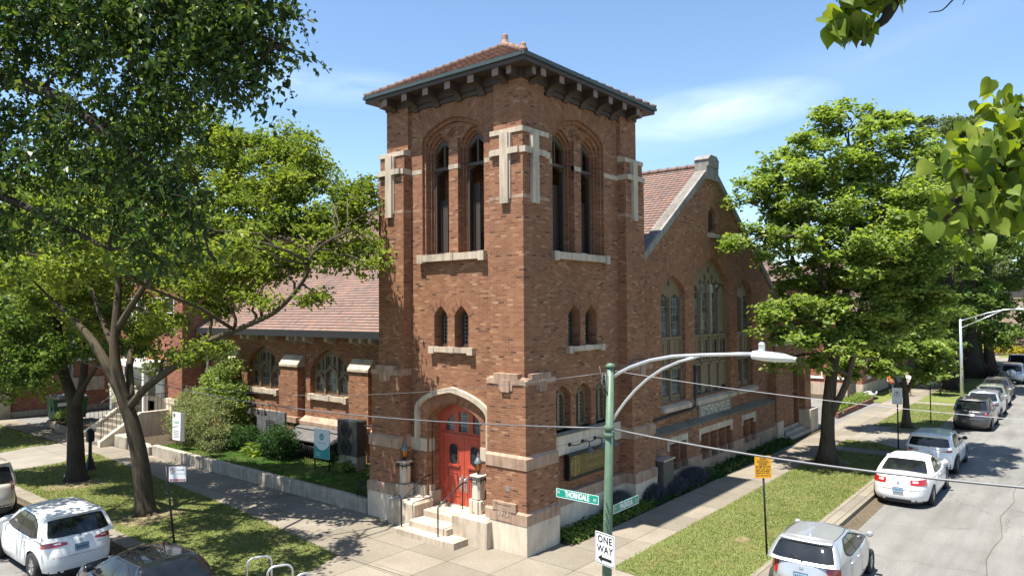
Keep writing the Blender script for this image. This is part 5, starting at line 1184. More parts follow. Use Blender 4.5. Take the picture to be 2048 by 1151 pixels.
    def green(s,mb):
        us=list(np.linspace(0,1,9))+list(np.linspace(1,2,25)[1:])+list(np.linspace(2,3,9)[1:]); ts=[-.04,0,.15,.3,.5,.7,.85,.95,1.]
        rows=[[s.G(u,t) for t in ts] for u in us]
        for i,u in enumerate(us):
            e=rows[i][-1]; c=Vector(((s.roof[0]+s.roof[1])/2,0,0))
            for k,dz in ((.06,.022),(.16,.036)): rows[i].append(Vector((e.x+(c.x-e.x)*k,e.y*(1-k),e.z+dz)))
        full=rows+[[Vector((p.x,-p.y,p.z)) for p in r] for r in rows[::-1][1:-1]]; full.append(full[0]); mb.grid(full)
        dk=[]
        for r in rows:
            t=r[-1]; dk.append([Vector((t.x,t.y*f,t.z+.022*(1-f*f))) for f in (1,.6,.2,-.2,-.6,-1)])
        mb.grid(dk)
    def patchG(s,mb,u0,u1,t0,t1,off=.012,side=1,n=10,nt=5,tf=None,tb=None):
        rows=[]
        for i in range(n+1):
            u=u0+(u1-u0)*i/n; f=i/n; a=t0 if tb is None else tb(f); b=t1 if tf is None else tf(f); col=[]
            for j in range(nt+1):
                t=a+(b-a)*j/nt; p=s.G(u,t,side); e=1e-3; du=s.G(min(3,u+e),t,side)-s.G(max(0,u-e),t,side); dt=s.G(u,t+e,side)-s.G(u,t-e,side); nrm=du.cross(dt).normalized()
                if nrm.dot(p-Vector((0,0,.6)))<0: nrm=-nrm
                col.append(p+nrm*off)
            rows.append(col)
        mb.grid(rows)
    def patchS(s,mb,pts,z0,z1,off=.012,nz=4):
        """patch on the body side along plan points pts; z0,z1 functions of fraction or numbers"""
        rows=[]; n=len(pts)
        for i,(x,y) in enumerate(pts):
            f=i/(n-1); a=z0(f) if callable(z0) else z0; b=z1(f) if callable(z1) else z1
            sg=1 if y>=0 else -1; nx,ny=x/(s.L/2),abs(y)/(s.W/2); k=3
            nv=Vector((math.copysign(abs(nx)**k,nx)/1.,sg*abs(ny)**k,0)).normalized()
            rows.append([(lambda p:Vector((p.x,p.y*sg,p.z)))(s.S(x,abs(y),a+(b-a)*j/nz))+nv*off for j in range(nz+1)])
        mb.grid(rows)
    def rear(s,y0,y1,n=8):
        out=[]
        for i in range(n+1):
            y=y0+(y1-y0)*i/n; a=min(abs(2*y/s.W),1); out.append((-s.L/2*(1-a**s.nr)**(1/s.nr),y))
        return out
    def th(s,t0,t1,sg,n=10): return [(lambda p:(p[0],p[1]*sg))(s.outline(t0+(t1-t0)*i/n)) for i in range(n+1)]

def wheel(t,x,y,r,w,sg,rimm,spokes=7):
    mb=MB(); pr=[(r*.60,-w/2),(r*.93,-w/2),(r,-w/2+.03),(r,w/2-.03),(r*.93,w/2),(r*.60,w/2)]; n=28; rows=[]
    for k in range(n): q=2*PI*k/n; rows.append([Vector((x+rr*math.cos(q),y+d,r+rr*math.sin(q))) for rr,d in pr])
    rows.append(rows[0]); mb.grid(rows); wh=mb.build('wheel',M['tyre'],t)
    fm=lambda u,v,d:(x+u,y+sg*(w/2-.02)+sg*d,r+v); mb=MB(); o=circ(0,0,r*.64,24); i=circ(0,0,r*.55,24); ring(mb,fm,i+[i[0]],o+[o[0]],.012,-.03)
    for k in range(spokes):
        q=2*PI*k/spokes; c,sn=math.cos(q),math.sin(q); a=.032; b=.045; mb.plate(fm,[(c*.03-sn*a,sn*.03+c*a),(c*.03+sn*a,sn*.03-c*a),(c*r*.57+sn*b,sn*r*.57-c*b),(c*r*.57-sn*b,sn*r*.57+c*b)],[],.004,-.02)
    mb.plate(fm,circ(0,0,.05,12),[],.012,-.02); mb.plate(fm,circ(0,0,r*.6,24),[],-.06,-.065,1); mb.build('rim',[rimm,M['iron']],wh)

def make_car(name,label,cat,c,pm,loc,rz,style,group='cars parked along the kerbs',tail=None,rimm=None,platem=None,trim=None,rails=False,spare=False,roofm=None,**kw):
    t=local_thing(name,label,cat,loc,rz,group)
    mb=MB(); c.body(mb); c.green(mb) if roofm is None else None; body=mb.build('body',pm,t)
    if roofm: mb=MB(); c.green(mb); mb.build('roof',roofm,t)
    # dark underside and wheel housings
    mb=MB(); mb.box((-c.L/2+.50,-c.W/2+.16,.17),(c.L/2-.55,c.W/2-.16,c.sill+.30)); mb.box((-c.L/2+.12,-c.W/2+.42,.19),(c.L/2-.2,c.W/2-.42,c.sill+.2)); mb.box((-c.L/2+.25,-c.W/2+.30,.2),(c.L/2-.3,c.W/2-.30,c.hood-.12))
    c.patchS(mb,c.rear(-c.W*.40,c.W*.40),.17,c.sill+.05,.004,2); mb.build('underbody',M['blackplastic'],t)
    for x in (c.xr,c.xf):
        for sg in (1,-1): wheel(t,x,sg*(c.W/2-.115),c.r,.20,sg,rimm or M['rim'],kw.get('spokes',7))
    # glass
    def win(name,*a,**k): mb=MB(); c.patchG(mb,*a,**k); return mb.build(name,M['carglass'],t)
    mb=MB(); g=kw.get('rg',(.06,.80)); ue=kw.get('rgu',.86)
    for sd in (1,-1): c.patchG(mb,0,ue,*g,side=sd,n=8,tf=lambda f:g[1]-.05*f**6,tb=lambda f:g[0]+.05*f**6)
    rw=mb.build('rear_window',M['carglass'],t)
    mb=MB()
    for sd in (1,-1): c.patchG(mb,2.15,3,.06,.92,side=sd,n=8)
    mb.build('windscreen',M['carglass'],t)
    segs=kw.get('segs',[(1.14,1.24),(1.26,1.55),(1.575,1.93)])
    u0,u1=segs[0][0],segs[-1][1]
    def top(u): f=(u-u0)/(u1-u0); return .93-kw.get('rt',.35)*max(0,(.30-f)/.30)**2-.72*max(0,(f-.80)/.20)**1.3
    def bot(u): f=(u-u0)/(u1-u0); return .05+kw.get('rb',.10)*max(0,(.22-f)/.22)**2
    for sd in (1,-1):
        for a,b in segs:
            mb=MB(); c.patchG(mb,a,b,0,0,side=sd,n=8,tf=lambda f:top(a+(b-a)*f),tb=lambda f:min(bot(a+(b-a)*f),top(a+(b-a)*f)-.02)); mb.build('side_window',M['carglass'],t)
        mb=MB(); c.patchG(mb,u0-.02,u1+.02,0,0,.008,side=sd,n=24,tf=lambda f:min(.985,top(u0+(u1-u0)*f)+.055),tb=lambda f:max(.0,bot(u0+(u1-u0)*f)-.05)); mb.build('window_trim',M['blackplastic'],t)
        # door seams, handles
        for xs in kw.get('seams',(c.xr+.42,(c.xr+c.xf)/2+.10,c.xf-.42)):
            mb=MB(); c.patchS(mb,[(xs-.009,sd*c.W/2*.999),(xs+.009,sd*c.W/2*.999)],c.sill+.12,c.belt-.005,.0025,5); mb.build('door_seam',M['blackplastic'],t)
        for xs in ((c.xr+c.xf)/2-.12,c.xr+.55):
            mb=MB(); p=c.S(xs,c.W/2*.995,c.belt-.13); mb.box((xs-.09,sd*p.y-.012 if sd>0 else sd*p.y-.02,p.z-.014),(xs+.09,sd*p.y+.02 if sd>0 else sd*p.y+.012,p.z+.014),0,.008); mb.build('door_handle',pm,t)
        p=c.G(1.93,.10,sd); mb=MB(); x,y,z=p; d=.09*sd
        rows=[]
        for f,ry,rz_ in ((-.06,.04,.04),(-.04,.085,.07),(.02,.095,.078),(.08,.06,.05)): rows.append([Vector((x+.05+f,y+sd*.13+ry*math.cos(q),z+.06+rz_*math.sin(q))) for q in [2*PI*k/12 for k in range(12)]])
        mb.grid(rows,0,True,True); mb.poly(rows[0]); mb.poly(rows[-1]); mb.box((x+.0,min(y,y+sd*.08),z+.02),(x+.07,max(y,y+sd*.08),z+.06)); mb.build('mirror',kw.get('mirm',pm),t)
    # bumper and hatch seams
    mb=MB(); zb=c.sill+(c.belt-c.sill)*.50
    c.patchS(mb,c.rear(-c.W*.40,c.W*.40,14),zb,zb+.012,.004,1); mb.build('bumper_seam',M['blackplastic'],t)
    # tail lamps
    tl=tail or {}
    z0,z1=tl.get('z',(.80,.96)); t0,t1=tl.get('th',(.55,1.25)); sh=tl.get('shape','box')
    for sg in (1,-1):
        mb=MB()
        if sh=='wedge': c.patchS(mb,c.th(t0,t1,sg,12),lambda f:z0+(z1-z0)*.30*(1-f)**1.2,lambda f:z0+(z1-z0)*(.55+.45*f),.014,4)
        elif sh=='tall': c.patchS(mb,c.th(t0,t1,sg,10),lambda f:z0,lambda f:z1-(z1-z0)*.25*abs(f-.5)*2,.016,5)
        else: c.patchS(mb,c.th(t0,t1,sg,10),lambda f:z0+.02*(1-f),lambda f:z1-.02*(1-f),.014,4)
        lt=mb.build('tail_light',M['tail'],t)
        mb=MB(); i0=tl.get('clear',(t0+.05,t0+(t1-t0)*.42)); zc=(z0+(z1-z0)*tl.get('cz',.42),z0+(z1-z0)*tl.get('cz2',.62)); c.patchS(mb,c.th(*i0,sg,6),zc[0],zc[1],.019,2); mb.build('reverse_lens',M['tailclear'],lt)
    # plate with recess
    pz=kw.get('pz',.74); x=-c.L/2*(1-.0)+.0; p=c.S(-c.L/2,0,pz); fm=frame((p.x-.012,0,pz),(0,-1,0),(kw.get('ptilt',.12),0,1),(-1,0,0)); mb=MB(); mb.plate(fm,rrect(-.155,-.078,.155,.078,.01,2),[rect(-.148,-.071,.148,.071)],.0,.014); mb.build('plate_frame',M['iron'],t)
    mb=MB(); mb.plate(fm,rect(-.15,-.073,.15,.073),[],.002,.008); pl=mb.build('licence_plate',platem or M['plate'],t)
    mb=MB(); 
    for k,w in enumerate((.03,.03,.03,.03,.03,.03)): mb.plate(fm,rect(-.12+.042*k,-.035,-.12+.042*k+w*.7,.03),[],.0085,.0095)
    mb.build('characters',M['signblack'],pl)
    p=c.S(-c.L/2,0,pz+.17); mb=MB(); fm2=frame((p.x-.006,0,pz+kw.get('bz',.17)),(0,-1,0),(.2,0,1),(-1,0,0)); mb.plate(fm2,circ(0,0,.05,16,.035),[],.0,.012); mb.build('badge',M['steel'],t)
    # roof details
    mb=MB(); xr=c.roof[0]+.42; mb.prism([(xr-.08,-.012,c.H-.03),(xr+.08,-.012,c.H-.03),(xr-.05,-.012,c.H+.05)],(0,.024,0)); mb.build('antenna',kw.get('antm',pm),t)
    mb=MB()
    for sg in (1,-1): mb=MB(); mb.tube([c.G(1.02+.9*k/8,1.,sg)*1.0+Vector((0,-.05*sg,.022)) for k in range(9)],.009,5); mb.build('roof_seam',M['blackplastic'],t)
    if rails:
        mb=MB()
        for sg in (1,-1): mb.tube([c.G(1.06+.78*k/8,1.,sg)+Vector((0,-.06*sg,.05+.03*math.sin(PI*min(1,k/1.))if 0<k<8 else .02)) for k in range(9)],.016,6)
        mb.build('roof_rail',M['blackplastic'],t)
    if style!='sedan':
        mb=MB(); a=c.G(0,.12)+Vector((-.03,0,0)); b=c.G(.35,.30)+Vector((-.035,0,0)); mb.tube([a,b],.010,5); mb.lathe([(.025,-.02),(.025,.02)],a,8); mb.build('wiper',M['blackplastic'],t)
        mb=MB(); rows=[]
        for sgn in np.linspace(-1,1,13):
            u=abs(sgn)*.92; q=c.G(u,1.,1 if sgn>=0 else -1); rows.append([q+Vector((.10,0,.030)),q+Vector((-.02,0,.026)),q+Vector((-.11,0,.004)),q+Vector((-.10,0,-.016)),q+Vector((.02,0,-.02))])
        mb.grid(rows); mb.build('spoiler',pm if roofm is None else roofm,t)
    if trim:
        mb=MB(); c.patchS(mb,c.rear(-c.W*.46,c.W*.46,16),c.sill,c.sill+.20,.006,2)
        for sd in (1,-1):
            c.patchS(mb,[(x,sd*c.W/2) for x in np.linspace(c.xr+c.r+.1,c.xf-c.r-.1,6)],c.sill,c.sill+.14,.006,2)
            for xw in (c.xr,c.xf):
                rows=[]
                for k in range(15):
                    q=PI*k/14; row=[]
                    for rr in (c.r+.05,c.r+.11): X=xw+rr*math.cos(q);Z=c.r+rr*math.sin(q); pp=c.S(X,c.W/2*(1-abs(2*X/c.L)**(c.nr if X<0 else c.nf))**(1/(c.nr if X<0 else c.nf)),max(Z,c.sill)); row.append(Vector((pp.x,sd*(pp.y+.008),pp.z)))
                    rows.append(row)
                mb.grid(rows)
        mb.build('cladding',M['blackplastic'],t)
    # front lamps and grille
    for sg in (1,-1):
        mb=MB(); c.patchS(mb,c.th(PI-.95,PI-.35,sg,8),c.hood-.28,c.hood-.13,.012,3); mb.build('headlight',M['tailclear'],t)
    mb=MB(); c.patchS(mb,[(c.outline(PI-q)[0],c.outline(PI-q)[1]*s_) for q,s_ in ((.3,1),(.2,1),(.1,1),(0,1),(.1,-1),(.2,-1),(.3,-1))],c.sill+.15,c.hood-.2,.008,3); mb.build('grille',M['blackplastic'],t)
    if spare:
        x=-c.L/2-.10; mb=MB(); n=28; pr=[(.0,-.12),(.20,-.125),(.31,-.10),(.345,-.04),(.345,.06),(.3,.1)]; rows=[[Vector((x+d,rr*math.cos(2*PI*k/n),.92+rr*math.sin(2*PI*k/n))) for rr,d in pr] for k in range(n+1)]; mb.grid(rows); mb.build('spare_wheel_cover',pm,t)
    return t
RZ=-.12
white=paint('white_car_paint',(.74,.73,.70)); silver=paint('silver_car_paint',(.46,.47,.48),.55,.32); charcoal=paint('charcoal_car_paint',(.075,.072,.075),.5,.3); black=paint('black_car_paint',(.008,.009,.012),0,.12); greenp=paint('sage_car_paint',(.21,.225,.17),.45,.35); silver2=paint('pale_silver_paint',(.42,.44,.47),.5,.32); beige=paint('pale_beige_paint',(.50,.46,.38),.3,.35); dark2=paint('dark_grey_paint',(.06,.06,.06),.4,.3); blue=paint('dark_blue_paint',(.03,.035,.09),.3,.3)
def car(kind,**o):
    b=dict(sedan=dict(L=4.80,W=1.83,H=1.47,wb=2.76,ro=1.06,r=.335,belt=.96,hood=.86,cab=(-1.42,1.28),roof=(-.80,.42),rslope=.12,trunkz=1.01,nr=4.2,roofw=.70),
        suv=dict(L=4.35,W=1.82,H=1.64,wb=2.66,ro=.82,r=.345,belt=1.02,hood=.98,cab=(-2.02,1.08),roof=(-1.72,.30),rslope=.10,nr=4.6,roofw=.76),
        hatch=dict(L=4.0,W=1.70,H=1.47,wb=2.55,ro=.66,r=.30,belt=.97,hood=.84,cab=(-1.90,1.30),roof=(-1.52,.10),rslope=.10,nr=3.8,nf=3.,roofw=.73))[kind]
    b=dict(b); b.update(o); return Car(**b)
# right-hand kerb, from the nearest outwards
make_car('parked_car','silver hatchback nearest on the right street, cut by the frame bottom','car',car('hatch',H=1.42),silver,(3.5,-6.50,RZ),rad(1.6),'hatch',tail=dict(z=(.66,1.02),th=(.44,.90),shape='tall',clear=(.70,.85),cz=.05,cz2=.2),segs=[(1.24,1.50),(1.52,1.93)],rt=.42,rb=.3,pz=.70,spokes=10,rg=(.08,.84))
make_car('parked_car','white sedan with red wedge tail lights, second from the front on the right street','car',car('sedan',H=1.43),white,(14.05,-6.55,RZ),0.,'sedan',tail=dict(z=(.76,.96),th=(.15,.84),clear=(.22,.42),cz=.45,cz2=.75),segs=[(1.20,1.52),(1.54,1.95)],rt=.5,rb=.2,pz=.60,bz=.24,rg=(.05,.90),rgu=.84)
make_car('parked_car','white compact crossover with black cladding and dark roof ahead of the white sedan','car',car('suv',H=1.53,L=4.2),white,(19.75,-6.50,RZ),0.,'suv',tail=dict(z=(.88,.97),th=(.12,.82),shape='wedge'),trim=True,rails=False,pz=.72,mirm=M['blackplastic'],rg=(.10,.78))
make_car('parked_car','charcoal crossover with tall red tail lights beyond the driveway','car',car('suv',H=1.64),charcoal,(32.2,-6.52,RZ),0.,'suv',tail=dict(z=(.84,1.08),th=(.42,.84),shape='tall'),platem=M['platewhite'],pz=.86,rg=(.12,.82))
make_car('parked_car','silver wagon directly ahead of the charcoal crossover','car',car('suv',L=4.6,H=1.55),silver2,(37.3,-6.5,RZ),0.,'suv',tail=dict(z=(.8,1.0),th=(.42,.84),shape='tall'))
make_car('parked_car','dull sage green sedan ahead of the silver wagon','car',car('sedan'),greenp,(42.1,-6.35,RZ),0.,'sedan',tail=dict(z=(.74,.92),th=(.2,.84)),segs=[(1.20,1.52),(1.54,1.95)],pz=.62)
make_car('parked_car','dark grey sedan ahead of the sage green sedan','car',car('sedan',H=1.5),dark2,(47.3,-6.2,RZ),0.,'sedan',tail=dict(z=(.76,.94),th=(.2,.84)),segs=[(1.20,1.52),(1.54,1.95)],pz=.62)
make_car('parked_car','pale silver off-roader with round spare wheel cover on its rear door','car',car('suv',L=4.2,H=1.70,roofw=.80),silver2,(60.6,-6.15,RZ),0.,'suv',tail=dict(z=(.95,1.3),th=(.55,.84),shape='tall'),spare=True,trim=True)
make_car('parked_van','dark blue van at the far end of the row of parked cars','van',car('suv',L=5.0,W=1.95,H=1.95,belt=1.15,hood=1.05,roofw=.85),blue,(69.5,-6.1,RZ),0.,'suv',tail=dict(z=(.95,1.4),th=(.55,.84),shape='tall'))
# left-hand kerb
make_car('parked_car','white crossover with sharp red tail lights parked at lower left','car',car('suv',L=4.3,W=1.80,H=1.58,roof=(-1.60,.30),r=.35),white,(-7.78,10.3,RZ),rad(90),'suv',tail=dict(z=(.84,1.07),th=(.10,.90),shape='wedge',clear=(.24,.44),cz=.42,cz2=.58),pz=.80,bz=.16,rg=(.10,.84))
make_car('parked_car','glossy black sedan with dark glass roof at the bottom left edge','car',car('sedan',L=4.7,H=1.44,roof=(-1.05,.55)),black,(-7.75,4.55,RZ),rad(90),'sedan',roofm=M['carglass'],tail=dict(z=(.76,.94),th=(.2,.84)),segs=[(1.20,1.52),(1.54,1.95)],antm=M['blackplastic'],mirm=black)
make_car('parked_car','pale beige sport utility car just showing at the left edge','car',car('suv',L=4.6,H=1.75,roofw=.8),beige,(-7.72,18.1,RZ),rad(90),'suv',tail=dict(z=(.85,1.2),th=(.5,.85),shape='tall'),trim=True)
# =================================================================== trees and shrubs
def leaf_mesh(name,P,size,m,seed,up=.6,droop=0.,fold=.25,aspect=.62,shape='leaf',parent=None):
    """one mesh of many leaf blades at points P"""
    R=np.random.default_rng(seed); n=len(P); P=np.asarray(P,np.float32)
    nrm=R.normal(0,1,(n,3)); nrm[:,2]=np.abs(nrm[:,2])+up*1.2; nrm/=np.linalg.norm(nrm,axis=1,keepdims=True)
    ax=R.normal(0,1,(n,3)); ax[:,2]-=droop*2; ax-=nrm*np.sum(ax*nrm,1,keepdims=True)*(1-min(.9,droop)); ax/=np.linalg.norm(ax,axis=1,keepdims=True)+1e-9
    sd=np.cross(nrm,ax); sd/=np.linalg.norm(sd,axis=1,keepdims=True)+1e-9; nn=np.cross(ax,sd)
    s=size*np.clip(np.exp(R.normal(-.05,.32 if shape!='heart' else .2,(n,1))),.4,1.8 if shape!='heart' else 1.3)
    if shape=='leaf': loc=[(0,0,0),(.42,.5,fold),(1,0,-.06),(.42,-.5,fold)]; faces=[(0,1,2),(0,2,3)]
    elif shape=='heart': loc=[(0,0,.02),(-.07,.20,.07),(.02,.40,.11),(.22,.50,.12),(.45,.44,.09),(.68,.28,.02),(.85,.12,-.08),(1.05,0,-.20),(.85,-.12,-.08),(.68,-.28,.02),(.45,-.44,.09),(.22,-.50,.12),(.02,-.40,.11),(-.07,-.20,.07),(.25,0,.03),(.6,0,-.03)]; faces=[(0,1,2,14),(14,2,3,4),(14,4,5,15),(15,5,6,7),(0,14,12,13),(14,10,11,12),(14,15,9,10),(15,7,8,9)]
    else:  # maple: five-pointed
        loc=[(0,0,0),(.18,.48,.10),(.5,.34,.05),(1,0,-.10),(.5,-.34,.05),(.18,-.48,.10)]; faces=[(0,1,2),(0,2,3),(0,3,4),(0,4,5)]
    k=len(loc); V=np.zeros((n,k,3),np.float32)
    for i,(a,b,c) in enumerate(loc): V[:,i]=P+ax*s*a+sd*s*(b*aspect*(1.6 if shape!='leaf' else 1.))+nn*s*c
    nf=len(faces); lt=[len(f) for f in faces]; base=(np.arange(n,dtype=np.int32)*k)[:,None]; li=np.concatenate([np.array(f,dtype=np.int32) for f in faces])[None,:]+base
    me=bpy.data.meshes.new(name); me.vertices.add(n*k); me.vertices.foreach_set('co',V.ravel()); me.loops.add(li.size); me.loops.foreach_set('vertex_index',li.ravel().astype(np.int32)); me.polygons.add(n*nf)
    st=np.concatenate([[0],np.cumsum(lt)[:-1]]).astype(np.int32); per=sum(lt); me.polygons.foreach_set('loop_start',(st[None,:]+(np.arange(n,dtype=np.int32)*per)[:,None]).ravel().astype(np.int32)); me.materials.append(m); me.polygons.foreach_set('use_smooth',np.full(n*nf,shape=='heart')); me.update(calc_edges=True)
    return me
SUB=0
def crown_points(clumps,n,R,spray=.28,per=14,hollow=.45,drop=0.):
    """clumps [(centre,(rx,ry,rz))]: spray centres near each clump's outer shell, leaves gathered round them"""
    vol=np.array([r[0]*r[1]+r[1]*r[2]+r[0]*r[2] for c,r in clumps]); cnt=R.multinomial(max(1,n//per),vol/vol.sum()); out=[];tips=[]
    if SUB:
        small=[]
        for c,r in clumps:
            for _ in range(SUB):
                d=R.normal(0,1,3); d/=np.linalg.norm(d); f=R.uniform(.45,1.08); q=R.uniform(.28,.48); small.append((tuple(np.array(c)+d*f*np.array(r)),(r[0]*q*1.15,r[1]*q*1.15,r[2]*q*.85)))
        clumps=small; vol=np.array([r[0]*r[1]+r[1]*r[2]+r[0]*r[2] for c,r in clumps]); cnt=R.multinomial(max(1,n//per),vol/vol.sum()); hollow=.1; spray=spray*.62
    for (c,r),k in zip(clumps,cnt):
        d=R.normal(0,1,(k,3)); d/=np.linalg.norm(d,axis=1,keepdims=True); rr=hollow+(1-hollow)*R.random((k,1))**.6; rr*=R.uniform(.82,1.12,(k,1)); q=np.array(c)+d*rr*np.array(r); tips.append(q)
        off=R.normal(0,1,(k,per,3))*spray*np.array([1,1,.55]); off[:,:,2]-=drop*np.abs(R.normal(0,1,(k,per)))*spray*2.
        out.append((q[:,None,:]+off).reshape(-1,3))
    return np.concatenate(out),np.concatenate(tips)
def limb(mb,a,b,r0,r1,R,n=5,wob=.06,mat=0,nn=7):
    a,b=Vector(a),Vector(b); L=(b-a).length; P=[];rs=[]
    for k in range(n+1):
        f=k/n; w=Vector((R.normal(),R.normal(),R.normal()*.6))*L*wob*math.sin(PI*f); P.append(a.lerp(b,f)+w+Vector((0,0,.06*L*math.sin(PI*f)))); rs.append(r0+(r1-r0)*f)
    mb.tube(P,rs,nn,mat); return P
def tree(name,label,base,trunks,clumps,nleaf,size,lm,bm,seed,spray=.30,per=14,shape='leaf',droop=0.,up=.6,hollow=.45,twigs=160,group='street trees',flare=1.7,loc=None,drop=0.,cat='tree'):
    """trunks: list of (points, r0, r1); clumps joined to the nearest limb point"""
    R=np.random.default_rng(seed); t=thing(name,label,cat,base,group); mb=MB(); nodes=[]
    for k,(pts,r0,r1) in enumerate(trunks):
        pts=[Vector(p) for p in pts]; D=[]
        for a,b in zip(pts[:-1],pts[1:]):
            for q in range(4): D.append(a.lerp(b,q/4))
        D.append(pts[-1]); m=len(D)-1
        sm=[D[0]]+[(D[i-1]+D[i]*2+D[i+1])/4 for i in range(1,m)]+[D[-1]]
        rs=[r0+(r1-r0)*(i/m) for i in range(m+1)]
        if k==0 and flare>1: rs=[r*(1+(flare-1)*max(0,1-i/2.5)**2) for i,r in enumerate(rs)]
        mb.tube(sm,rs,12 if k==0 else 9); nodes+= [(p,r) for p,r in zip(sm,rs) if p.z>1.6]
        if k==0 and flare>1.2:
            for j in range(6):
                q=2*PI*j/6+R.uniform(-.4,.4); L=R.uniform(.45,.95)*r0*2.6; e=sm[0]; mb.tube([e+Vector((0,0,.28)),e+Vector((math.cos(q)*r0*1.25,math.sin(q)*r0*1.25,.10)),e+Vector((math.cos(q)*(r0+L),math.sin(q)*(r0+L),-.03))],[r0*.5,r0*.30,r0*.12],6)
    tw=[]
    P,tips=crown_points(clumps,nleaf,R,spray,per,hollow,drop)
    for c,r in clumps:
        c=Vector(c); p,rr=min(nodes,key=lambda q:(q[0]-c).length+ (3 if q[0].z>c.z+.5 else 0)); pts=limb(mb,p,c,min(rr*.7,.10),.022,R,5,.05)
        tw+= [(q,.022) for q in pts[1:]]
    T=R.permutation(len(tips))[:twigs]
    tv=[q for q,_ in tw]; TV=np.array([list(q) for q in tv])
    for i in T:
        d=np.linalg.norm(TV-tips[i],axis=1); j=int(np.argmin(d))
        if d[j]<4.: limb(mb,tv[j],tips[i],.016,.006,R,3,.05,0,5)
    mb.build('trunk',bm,t)
    me=leaf_mesh('crown',P-np.array(base,dtype=np.float32),size,lm,seed+1,up,droop,shape=shape); o=bpy.data.objects.new('crown',me); COL.objects.link(o); o.parent=t; WL[o.name]=Vector(base)
    return t
def C(px,py,dep,rx,rz=None,ry=None): return (tuple(at(px,py,dep)),(rx,ry or rx,rz or rx*.8))
def A(*L): return [tuple(at(*p)) for p in L]
SUB=11
# big maple on the Magnolia parkway
b=Vector((16.74,-2.86,0)); d0=29.9
tree('maple_tree','large bright green maple tree standing in front of the nave on the right turf',b,[
 (A((1654,928,29.9),(1656,820,29.9),(1664,740,30),(1676,680,30),(1690,600,30),(1700,520,30.2),(1705,420,30.4),(1700,300,30.6)),.30,.06),
 (A((1662,830,29.8),(1692,770,29.4),(1712,690,29.2),(1722,600,29.),(1760,500,29.),(1800,420,29)),.15,.05),
 (A((1668,735,30),(1640,650,30.2),(1606,580,30.4),(1580,500,30.5),(1560,420,30.6)),.15,.04),
 (A((1680,640,30),(1645,560,29),(1620,470,28.6),(1610,380,28.5)),.11,.04),(A((1696,560,30.1),(1750,470,31),(1800,360,31)),.10,.04),(A((1676,690,30),(1600,650,28.6),(1530,620,28)),.07,.03)],
 [C(1690,255,30.4,1.2),C(1770,250,30.6,1.1),C(1610,285,30.2,1.1),C(1735,310,29.5,1.2),C(1640,335,29.3,1.2),C(1545,330,30.4,.9),C(1820,315,30.6,1.1),C(1690,212,30.8,.65,.6),C(1650,225,30.5,.5,.4),C(1745,222,30.8,.5,.4),C(1865,300,31.5,.8),C(1900,340,31,.7),
  C(1555,390,30.4,1.05),C(1505,370,30.,.7),C(1470,400,29.8,.45,.35),C(1640,420,29.0,1.2),C(1730,400,28.6,1.3),C(1810,400,29.0,1.2),C(1875,390,30.4,.9),C(1690,360,31.6,1.4),C(1780,360,31.8,1.4),C(1600,370,31.6,1.1),C(1540,440,31,1.0),
  C(1470,492,29.2,.7,.45),C(1530,480,29.6,.9,.6),C(1590,480,29.0,1.,.7),C(1680,490,28.2,1.2,.9),C(1770,490,28.2,1.2,.9),C(1850,480,28.8,1.1,.9),C(1600,440,31.4,1.2),C(1720,460,32,1.6),C(1820,460,32,1.4),C(1560,530,30,1.,.6),C(1640,540,29,1.1,.7),C(1730,550,28.2,1.2,.8),C(1830,550,28,1.1,.8),C(1900,520,29,.9,.8),
  C(1560,615,28.4,.95,.5),C(1620,625,28.2,1.0,.6),C(1535,660,28.6,.7,.45),C(1690,610,28.2,1.,.6),C(1780,600,28.2,1.1,.8),C(1860,590,28.6,1.,.8),C(1590,680,28.4,.9,.5),C(1650,690,28.1,1.0,.5),C(1555,725,28.6,.6,.3),C(1620,735,28.3,.7,.35),C(1710,680,28.4,.9,.5),C(1900,440,30,.8),C(1750,660,29.,1.1,.7),C(1830,650,29,1.,.7),C(1600,580,31.5,1.2,.7),C(1680,640,31.5,1.3,.8),C(1780,560,32,1.5,1.),C(1690,570,31,1.2,.8),
  ((18.4,-6.0,8.2),(1.3,1.3,.9)),((16.4,-6.2,9.4),(1.3,1.3,1.)),((20.2,-5.0,8.8),(1.3,1.3,.9)),((14.6,-5.4,8.6),(1.1,1.1,.8)),((18.2,-6.6,6.6),(1.2,1.1,.7))],
 78000,.155,M['lf_maple'],M['bark'],11,spray=.25,per=16,shape='maple',twigs=300,up=1.0,hollow=.4)
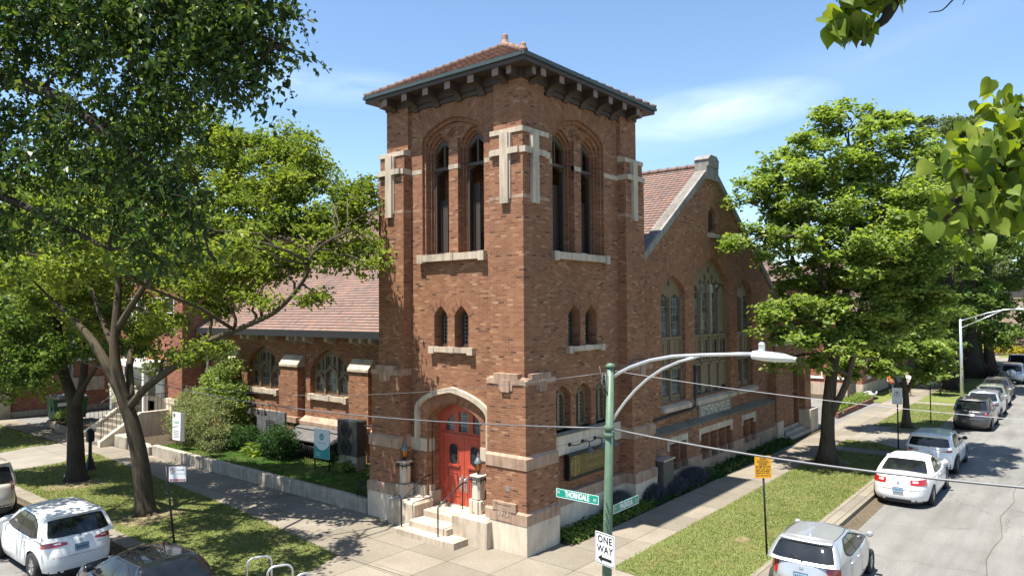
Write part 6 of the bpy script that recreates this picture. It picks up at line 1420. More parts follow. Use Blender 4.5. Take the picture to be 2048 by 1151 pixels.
# small tree next to the driveway and its neighbours
b=Vector((28.36,-3.73,0))
tree('small_tree','small round-headed green tree beside the driveway behind the large maple',b,[(A((1813,856,38.6),(1812,790,38.6),(1806,745,38.6),(1795,700,38.6)),.20,.06),(A((1812,790,38.6),(1830,745,38.4),(1850,700,38.4)),.10,.04),(A((1812,800,38.6),(1780,740,38.6),(1740,710,38.6)),.09,.04)],
 [C(1775,690,38.,1.2,.9),C(1700,720,37.6,1.,.6),C(1730,690,38,1.,.7),C(1830,700,37.8,1.1,.7),C(1880,720,38,.9,.6),C(1800,650,38.4,.9,.7),C(1850,660,39,.9,.7),C(1770,735,37.4,.9,.45),C(1860,745,38,.8,.4),C(1700,745,37.8,.6,.3)],17000,.16,M['lf_maple'],M['bark'],12,spray=.24,per=16,shape='maple',twigs=90)
def bigtree(label,base,h,rad_,lm,bm,seed,n,r0=.42,size=.24,low=.30,name='street_tree',squash=1.):
    R=np.random.default_rng(seed); x,y,_=base; cl=[]; tr=[([(x,y,0),(x+R.normal()*.1,y+R.normal()*.1,h*.3),(x+R.normal()*.25,y+R.normal()*.25,h*.6),(x,y,h*.88)],r0,.07)]
    for k in range(5):
        q=2*PI*k/5+R.uniform(-.3,.3); tr.append(([(x,y,h*R.uniform(.25,.35)),(x+math.cos(q)*rad_*.35,y+math.sin(q)*rad_*.35,h*.5),(x+math.cos(q)*rad_*.65,y+math.sin(q)*rad_*.65,h*.68)],r0*.42,.05))
    for k in range(34):
        f=R.random(); z=h*(low+(1-low)*f); w=rad_*math.sqrt(max(.04,1-((f-.42)/.62)**2))*squash; q=R.uniform(0,2*PI); d=w*R.uniform(.35,.9); rr=rad_*R.uniform(.20,.34); cl.append(((x+math.cos(q)*d,y+math.sin(q)*d,z-rr*.5),(rr,rr,rr*.7)))
    return tree(name,label,base,tr,cl,n,size,lm,bm,seed,spray=.34,per=18,twigs=60)
bigtree('tall dark street tree with leaning thick trunk beyond the silver street light',(62.,-2.84,0),22,7.,M['lf_dark'],M['barkdark'],21,30000,.75,.30,.22)
bigtree('dark street tree behind the sapling on the shaded turf',(50.,-2.86,0),16.5,5.0,M['lf_dark'],M['barkdark'],22,26000,.36,.28,.24)
bigtree('slim brown street tree standing close to the far cross street',(76.7,-2.82,0),20.,6.5,M['lf_maple'],M['bark'],23,16000,.42,.34,.3)
bigtree('thin dark street tree between the leaning trunk and the cross street',(70.2,-2.7,0),18,5.,M['lf_dark'],M['barkdark'],24,10000,.25,.34,.35)
bigtree('tall pale grey-green poplar rising behind the street trees at right',(56.5,-2.4,0),23.5,4.2,M['lf_grey'],M['bark'],25,26000,.4,.27,.3,'poplar_tree')
bigtree('broad green tree behind the apartment roofs and the maple',(50,16,0),15,6.5,M['lf_dark'],M['bark'],26,22000,.4,.32,.25)
bigtree('green tree filling the gap above the tiled apartment roofs',(38,9.,0),9.0,3.2,M['lf_maple'],M['bark'],27,12000,.25,.26,.25)
bigtree('low dark tree screening the brown apartment building',(57.5,2.2,0),8.5,3.4,M['lf_dark'],M['barkdark'],29,13000,.22,.26,.08)
b=Vector((44.9,-2.93,0)); tree('sapling','thin young sapling on the turf near the silver street light',b,[([(44.9,-2.93,0),(44.95,-2.9,1.5),(44.7,-2.8,3.6)],.06,.02)],[((44.8,-2.8,3.7),(.9,.9,.7)),((44.5,-2.9,2.9),(.7,.7,.4)),((45.2,-2.6,3.0),(.7,.7,.4))],2600,.20,M['lf_maple'],M['bark'],28,flare=1.1,twigs=14,group=None)
for k,(x,y,h,r_) in enumerate(((104,-15,14,6),(112,-22,17,7),(100,10,15,6),(120,8,18,7),(88,-19.5,13,5.5),(135,-30,18,8),(130,22,18,8))):
    bigtree(('rounded tree right of the buff house','tall rear tree right of the buff house','tree left of the buff house','tall rear tree left of the buff house','tree across the cross street at the right edge','farthest rounded tree on the right','farthest rounded tree on the left')[k],(x,y,0),h,r_,M['lf_dark'] if k%2 else M['lf_maple'],M['bark'],40+k,9000,.35,.5,.12,'distant_tree')
# ---- left side
b=gz(291,1032)
tree('locust_tree','leafy bright green tree with leaning forked trunk left of the church',b,[
 (A((291,1034,23.2),(286,960,23.2),(277,900,23.2),(263,840,23.2),(245,790,23.2),(232,740,23.2),(228,690,23.3),(234,620,23.4),(240,540,23.6)),.30,.10),
 (A((250,800,23.2),(215,730,23.3),(185,680,23.5),(150,640,23.8),(105,600,24.2)),.20,.06),
 (A((258,815,23.2),(290,775,22.8),(330,745,22.4),(360,725,22.2),(400,690,22.),(440,672,21.8),(500,648,21.5),(550,625,21.2),(590,585,21),(614,550,20.8),(622,510,20.8),(650,485,20.6),(690,465,20.5)),.13,.03),
 (A((262,800,23.3),(258,720,23.8),(270,680,24.2),(300,620,24.6)),.13,.06),(A((234,660,23.4),(270,600,23),(310,540,23),(380,470,23),(450,430,23)),.12,.04),(A((240,560,23.6),(300,480,24.5),(400,380,25),(520,320,25.2)),.10,.03),(A((228,700,23.3),(190,600,24),(160,500,24.5)),.10,.04)],
 [C(575,275,24.5,1.2,.8),C(640,320,24.,1.1,.8),C(500,290,25,1.2,.8),C(690,375,23.5,.9,.6),C(720,430,23,.75,.5),C(600,360,23.5,1.2,.8),C(520,370,24.,1.2,.8),C(440,330,25,1.2,.8),C(660,440,22.6,1.,.6),C(580,430,23,1.,.6),C(500,450,23,1.1,.7),C(730,380,23.4,.6,.5),
  C(700,500,21.6,.85,.35),C(640,520,21.4,.8,.35),C(735,530,21.2,.5,.3),C(560,520,22,.9,.4),C(470,520,22.6,1.,.5),C(400,450,24,1.2,.8),C(390,560,23,1.1,.6),C(340,520,24,1.1,.7),C(420,610,22.4,.8,.35),C(500,590,21.8,.75,.3),C(560,600,21.3,.55,.25),C(630,585,21,.5,.25),C(330,640,23.,.9,.5),C(300,590,24,1.,.6),
  C(380,700,22.4,.8,.4),C(330,710,23,.7,.35),C(420,690,22.,.5,.25),C(250,560,24.6,1.2,.8),C(150,560,24.8,1.2,.8),C(90,590,25,1.1,.7),C(180,640,24.6,.9,.5),C(200,480,25,1.4,1.),C(300,420,25.4,1.4,1.),C(100,500,25.4,1.3,.9),C(300,250,25.5,1.2,.9),C(380,245,25.2,1.1,.8),C(230,290,26,1.2,.9),C(160,330,26,1.3,1.),C(240,380,26,1.3,1.),C(90,380,26.5,1.3,1.),C(150,430,26.5,1.3,1.),C(20,430,27,1.3,1.),C(450,280,25.4,1.,.7),C(420,260,26,1.2,.9),C(350,320,26,1.3,1.),C(260,660,24.2,.7,.4),C(600,450,22.6,1.,.6),C(680,400,22.4,.9,.6),C(645,480,21.8,.8,.45),C(560,475,22.4,1.,.6),C(490,420,23,1.1,.7),C(540,330,24,1.1,.8),C(430,400,24,1.1,.8),C(720,470,21.8,.6,.4),C(520,540,22,.8,.45),C(450,560,22.2,.8,.4),C(610,400,23,1.,.7),((-8,8,8.5),(1.5,1.5,.8)),((-9.6,10.5,8.6),(1.6,1.6,.8)),((-7,11,9.6),(1.5,1.5,.8)),((-9.6,6.5,7.9),(1.4,1.4,.7)),((-7.6,5.4,8.3),(1.3,1.3,.7)),((-10.6,13,9),(1.6,1.6,.9)),((-8,14,9.6),(1.6,1.6,.9)),((-6.4,7.2,9.1),(1.2,1.2,.6)),((-5.6,5.6,8.2),(1.0,1.0,.45)),((-10.6,8.4,8.9),(1.4,1.4,.7))],
 105000,.135,M['lf_locust'],M['bark'],13,spray=.24,per=20,twigs=420,up=.8,droop=.15,flare=1.45,drop=.4,group='street trees')
b=gz(153,968)
tree('forked_tree','dark forked tree with two upright stems near the left street light',b,[(A((153,970,27.9),(152,900,27.9),(150,840,27.9),(147,800,27.9),(128,750,28),(118,680,28.2),(112,600,28.4),(120,520,28.6)),.34,.08),(A((148,815,27.9),(165,775,27.7),(170,720,27.7),(176,640,27.7)),.2,.08),(A((150,800,27.8),(182,750,27.3),(205,715,27.)),.11,.05),(A((130,755,28),(90,720,27.5),(40,700,27.2)),.09,.04)],
 [C(60,640,28,1.4,.9),C(10,600,28.4,1.5,1.),C(120,590,28.6,1.4,1.),C(60,540,29,1.5,1.),C(180,600,28.4,1.2,.8),C(30,700,27.4,1.1,.6),C(90,715,27.2,.9,.4),C(20,760,27,.9,.5),C(70,755,27.,.7,.35),C(150,690,27.4,.8,.5),C(210,700,27,.7,.35),C(230,640,27.8,1.,.6),C(280,690,27.6,.8,.4),C(-60,640,28,1.5,1.),C(-40,740,27.4,1.2,.8),C(320,650,28.6,.9,.5)],
 24000,.15,M['lf_dark'],M['barkdark'],14,spray=.27,per=16,twigs=150,droop=.15)
bigtree('broad shading tree farther along the left turf',(-4.0,33.5,0),12.,5.5,M['lf_locust'],M['bark'],31,16000,.3,.24,.3)
bigtree('far shading tree at the end of the left turf',(-4.2,47,0),13.,6,M['lf_dark'],M['bark'],32,12000,.3,.3,.25)
bigtree('green yard tree behind the parish house roof',(10,37.5,0),14,5.,M['lf_dark'],M['bark'],33,9000,.3,.3,.3)
# dark elm hanging into the upper left, its trunk outside the picture
eb=(-16.2,-.6,0)
def E(px,py,dep,rx,rz=None): return C(px,py,dep,rx,rz)
cl=[E(40,20,10.6,.75,.5),E(120,60,10.4,.7,.45),E(200,40,10.,.7,.45),E(290,30,9.8,.7,.45),E(370,20,9.4,.65,.4),E(440,40,9.2,.6,.4),E(500,60,9.,.5,.35),E(40,130,10.6,.6,.35),E(170,120,10.2,.45,.3),E(300,100,9.7,.6,.4),E(400,110,9.3,.5,.4),E(470,130,9.0,.45,.4),E(520,140,8.9,.3,.35),E(548,110,8.9,.18,.15),E(590,108,8.9,.12,.08),
 E(330,190,9.6,.5,.35),E(420,190,9.2,.4,.35),E(500,190,8.95,.22,.28),E(250,210,9.8,.5,.35),E(60,240,10.6,.55,.3),E(150,260,10.,.5,.3),E(330,280,9.4,.35,.3),E(250,300,9.7,.45,.3),E(110,330,10.2,.5,.35),E(20,340,10.6,.5,.3),E(180,370,9.9,.45,.3),E(280,380,9.5,.42,.35),E(350,390,9.3,.28,.35),E(400,420,9.2,.20,.35),E(230,450,9.7,.42,.3),E(320,460,9.4,.36,.32),E(130,460,10.1,.4,.25),E(40,450,10.6,.5,.3),E(390,500,9.15,.16,.25),E(290,510,9.5,.26,.2),E(430,530,9.1,.10,.12),
 E(540,10,9.,.3,.2),E(100,-80,10.6,.9),E(260,-90,10,.9),E(400,-80,9.4,.8),E(-90,100,11,.9),E(-100,300,11,.9),E(-80,480,11,.7),E(500,-60,9.,.5)]
def weeping(name,label,base,trunks,cl,nstr,lm,bm,seed,leaf=.088,gap=.040,lo=.28,hi=.95,group='street trees'):
    """drooping twigs with leaves along them"""
    R=np.random.default_rng(seed); t=thing(name,label,'tree',base,group); mb=MB(); nodes=[]
    for pts,r0,r1 in trunks:
        pts=[Vector(p) for p in pts]; D=[]
        for a,b in zip(pts[:-1],pts[1:]): D+= [a.lerp(b,q/4) for q in range(4)]
        D.append(pts[-1]); m=len(D)-1; sm=[D[0]]+[(D[i-1]+D[i]*2+D[i+1])/4 for i in range(1,m)]+[D[-1]]; rs=[r0+(r1-r0)*i/m for i in range(m+1)]; mb.tube(sm,rs,9); nodes+=sm
    vol=np.array([r[0]*r[1]+r[0]*r[2] for c,r in cl]); cnt=R.multinomial(nstr,vol/vol.sum()); P=[]
    for (c,r),k in zip(cl,cnt):
        cv=Vector(c); p=min(nodes,key=lambda q:(q-cv).length+(0 if q.z>cv.z-.4 else .8)); pts=limb(mb,p,cv+Vector((0,0,r[2]*.4)),.028,.010,R,5,.05)
        for _ in range(k):
            o=np.array(c)+R.normal(0,.55,3)*np.array(r); o[2]+=r[2]*.35; q=R.uniform(0,2*PI); d=np.array([math.cos(q),math.sin(q),R.uniform(.0,.5)]); L=R.uniform(lo,hi)*min(1.,.45+r[2]); n=int(L/gap); s=np.linspace(0,1,n+1)[:,None]
            path=o+d*(L*.72)*(s-.25*s*s)+np.array([0,0,-1.])*(L*R.uniform(.25,.75))*s**1.8; P.append(path[1:]+R.normal(0,.05,(n,3)))
            if _%2==0: mb.tube([tuple(path[z]) for z in range(0,n+1,max(1,n//5))],[.006]*len(range(0,n+1,max(1,n//5))),4)
    mb.build('trunk',bm,t); P=np.concatenate(P); print('elm leaves',len(P))
    me=leaf_mesh('crown',P-np.array(base,dtype=np.float32),leaf,lm,seed+1,.35,.5,aspect=.62); o=bpy.data.objects.new('crown',me); COL.objects.link(o); o.parent=t; WL[o.name]=Vector(base); return t
elm=weeping('elm_tree','dark drooping elm foliage hanging into the upper left of the view',eb,[([eb,(-16.1,-.7,2.5),(-15.9,-.9,5.)]+A((-160,60,11.5),(60,-60,10.6),(250,-140,10)),.42,.09),
 ([(-15.9,-.9,5.)]+A((-130,130,11.2),(60,170,10.4),(140,205,10.1),(200,260,9.8),(300,330,9.5),(390,420,9.2)),.14,.02),([(-15.9,-.9,5.2)]+A((-60,-10,10.9),(140,-20,10.2),(330,10,9.5),(450,40,9.1),(520,70,8.95),(580,100,8.9)),.11,.010),([(-16.,-.8,4.)]+A((-140,380,11),(0,390,10.6),(110,440,10.1),(220,500,9.7)),.10,.02)],cl,2900,M['lf_elm'],M['barkdark'],15)
SUB=0
# catalpa branches reaching in from the right
cb=(-3.2,-14.6,0)
k=[E(2010,210,7.4,.28,.22),E(2040,270,7.4,.3,.25),E(1990,280,7.3,.2,.2),E(1960,300,7.2,.22,.16),E(2040,340,7.3,.35,.22),E(1985,340,7.1,.25,.18),E(1930,340,7.0,.2,.14),E(1960,390,6.9,.26,.15),E(2020,400,7.0,.3,.16),E(1905,400,6.9,.15,.13),E(1890,440,6.8,.13,.12),E(1940,470,6.9,.15,.1),E(2080,300,7.4,.4,.3),E(2090,420,7.4,.4,.2),E(2070,240,7.6,.3)]
tree('catalpa_tree','large-leaved catalpa branches reaching in from the right edge',cb,[([cb,(-3.3,-14.5,2.5),(-3.6,-14.2,5.)]+A((2700,300,7.2),(2300,280,7.4),(2100,300,7.4),(2020,330,7.2),(1950,390,7.0)),.24,.015),([(-3.6,-14.2,5.6)]+A((2600,100,7.2),(2200,190,7.5),(2060,225,7.5),(2010,200,7.4)),.09,.012),([(-3.6,-14.2,5.6)]+A((2650,-200,7.0),(2300,-200,6.8),(2000,-120,6.6),(1850,-60,6.5)),.09,.02)],k,680,.155,M['lf_catalpa'],M['bark'],16,spray=.13,per=4,shape='heart',droop=.85,up=.1,hollow=.1,twigs=60,group='catalpa trees')
k=[E(1690,15,6.5,.10,.1),E(1715,40,6.5,.09,.08),E(1670,45,6.5,.06,.06),E(1725,90,6.5,.07,.06),E(1750,5,6.5,.07,.05),E(1705,-30,6.5,.16,.1),E(1780,-40,6.5,.15,.1),E(1850,-60,6.5,.15,.1)]
tree('catalpa_branch','heart-shaped catalpa leaves hanging at the top edge of the view',(-7.6,-13.9,0),[([(-7.6,-13.9,0),(-7.6,-13.8,4.),(-7.7,-13.4,8.)]+A((2250,-420,6.2),(1950,-200,6.4),(1800,-60,6.5),(1785,10,6.5),(1770,40,6.5),(1740,60,6.5),(1728,80,6.5)),.16,.008),(A((1790,-30,6.5),(1770,5,6.5),(1730,10,6.5),(1700,25,6.5)),.012,.005),(A((1960,-60,6.5),(1915,-10,6.5),(1885,22,6.5),(1858,25,6.5)),.010,.004),(A((1960,-60,6.5),(1945,-30,6.5),(1925,10,6.5)),.008,.003)],k,120,.18,M['lf_catalpa'],M['barkdark'],17,spray=.06,per=4,shape='heart',droop=.85,up=.1,hollow=.1,twigs=20,group='catalpa trees')
# seed pods of the catalpa
SUB=0
# ---- shrubs and beds
def shrub(name,label,cl,n,size,lm,seed,spray=.13,per=12,stems=None,group=None,up=.5,droop=0.,hollow=.5,shape='leaf',aspect=.62,cat='shrub'):
    R=np.random.default_rng(seed); c0=np.mean([c for c,r in cl],axis=0); zb=min(c[2]-r[2] for c,r in cl); base=(float(c0[0]),float(c0[1]),float(max(zb,0))); t=thing(name,label,cat,base,group)
    P,tips=crown_points(cl,n,R,spray,per,hollow); P[:,2]=np.maximum(P[:,2],base[2]+.02); mb=MB(); root=Vector(base)
    for c,r in cl:
        for _ in range(3): limb(mb,root+Vector((R.normal()*.12,R.normal()*.12,-.05)),Vector(c)+Vector((R.normal()*r[0]*.3,R.normal()*r[1]*.3,r[2]*.3)),.025,.008,R,4,.06,0,5)
    for i in R.permutation(len(tips))[:30]: limb(mb,min([Vector(c) for c,r in cl],key=lambda q:(q-Vector(tips[i])).length),tips[i],.010,.004,R,3,.05,0,4)
    mb.build('stem',M['bark'],t)
    me=leaf_mesh('foliage',P-np.array(base,dtype=np.float32),size,lm,seed+1,up,droop,shape=shape,aspect=aspect); o=bpy.data.objects.new('foliage',me); COL.objects.link(o); o.parent=t; WL[o.name]=Vector(base); return t
shrub('large_shrub','large dusty green arching shrub at the left end of the lawn',[((1.4,20.8,1.3),(.9,1.1,.8)),((1.6,19.4,1.4),(.9,1.0,.8)),((1.8,22.3,1.4),(.9,1.2,.9)),((2.3,21.2,2.0),(.9,1.2,.6)),((1.3,18.3,1.0),(.6,.7,.55)),((2.6,23.2,2.0),(.8,1.,.7)),((2.2,19.8,2.1),(.7,.8,.5))],15000,.085,M['lf_shrub'],61)
shrub('climbing_tree','light green small tree climbing beside the second aisle window',[((3.0,20.9,4.6),(.5,.5,.45)),((3.1,20.5,3.8),(.55,.6,.5)),((2.9,21.3,3.3),(.6,.7,.5)),((3.0,20.3,2.8),(.7,.8,.5)),((2.9,21.0,2.1),(.6,.8,.5)),((3.1,19.6,2.2),(.5,.5,.35)),((3.0,22.1,2.6),(.6,.6,.4)),((3.2,20.0,1.5),(.6,.7,.5))],7500,.125,M['lf_vine'],62,.15)
shrub('round_shrub','dense round dark green shrub before the awning',[((2.2,14.9,1.05),(.8,.85,.7)),((2.1,14.3,.9),(.5,.5,.5)),((2.3,15.5,.9),(.5,.5,.5))],7000,.085,M['lf_box'],63,.11)
shrub('dark_shrub','wide dark shrub below the slate board',[((2.2,17.5,.95),(.7,.8,.55)),((2.0,18.5,.9),(.6,.6,.5)),((2.3,16.9,.75),(.4,.4,.35))],5500,.085,M['lf_box'],64,.11)
shrub('pale_shrub','pale silvery low shrub left of the dark shrub',[((1.3,18.9,.7),(.5,.55,.35)),((1.1,18.2,.6),(.35,.4,.25))],1800,.08,M['lf_shrub'],65,.1)
shrub('daylily_clump','arching strap leaves of a daylily clump beside the slate board',[((2.0,16.2,.55),(.4,.5,.2))],500,.34,M['lf_vine'],66,.1,8,None,None,.9,0,.2,'leaf',.12,'plant')
for k,(x,y,s_,l) in enumerate(((3.2,12.9,.30,'pale fern clump at the foot of the awning rail'),(2.3,10.6,.36,'pale fern clump nearest the retaining wall corner'),(2.7,9.2,.3,'small fern clump beside the tower buttress'),(3.0,11.5,.22,'small fern clump under the cooling unit'))):
    shrub('fern',l,[((x,y,.55),(s_,s_*1.2,.18))],420,.16,M['lf_vine'],70+k,.08,8,None,'ferns along the aisle wall',.9,0,.2,'leaf',.3,'plant')
for k,(x,y,rx,ry,h,l) in enumerate(((6.9,.05,.75,.45,.62,'purple lavender clump against the far tower buttress'),(8.3,.0,.9,.45,.60,'purple lavender clump beside the utility box'),(9.9,-.05,1.1,.42,.62,'wide purple lavender clump below the first basement windows'),(4.9,.1,.65,.35,.75,'tall lavender clump at the recessed tower wall'),(11.2,-.15,.4,.2,.42,'small silvery plant at the end of the lavender'))):
    R=np.random.default_rng(90+k); n=int(2600*rx*ry/.3); base=(x,y,0); t=thing('lavender_plant',l,'plant',base,'lavender plants along the church wall'); q=R.normal(0,.5,(n,2)); q=q[np.sum(q*q,1)<1]; n=len(q); hh=h*(1-.45*np.sum(q*q,1))*R.uniform(.6,1.1,n); V=np.zeros((n,5,3),np.float32); r0=q*np.array([rx,ry])*.75; r1=q*np.array([rx,ry])*1.15+R.normal(0,.04,(n,2)); w=.010
    V[:,0,:2]=r0-[w,0];V[:,1,:2]=r0+[w,0]; V[:,2,:2]=r1*.97+[w*1.2,0];V[:,3,:2]=r1*.97-[w*1.2,0];V[:,4,:2]=r1; V[:,2,2]=hh*.92;V[:,3,2]=hh*.92;V[:,4,2]=hh
    mb=MB(); mb.add(V.reshape(-1,3),[(5*i,5*i+1,5*i+2,5*i+4,5*i+3) for i in range(n)]); o=mb.build('foliage',M['lavender'] if k!=4 else M['lf_grey'],None,(0,0,0)); o.parent=t; o.location=(0,0,0)
    me=leaf_mesh('leaves',np.stack([r0[:,0],r0[:,1],hh*R.uniform(.1,.7,n)],1),.07,M['lf_shrub'],95+k,.3,0,aspect=.25); o=bpy.data.objects.new('leaves',me); COL.objects.link(o); o.parent=t
gc=[]
R=np.random.default_rng(5)
def cover(name,poly_pts,n,h,size,lm,seed):
    R=np.random.default_rng(seed); (x0,y0,x1,y1)=poly_pts; P=np.stack([R.uniform(x0,x1,n),R.uniform(y0,y1,n),np.abs(R.normal(0,h,n))+.03],1); me=leaf_mesh(name,P,size,lm,seed,.7,0,aspect=.4); o=bpy.data.objects.new(name,me); COL.objects.link(o); o['kind']='stuff'
cover('ground_cover',(1.6,-.38,6.3,.35),5200,.09,.11,M['lf_dark'],101); cover('bed_foliage',(11.3,-.4,20.3,.2),6500,.10,.13,M['lf_box'],102); cover('bed_foliage',(6.3,-.4,11.3,.2),2600,.07,.10,M['lf_box'],103)
shrub('hedge','low trimmed green hedge beside the alley sidewalk',[((30.6+.8*k,.55,.42),(.55,.36,.28)) for k in range(10)],6500,.10,M['lf_maple'],104,.1,cat='hedge')
shrub('blossom_shrub','white blossoming shrub by the parish house steps',[((1.9,29.2,2.4),(.6,.9,.5)),((1.5,28.3,2.0),(.5,.6,.4)),((2.2,30.2,2.5),(.5,.6,.4)),((1.2,27.2,2.3),(.4,.5,.3))],4200,.10,M['blossom'],105,.12)
shrub('planter_plant','leafy green plant in the wooden planter bed',[((.2,31.8,.75),(.3,.5,.25)),((.4,33.6,.7),(.3,.4,.22))],700,.13,M['lf_vine'],106,.1,cat='plant')
shrub('flower_border','yellow flowering border in front of the buff house',[((98.+1.5*(k%2),-14+1.6*k,.7),(1.3,1.2,.5)) for k in range(12)],5200,.28,M['yellowfl'],107,.3,cat='flowers')
shrub('purple_hedge','dusky purple shrubs behind the yellow flowers',[((103.,-13+2.*k,1.7),(1.2,1.4,1.2)) for k in range(7)],4200,.30,M['purplefl'],108,.3,cat='hedge')
shrub('brown_shrub','low brownish shrub on the far turf beside the leaning trunk',[((63.5,-3.9,.5),(1.6,.7,.5)),((66,-3.7,.5),(1.2,.6,.45))],1800,.18,M['purplefl'],109,.2)
# ---- people
def person(label,base,rz,shirt,shorts,hair,walk=1.,arms='bent'):
    t=local_thing('person',label,'person',base,rz)
    V=[];E=[];Rr=[]
    def v(x,y,z,r,p=None): V.append((x,y,z));Rr.append(r); i=len(V)-1; (E.append((p,i)) if p is not None else None); return i
    pel=v(0,0,.94,.13); wa=v(0,0,1.08,.125,pel); ch=v(.01,0,1.32,.15,wa); nb=v(0,0,1.47,.075,ch); hd=v(.02,0,1.58,.085,nb); hd2=v(.03,0,1.68,.10,hd); v(.01,0,1.76,.06,hd2)
    for s in (1,-1):
        w=.16*s*walk; hp=v(0,.09*s,.90,.105,pel); kn=v(.04+w*.7,.10*s,.50,.066,hp); an=v(w-.05,.10*s,.10,.043,kn); he=v(w-.08,.10*s,.04,.04,an); v(w+.12,.11*s,.035,.036,an)
        sh=v(0,.19*s,1.42,.062,ch); el=v(-.04-.1*s*walk,.25*s,1.14,.043,sh); wr=v(.14,.22*s,1.06,.03,el); pa=v(.21,.21*s,1.05,.028,wr)
        for k in range(4): a=v(.26,.21*s+(.024-.016*k),1.045,.010,pa); v(.295+.008*(1.5-abs(k-1.5)),.21*s+(.026-.0175*k),1.025,.009,a)
        th=v(.22,.21*s-.035*s,1.06,.010,pa); v(.25,.21*s-.05*s,1.05,.009,th)
    me=bpy.data.meshes.new('body'); me.from_pydata(V,E,[]); o=bpy.data.objects.new('body',me); COL.objects.link(o); mo=o.modifiers.new('skin','SKIN'); o.modifiers.new('sub','SUBSURF').levels=1; o.modifiers['sub'].render_levels=1
    for i,sv in enumerate(me.skin_vertices[0].data): sv.radius=(Rr[i],Rr[i]); sv.use_root=(i==0)
    me.materials.append(M['skin']); dg=bpy.context.evaluated_depsgraph_get(); m2=bpy.data.meshes.new_from_object(o.evaluated_get(dg)); bpy.data.objects.remove(o); m2.name='body'
    m2.materials.clear(); m2.materials.append(M['skin']); o=bpy.data.objects.new('body',m2); COL.objects.link(o); o.parent=t
    for p in m2.polygons: p.use_smooth=True; p.material_index=0
    def clothe(name,test,off,m):
        bm=bmesh.new(); bm.from_mesh(m2); bmesh.ops.delete(bm,geom=[f for f in bm.faces if not test(f.calc_center_median())],context='FACES'); bm.normal_update()
        for q in bm.verts: q.co+=q.normal*off
        mm=bpy.data.meshes.new(name); bm.to_mesh(mm); bm.free(); mm.materials.clear(); mm.materials.append(m); k=bpy.data.objects.new(name,mm); COL.objects.link(k); k.parent=t
    clothe('shirt',lambda c:.93<c.z<1.48 and (abs(c.y)<.235 and c.x<.10),.022,shirt); clothe('shorts',lambda c:.50<c.z<.97 and abs(c.y)<.2,.022,shorts); clothe('shoe',lambda c:c.z<.085,.012,M['darkcloth']); clothe('hair',lambda c:c.z>1.66 and (c.x<.07 or c.z>1.75),.012,hair)
    mb=MB(); 
    for s in (1,-1): mb.lathe([(.002,-.012),(.012,0),(.002,.012)],(.118,.035*s,1.69),8)
    mb.build('eye',M['darkcloth'],t); mb=MB(); mb.prism([(.118,-.012,1.64),(.118,.012,1.64),(.15,0,1.645)],(0,0,.035)); mb.build('nose',M['skin'],t)
    mb=MB()
    for s in (1,-1): mb.lathe([(.004,-.03),(.014,0),(.004,.03)],(.02,.10*s,1.675),8)
    mb.build('ear',M['skin'],t); mb=MB(); mb.box((.112,-.022,1.60),(.12,.022,1.608)); mb.build('mouth',M['signred'],t)
    return t
person('person in orange shirt and dark shorts walking left of the small tree trunk',(43.3,-.05,0),rad(190),M['orange'],M['darkcloth'],M['hair'])
person('person in white shirt and dark shorts half hidden right of a small tree trunk',(43.6,-1.08,0),rad(170),M['whitecloth'],M['darkcloth'],M['hair'],-1.)
# =================================================================== light, sky, camera
SUN=Vector((-4.6,1.36,13.45)).normalized(); el=math.asin(SUN.z); az=math.atan2(SUN.x,SUN.y)
ld=bpy.data.lights.new('sun','SUN'); ld.energy=5.0; ld.angle=rad(.55); ld.color=(1,.955,.88); lo=bpy.data.objects.new('sun',ld); COL.objects.link(lo); lo.rotation_euler=(-SUN).to_track_quat('-Z','Y').to_euler()
w=bpy.data.worlds.new('World'); scene.world=w; w.use_nodes=True; nt=w.node_tree; bg=nt.nodes['Background']; sky=nt.nodes.new('ShaderNodeTexSky'); sky.sky_type='NISHITA'; sky.sun_disc=False; sky.sun_elevation=el; sky.sun_rotation=az; sky.air_density=1.; sky.dust_density=.6; sky.ozone_density=2.2; sky.altitude=200
tc=nt.nodes.new('ShaderNodeTexCoord').outputs['Generated']
def band(dirv,width,soft,rotz,sx,sy,scale,lo_,hi_):
    # one wisp of high cloud round a fixed compass direction
    mp=nt.nodes.new('ShaderNodeMapping'); mp.vector_type='TEXTURE'; nt.links.new(tc,mp.inputs['Vector']); return mp
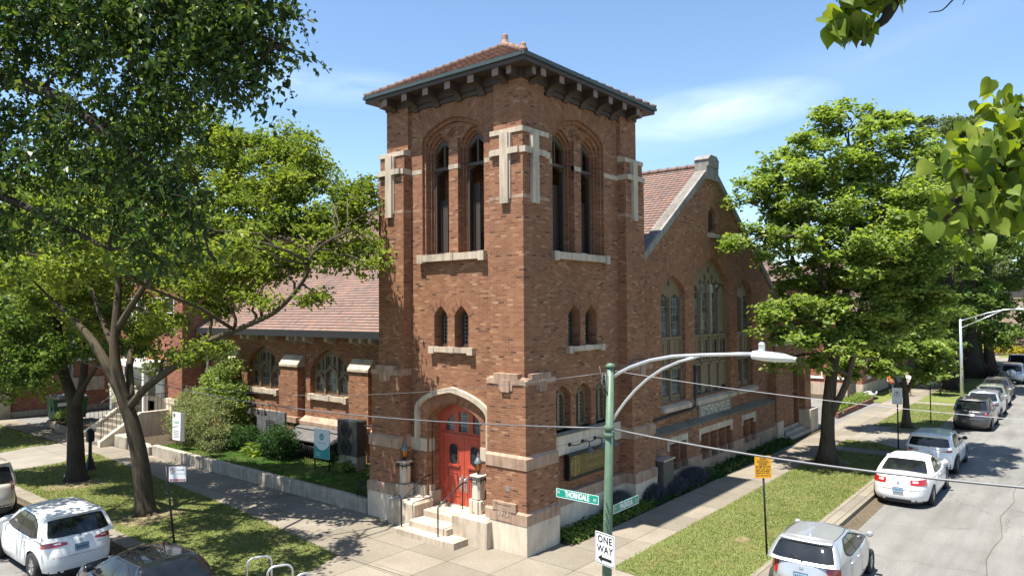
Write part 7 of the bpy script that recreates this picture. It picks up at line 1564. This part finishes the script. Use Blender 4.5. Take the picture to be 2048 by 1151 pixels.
def cloud(dirv,lx,lz,tilt,dens,seed):
    d=Vector(dirv).normalized(); r=d.cross(Vector((0,0,1))).normalized(); u=r.cross(d); r2=r*math.cos(tilt)+u*math.sin(tilt); u2=u*math.cos(tilt)-r*math.sin(tilt)
    def dot(v):
        n=nt.nodes.new('ShaderNodeVectorMath'); n.operation='DOT_PRODUCT'; n.inputs[1].default_value=v; nt.links.new(tc,n.inputs[0]); return n.outputs['Value']
    def math_(op,a,b=None):
        n=nt.nodes.new('ShaderNodeMath'); n.operation=op
        for i,s in enumerate((a,b)):
            if s is None: continue
            if isinstance(s,(int,float)): n.inputs[i].default_value=s
            else: nt.links.new(s,n.inputs[i])
        return n.outputs[0]
    a=math_('DIVIDE',dot(r2),lx); b=math_('DIVIDE',dot(u2),lz); f=dot(d)
    cm=nt.nodes.new('ShaderNodeCombineXYZ'); nt.links.new(a,cm.inputs[0]); nt.links.new(math_('MULTIPLY',b,1.0),cm.inputs[1]); cm.inputs[2].default_value=seed
    n=noise(nt,mapping(nt,cm.outputs[0],(1.1,.9,1)),1.2,6,.55,.6)
    e=math_('ADD',math_('MULTIPLY',a,a),math_('MULTIPLY',b,b)); m=math_('SUBTRACT',1.0,math_('SQRT',e)); m=math_('MAXIMUM',m,0.)
    m=math_('MULTIPLY',math_('MULTIPLY',math_('POWER',m,.8),math_('GREATER_THAN',f,0.)),dens)
    return math_('MULTIPLY',m,math_('MAXIMUM',math_('SUBTRACT',math_('MULTIPLY',n,2.4),.45),0.))
def dpx(x,y): return (at(x,y,1.)-Vector(C_POS)).normalized()
col=sky.outputs[0]
hs=nt.nodes.new('ShaderNodeHueSaturation'); hs.inputs['Saturation'].default_value=.99; hs.inputs['Value'].default_value=1.0; nt.links.new(col,hs.inputs['Color']); col=mix(nt,1.,hs.outputs[0],(1.0,1.08,1.12),'MULTIPLY')
for c in (cloud(dpx(1440,220),.15,.036,rad(5),.26,3.),cloud(dpx(1290,250),.16,.05,rad(3),.10,5.),cloud(dpx(640,170),.17,.03,rad(0),.12,12.),cloud(dpx(1750,110),.30,.05,rad(14),.04,9.)):
    col=mix(nt,c,col,(11.0,11.6,12.6))
nt.links.new(col,bg.inputs['Color']); bg.inputs['Strength'].default_value=.086
cd=bpy.data.cameras.new('camera'); cam=bpy.data.objects.new('camera',cd); COL.objects.link(cam); scene.camera=cam
cd.sensor_fit='HORIZONTAL'; cd.sensor_width=36; cd.lens=FL/CW*36; cd.clip_start=.1; cd.clip_end=3000
Rm=Matrix((( _r[0],_u[0],-_f[0]),(_r[1],_u[1],-_f[1]),(_r[2],_u[2],-_f[2]))); cam.matrix_world=Matrix.Translation(Vector(C_POS))@Rm.to_4x4()
vs=scene.view_settings; scene.display_settings.display_device='sRGB'; vs.view_transform='Standard'; vs.look='None'; vs.exposure=1.3; vs.gamma=1.
scene.cycles.max_bounces=8; scene.cycles.diffuse_bounces=5; scene.cycles.glossy_bounces=3; scene.cycles.transmission_bounces=3; scene.cycles.transparent_max_bounces=4; scene.cycles.use_denoising=True
bpy.context.view_layer.update()
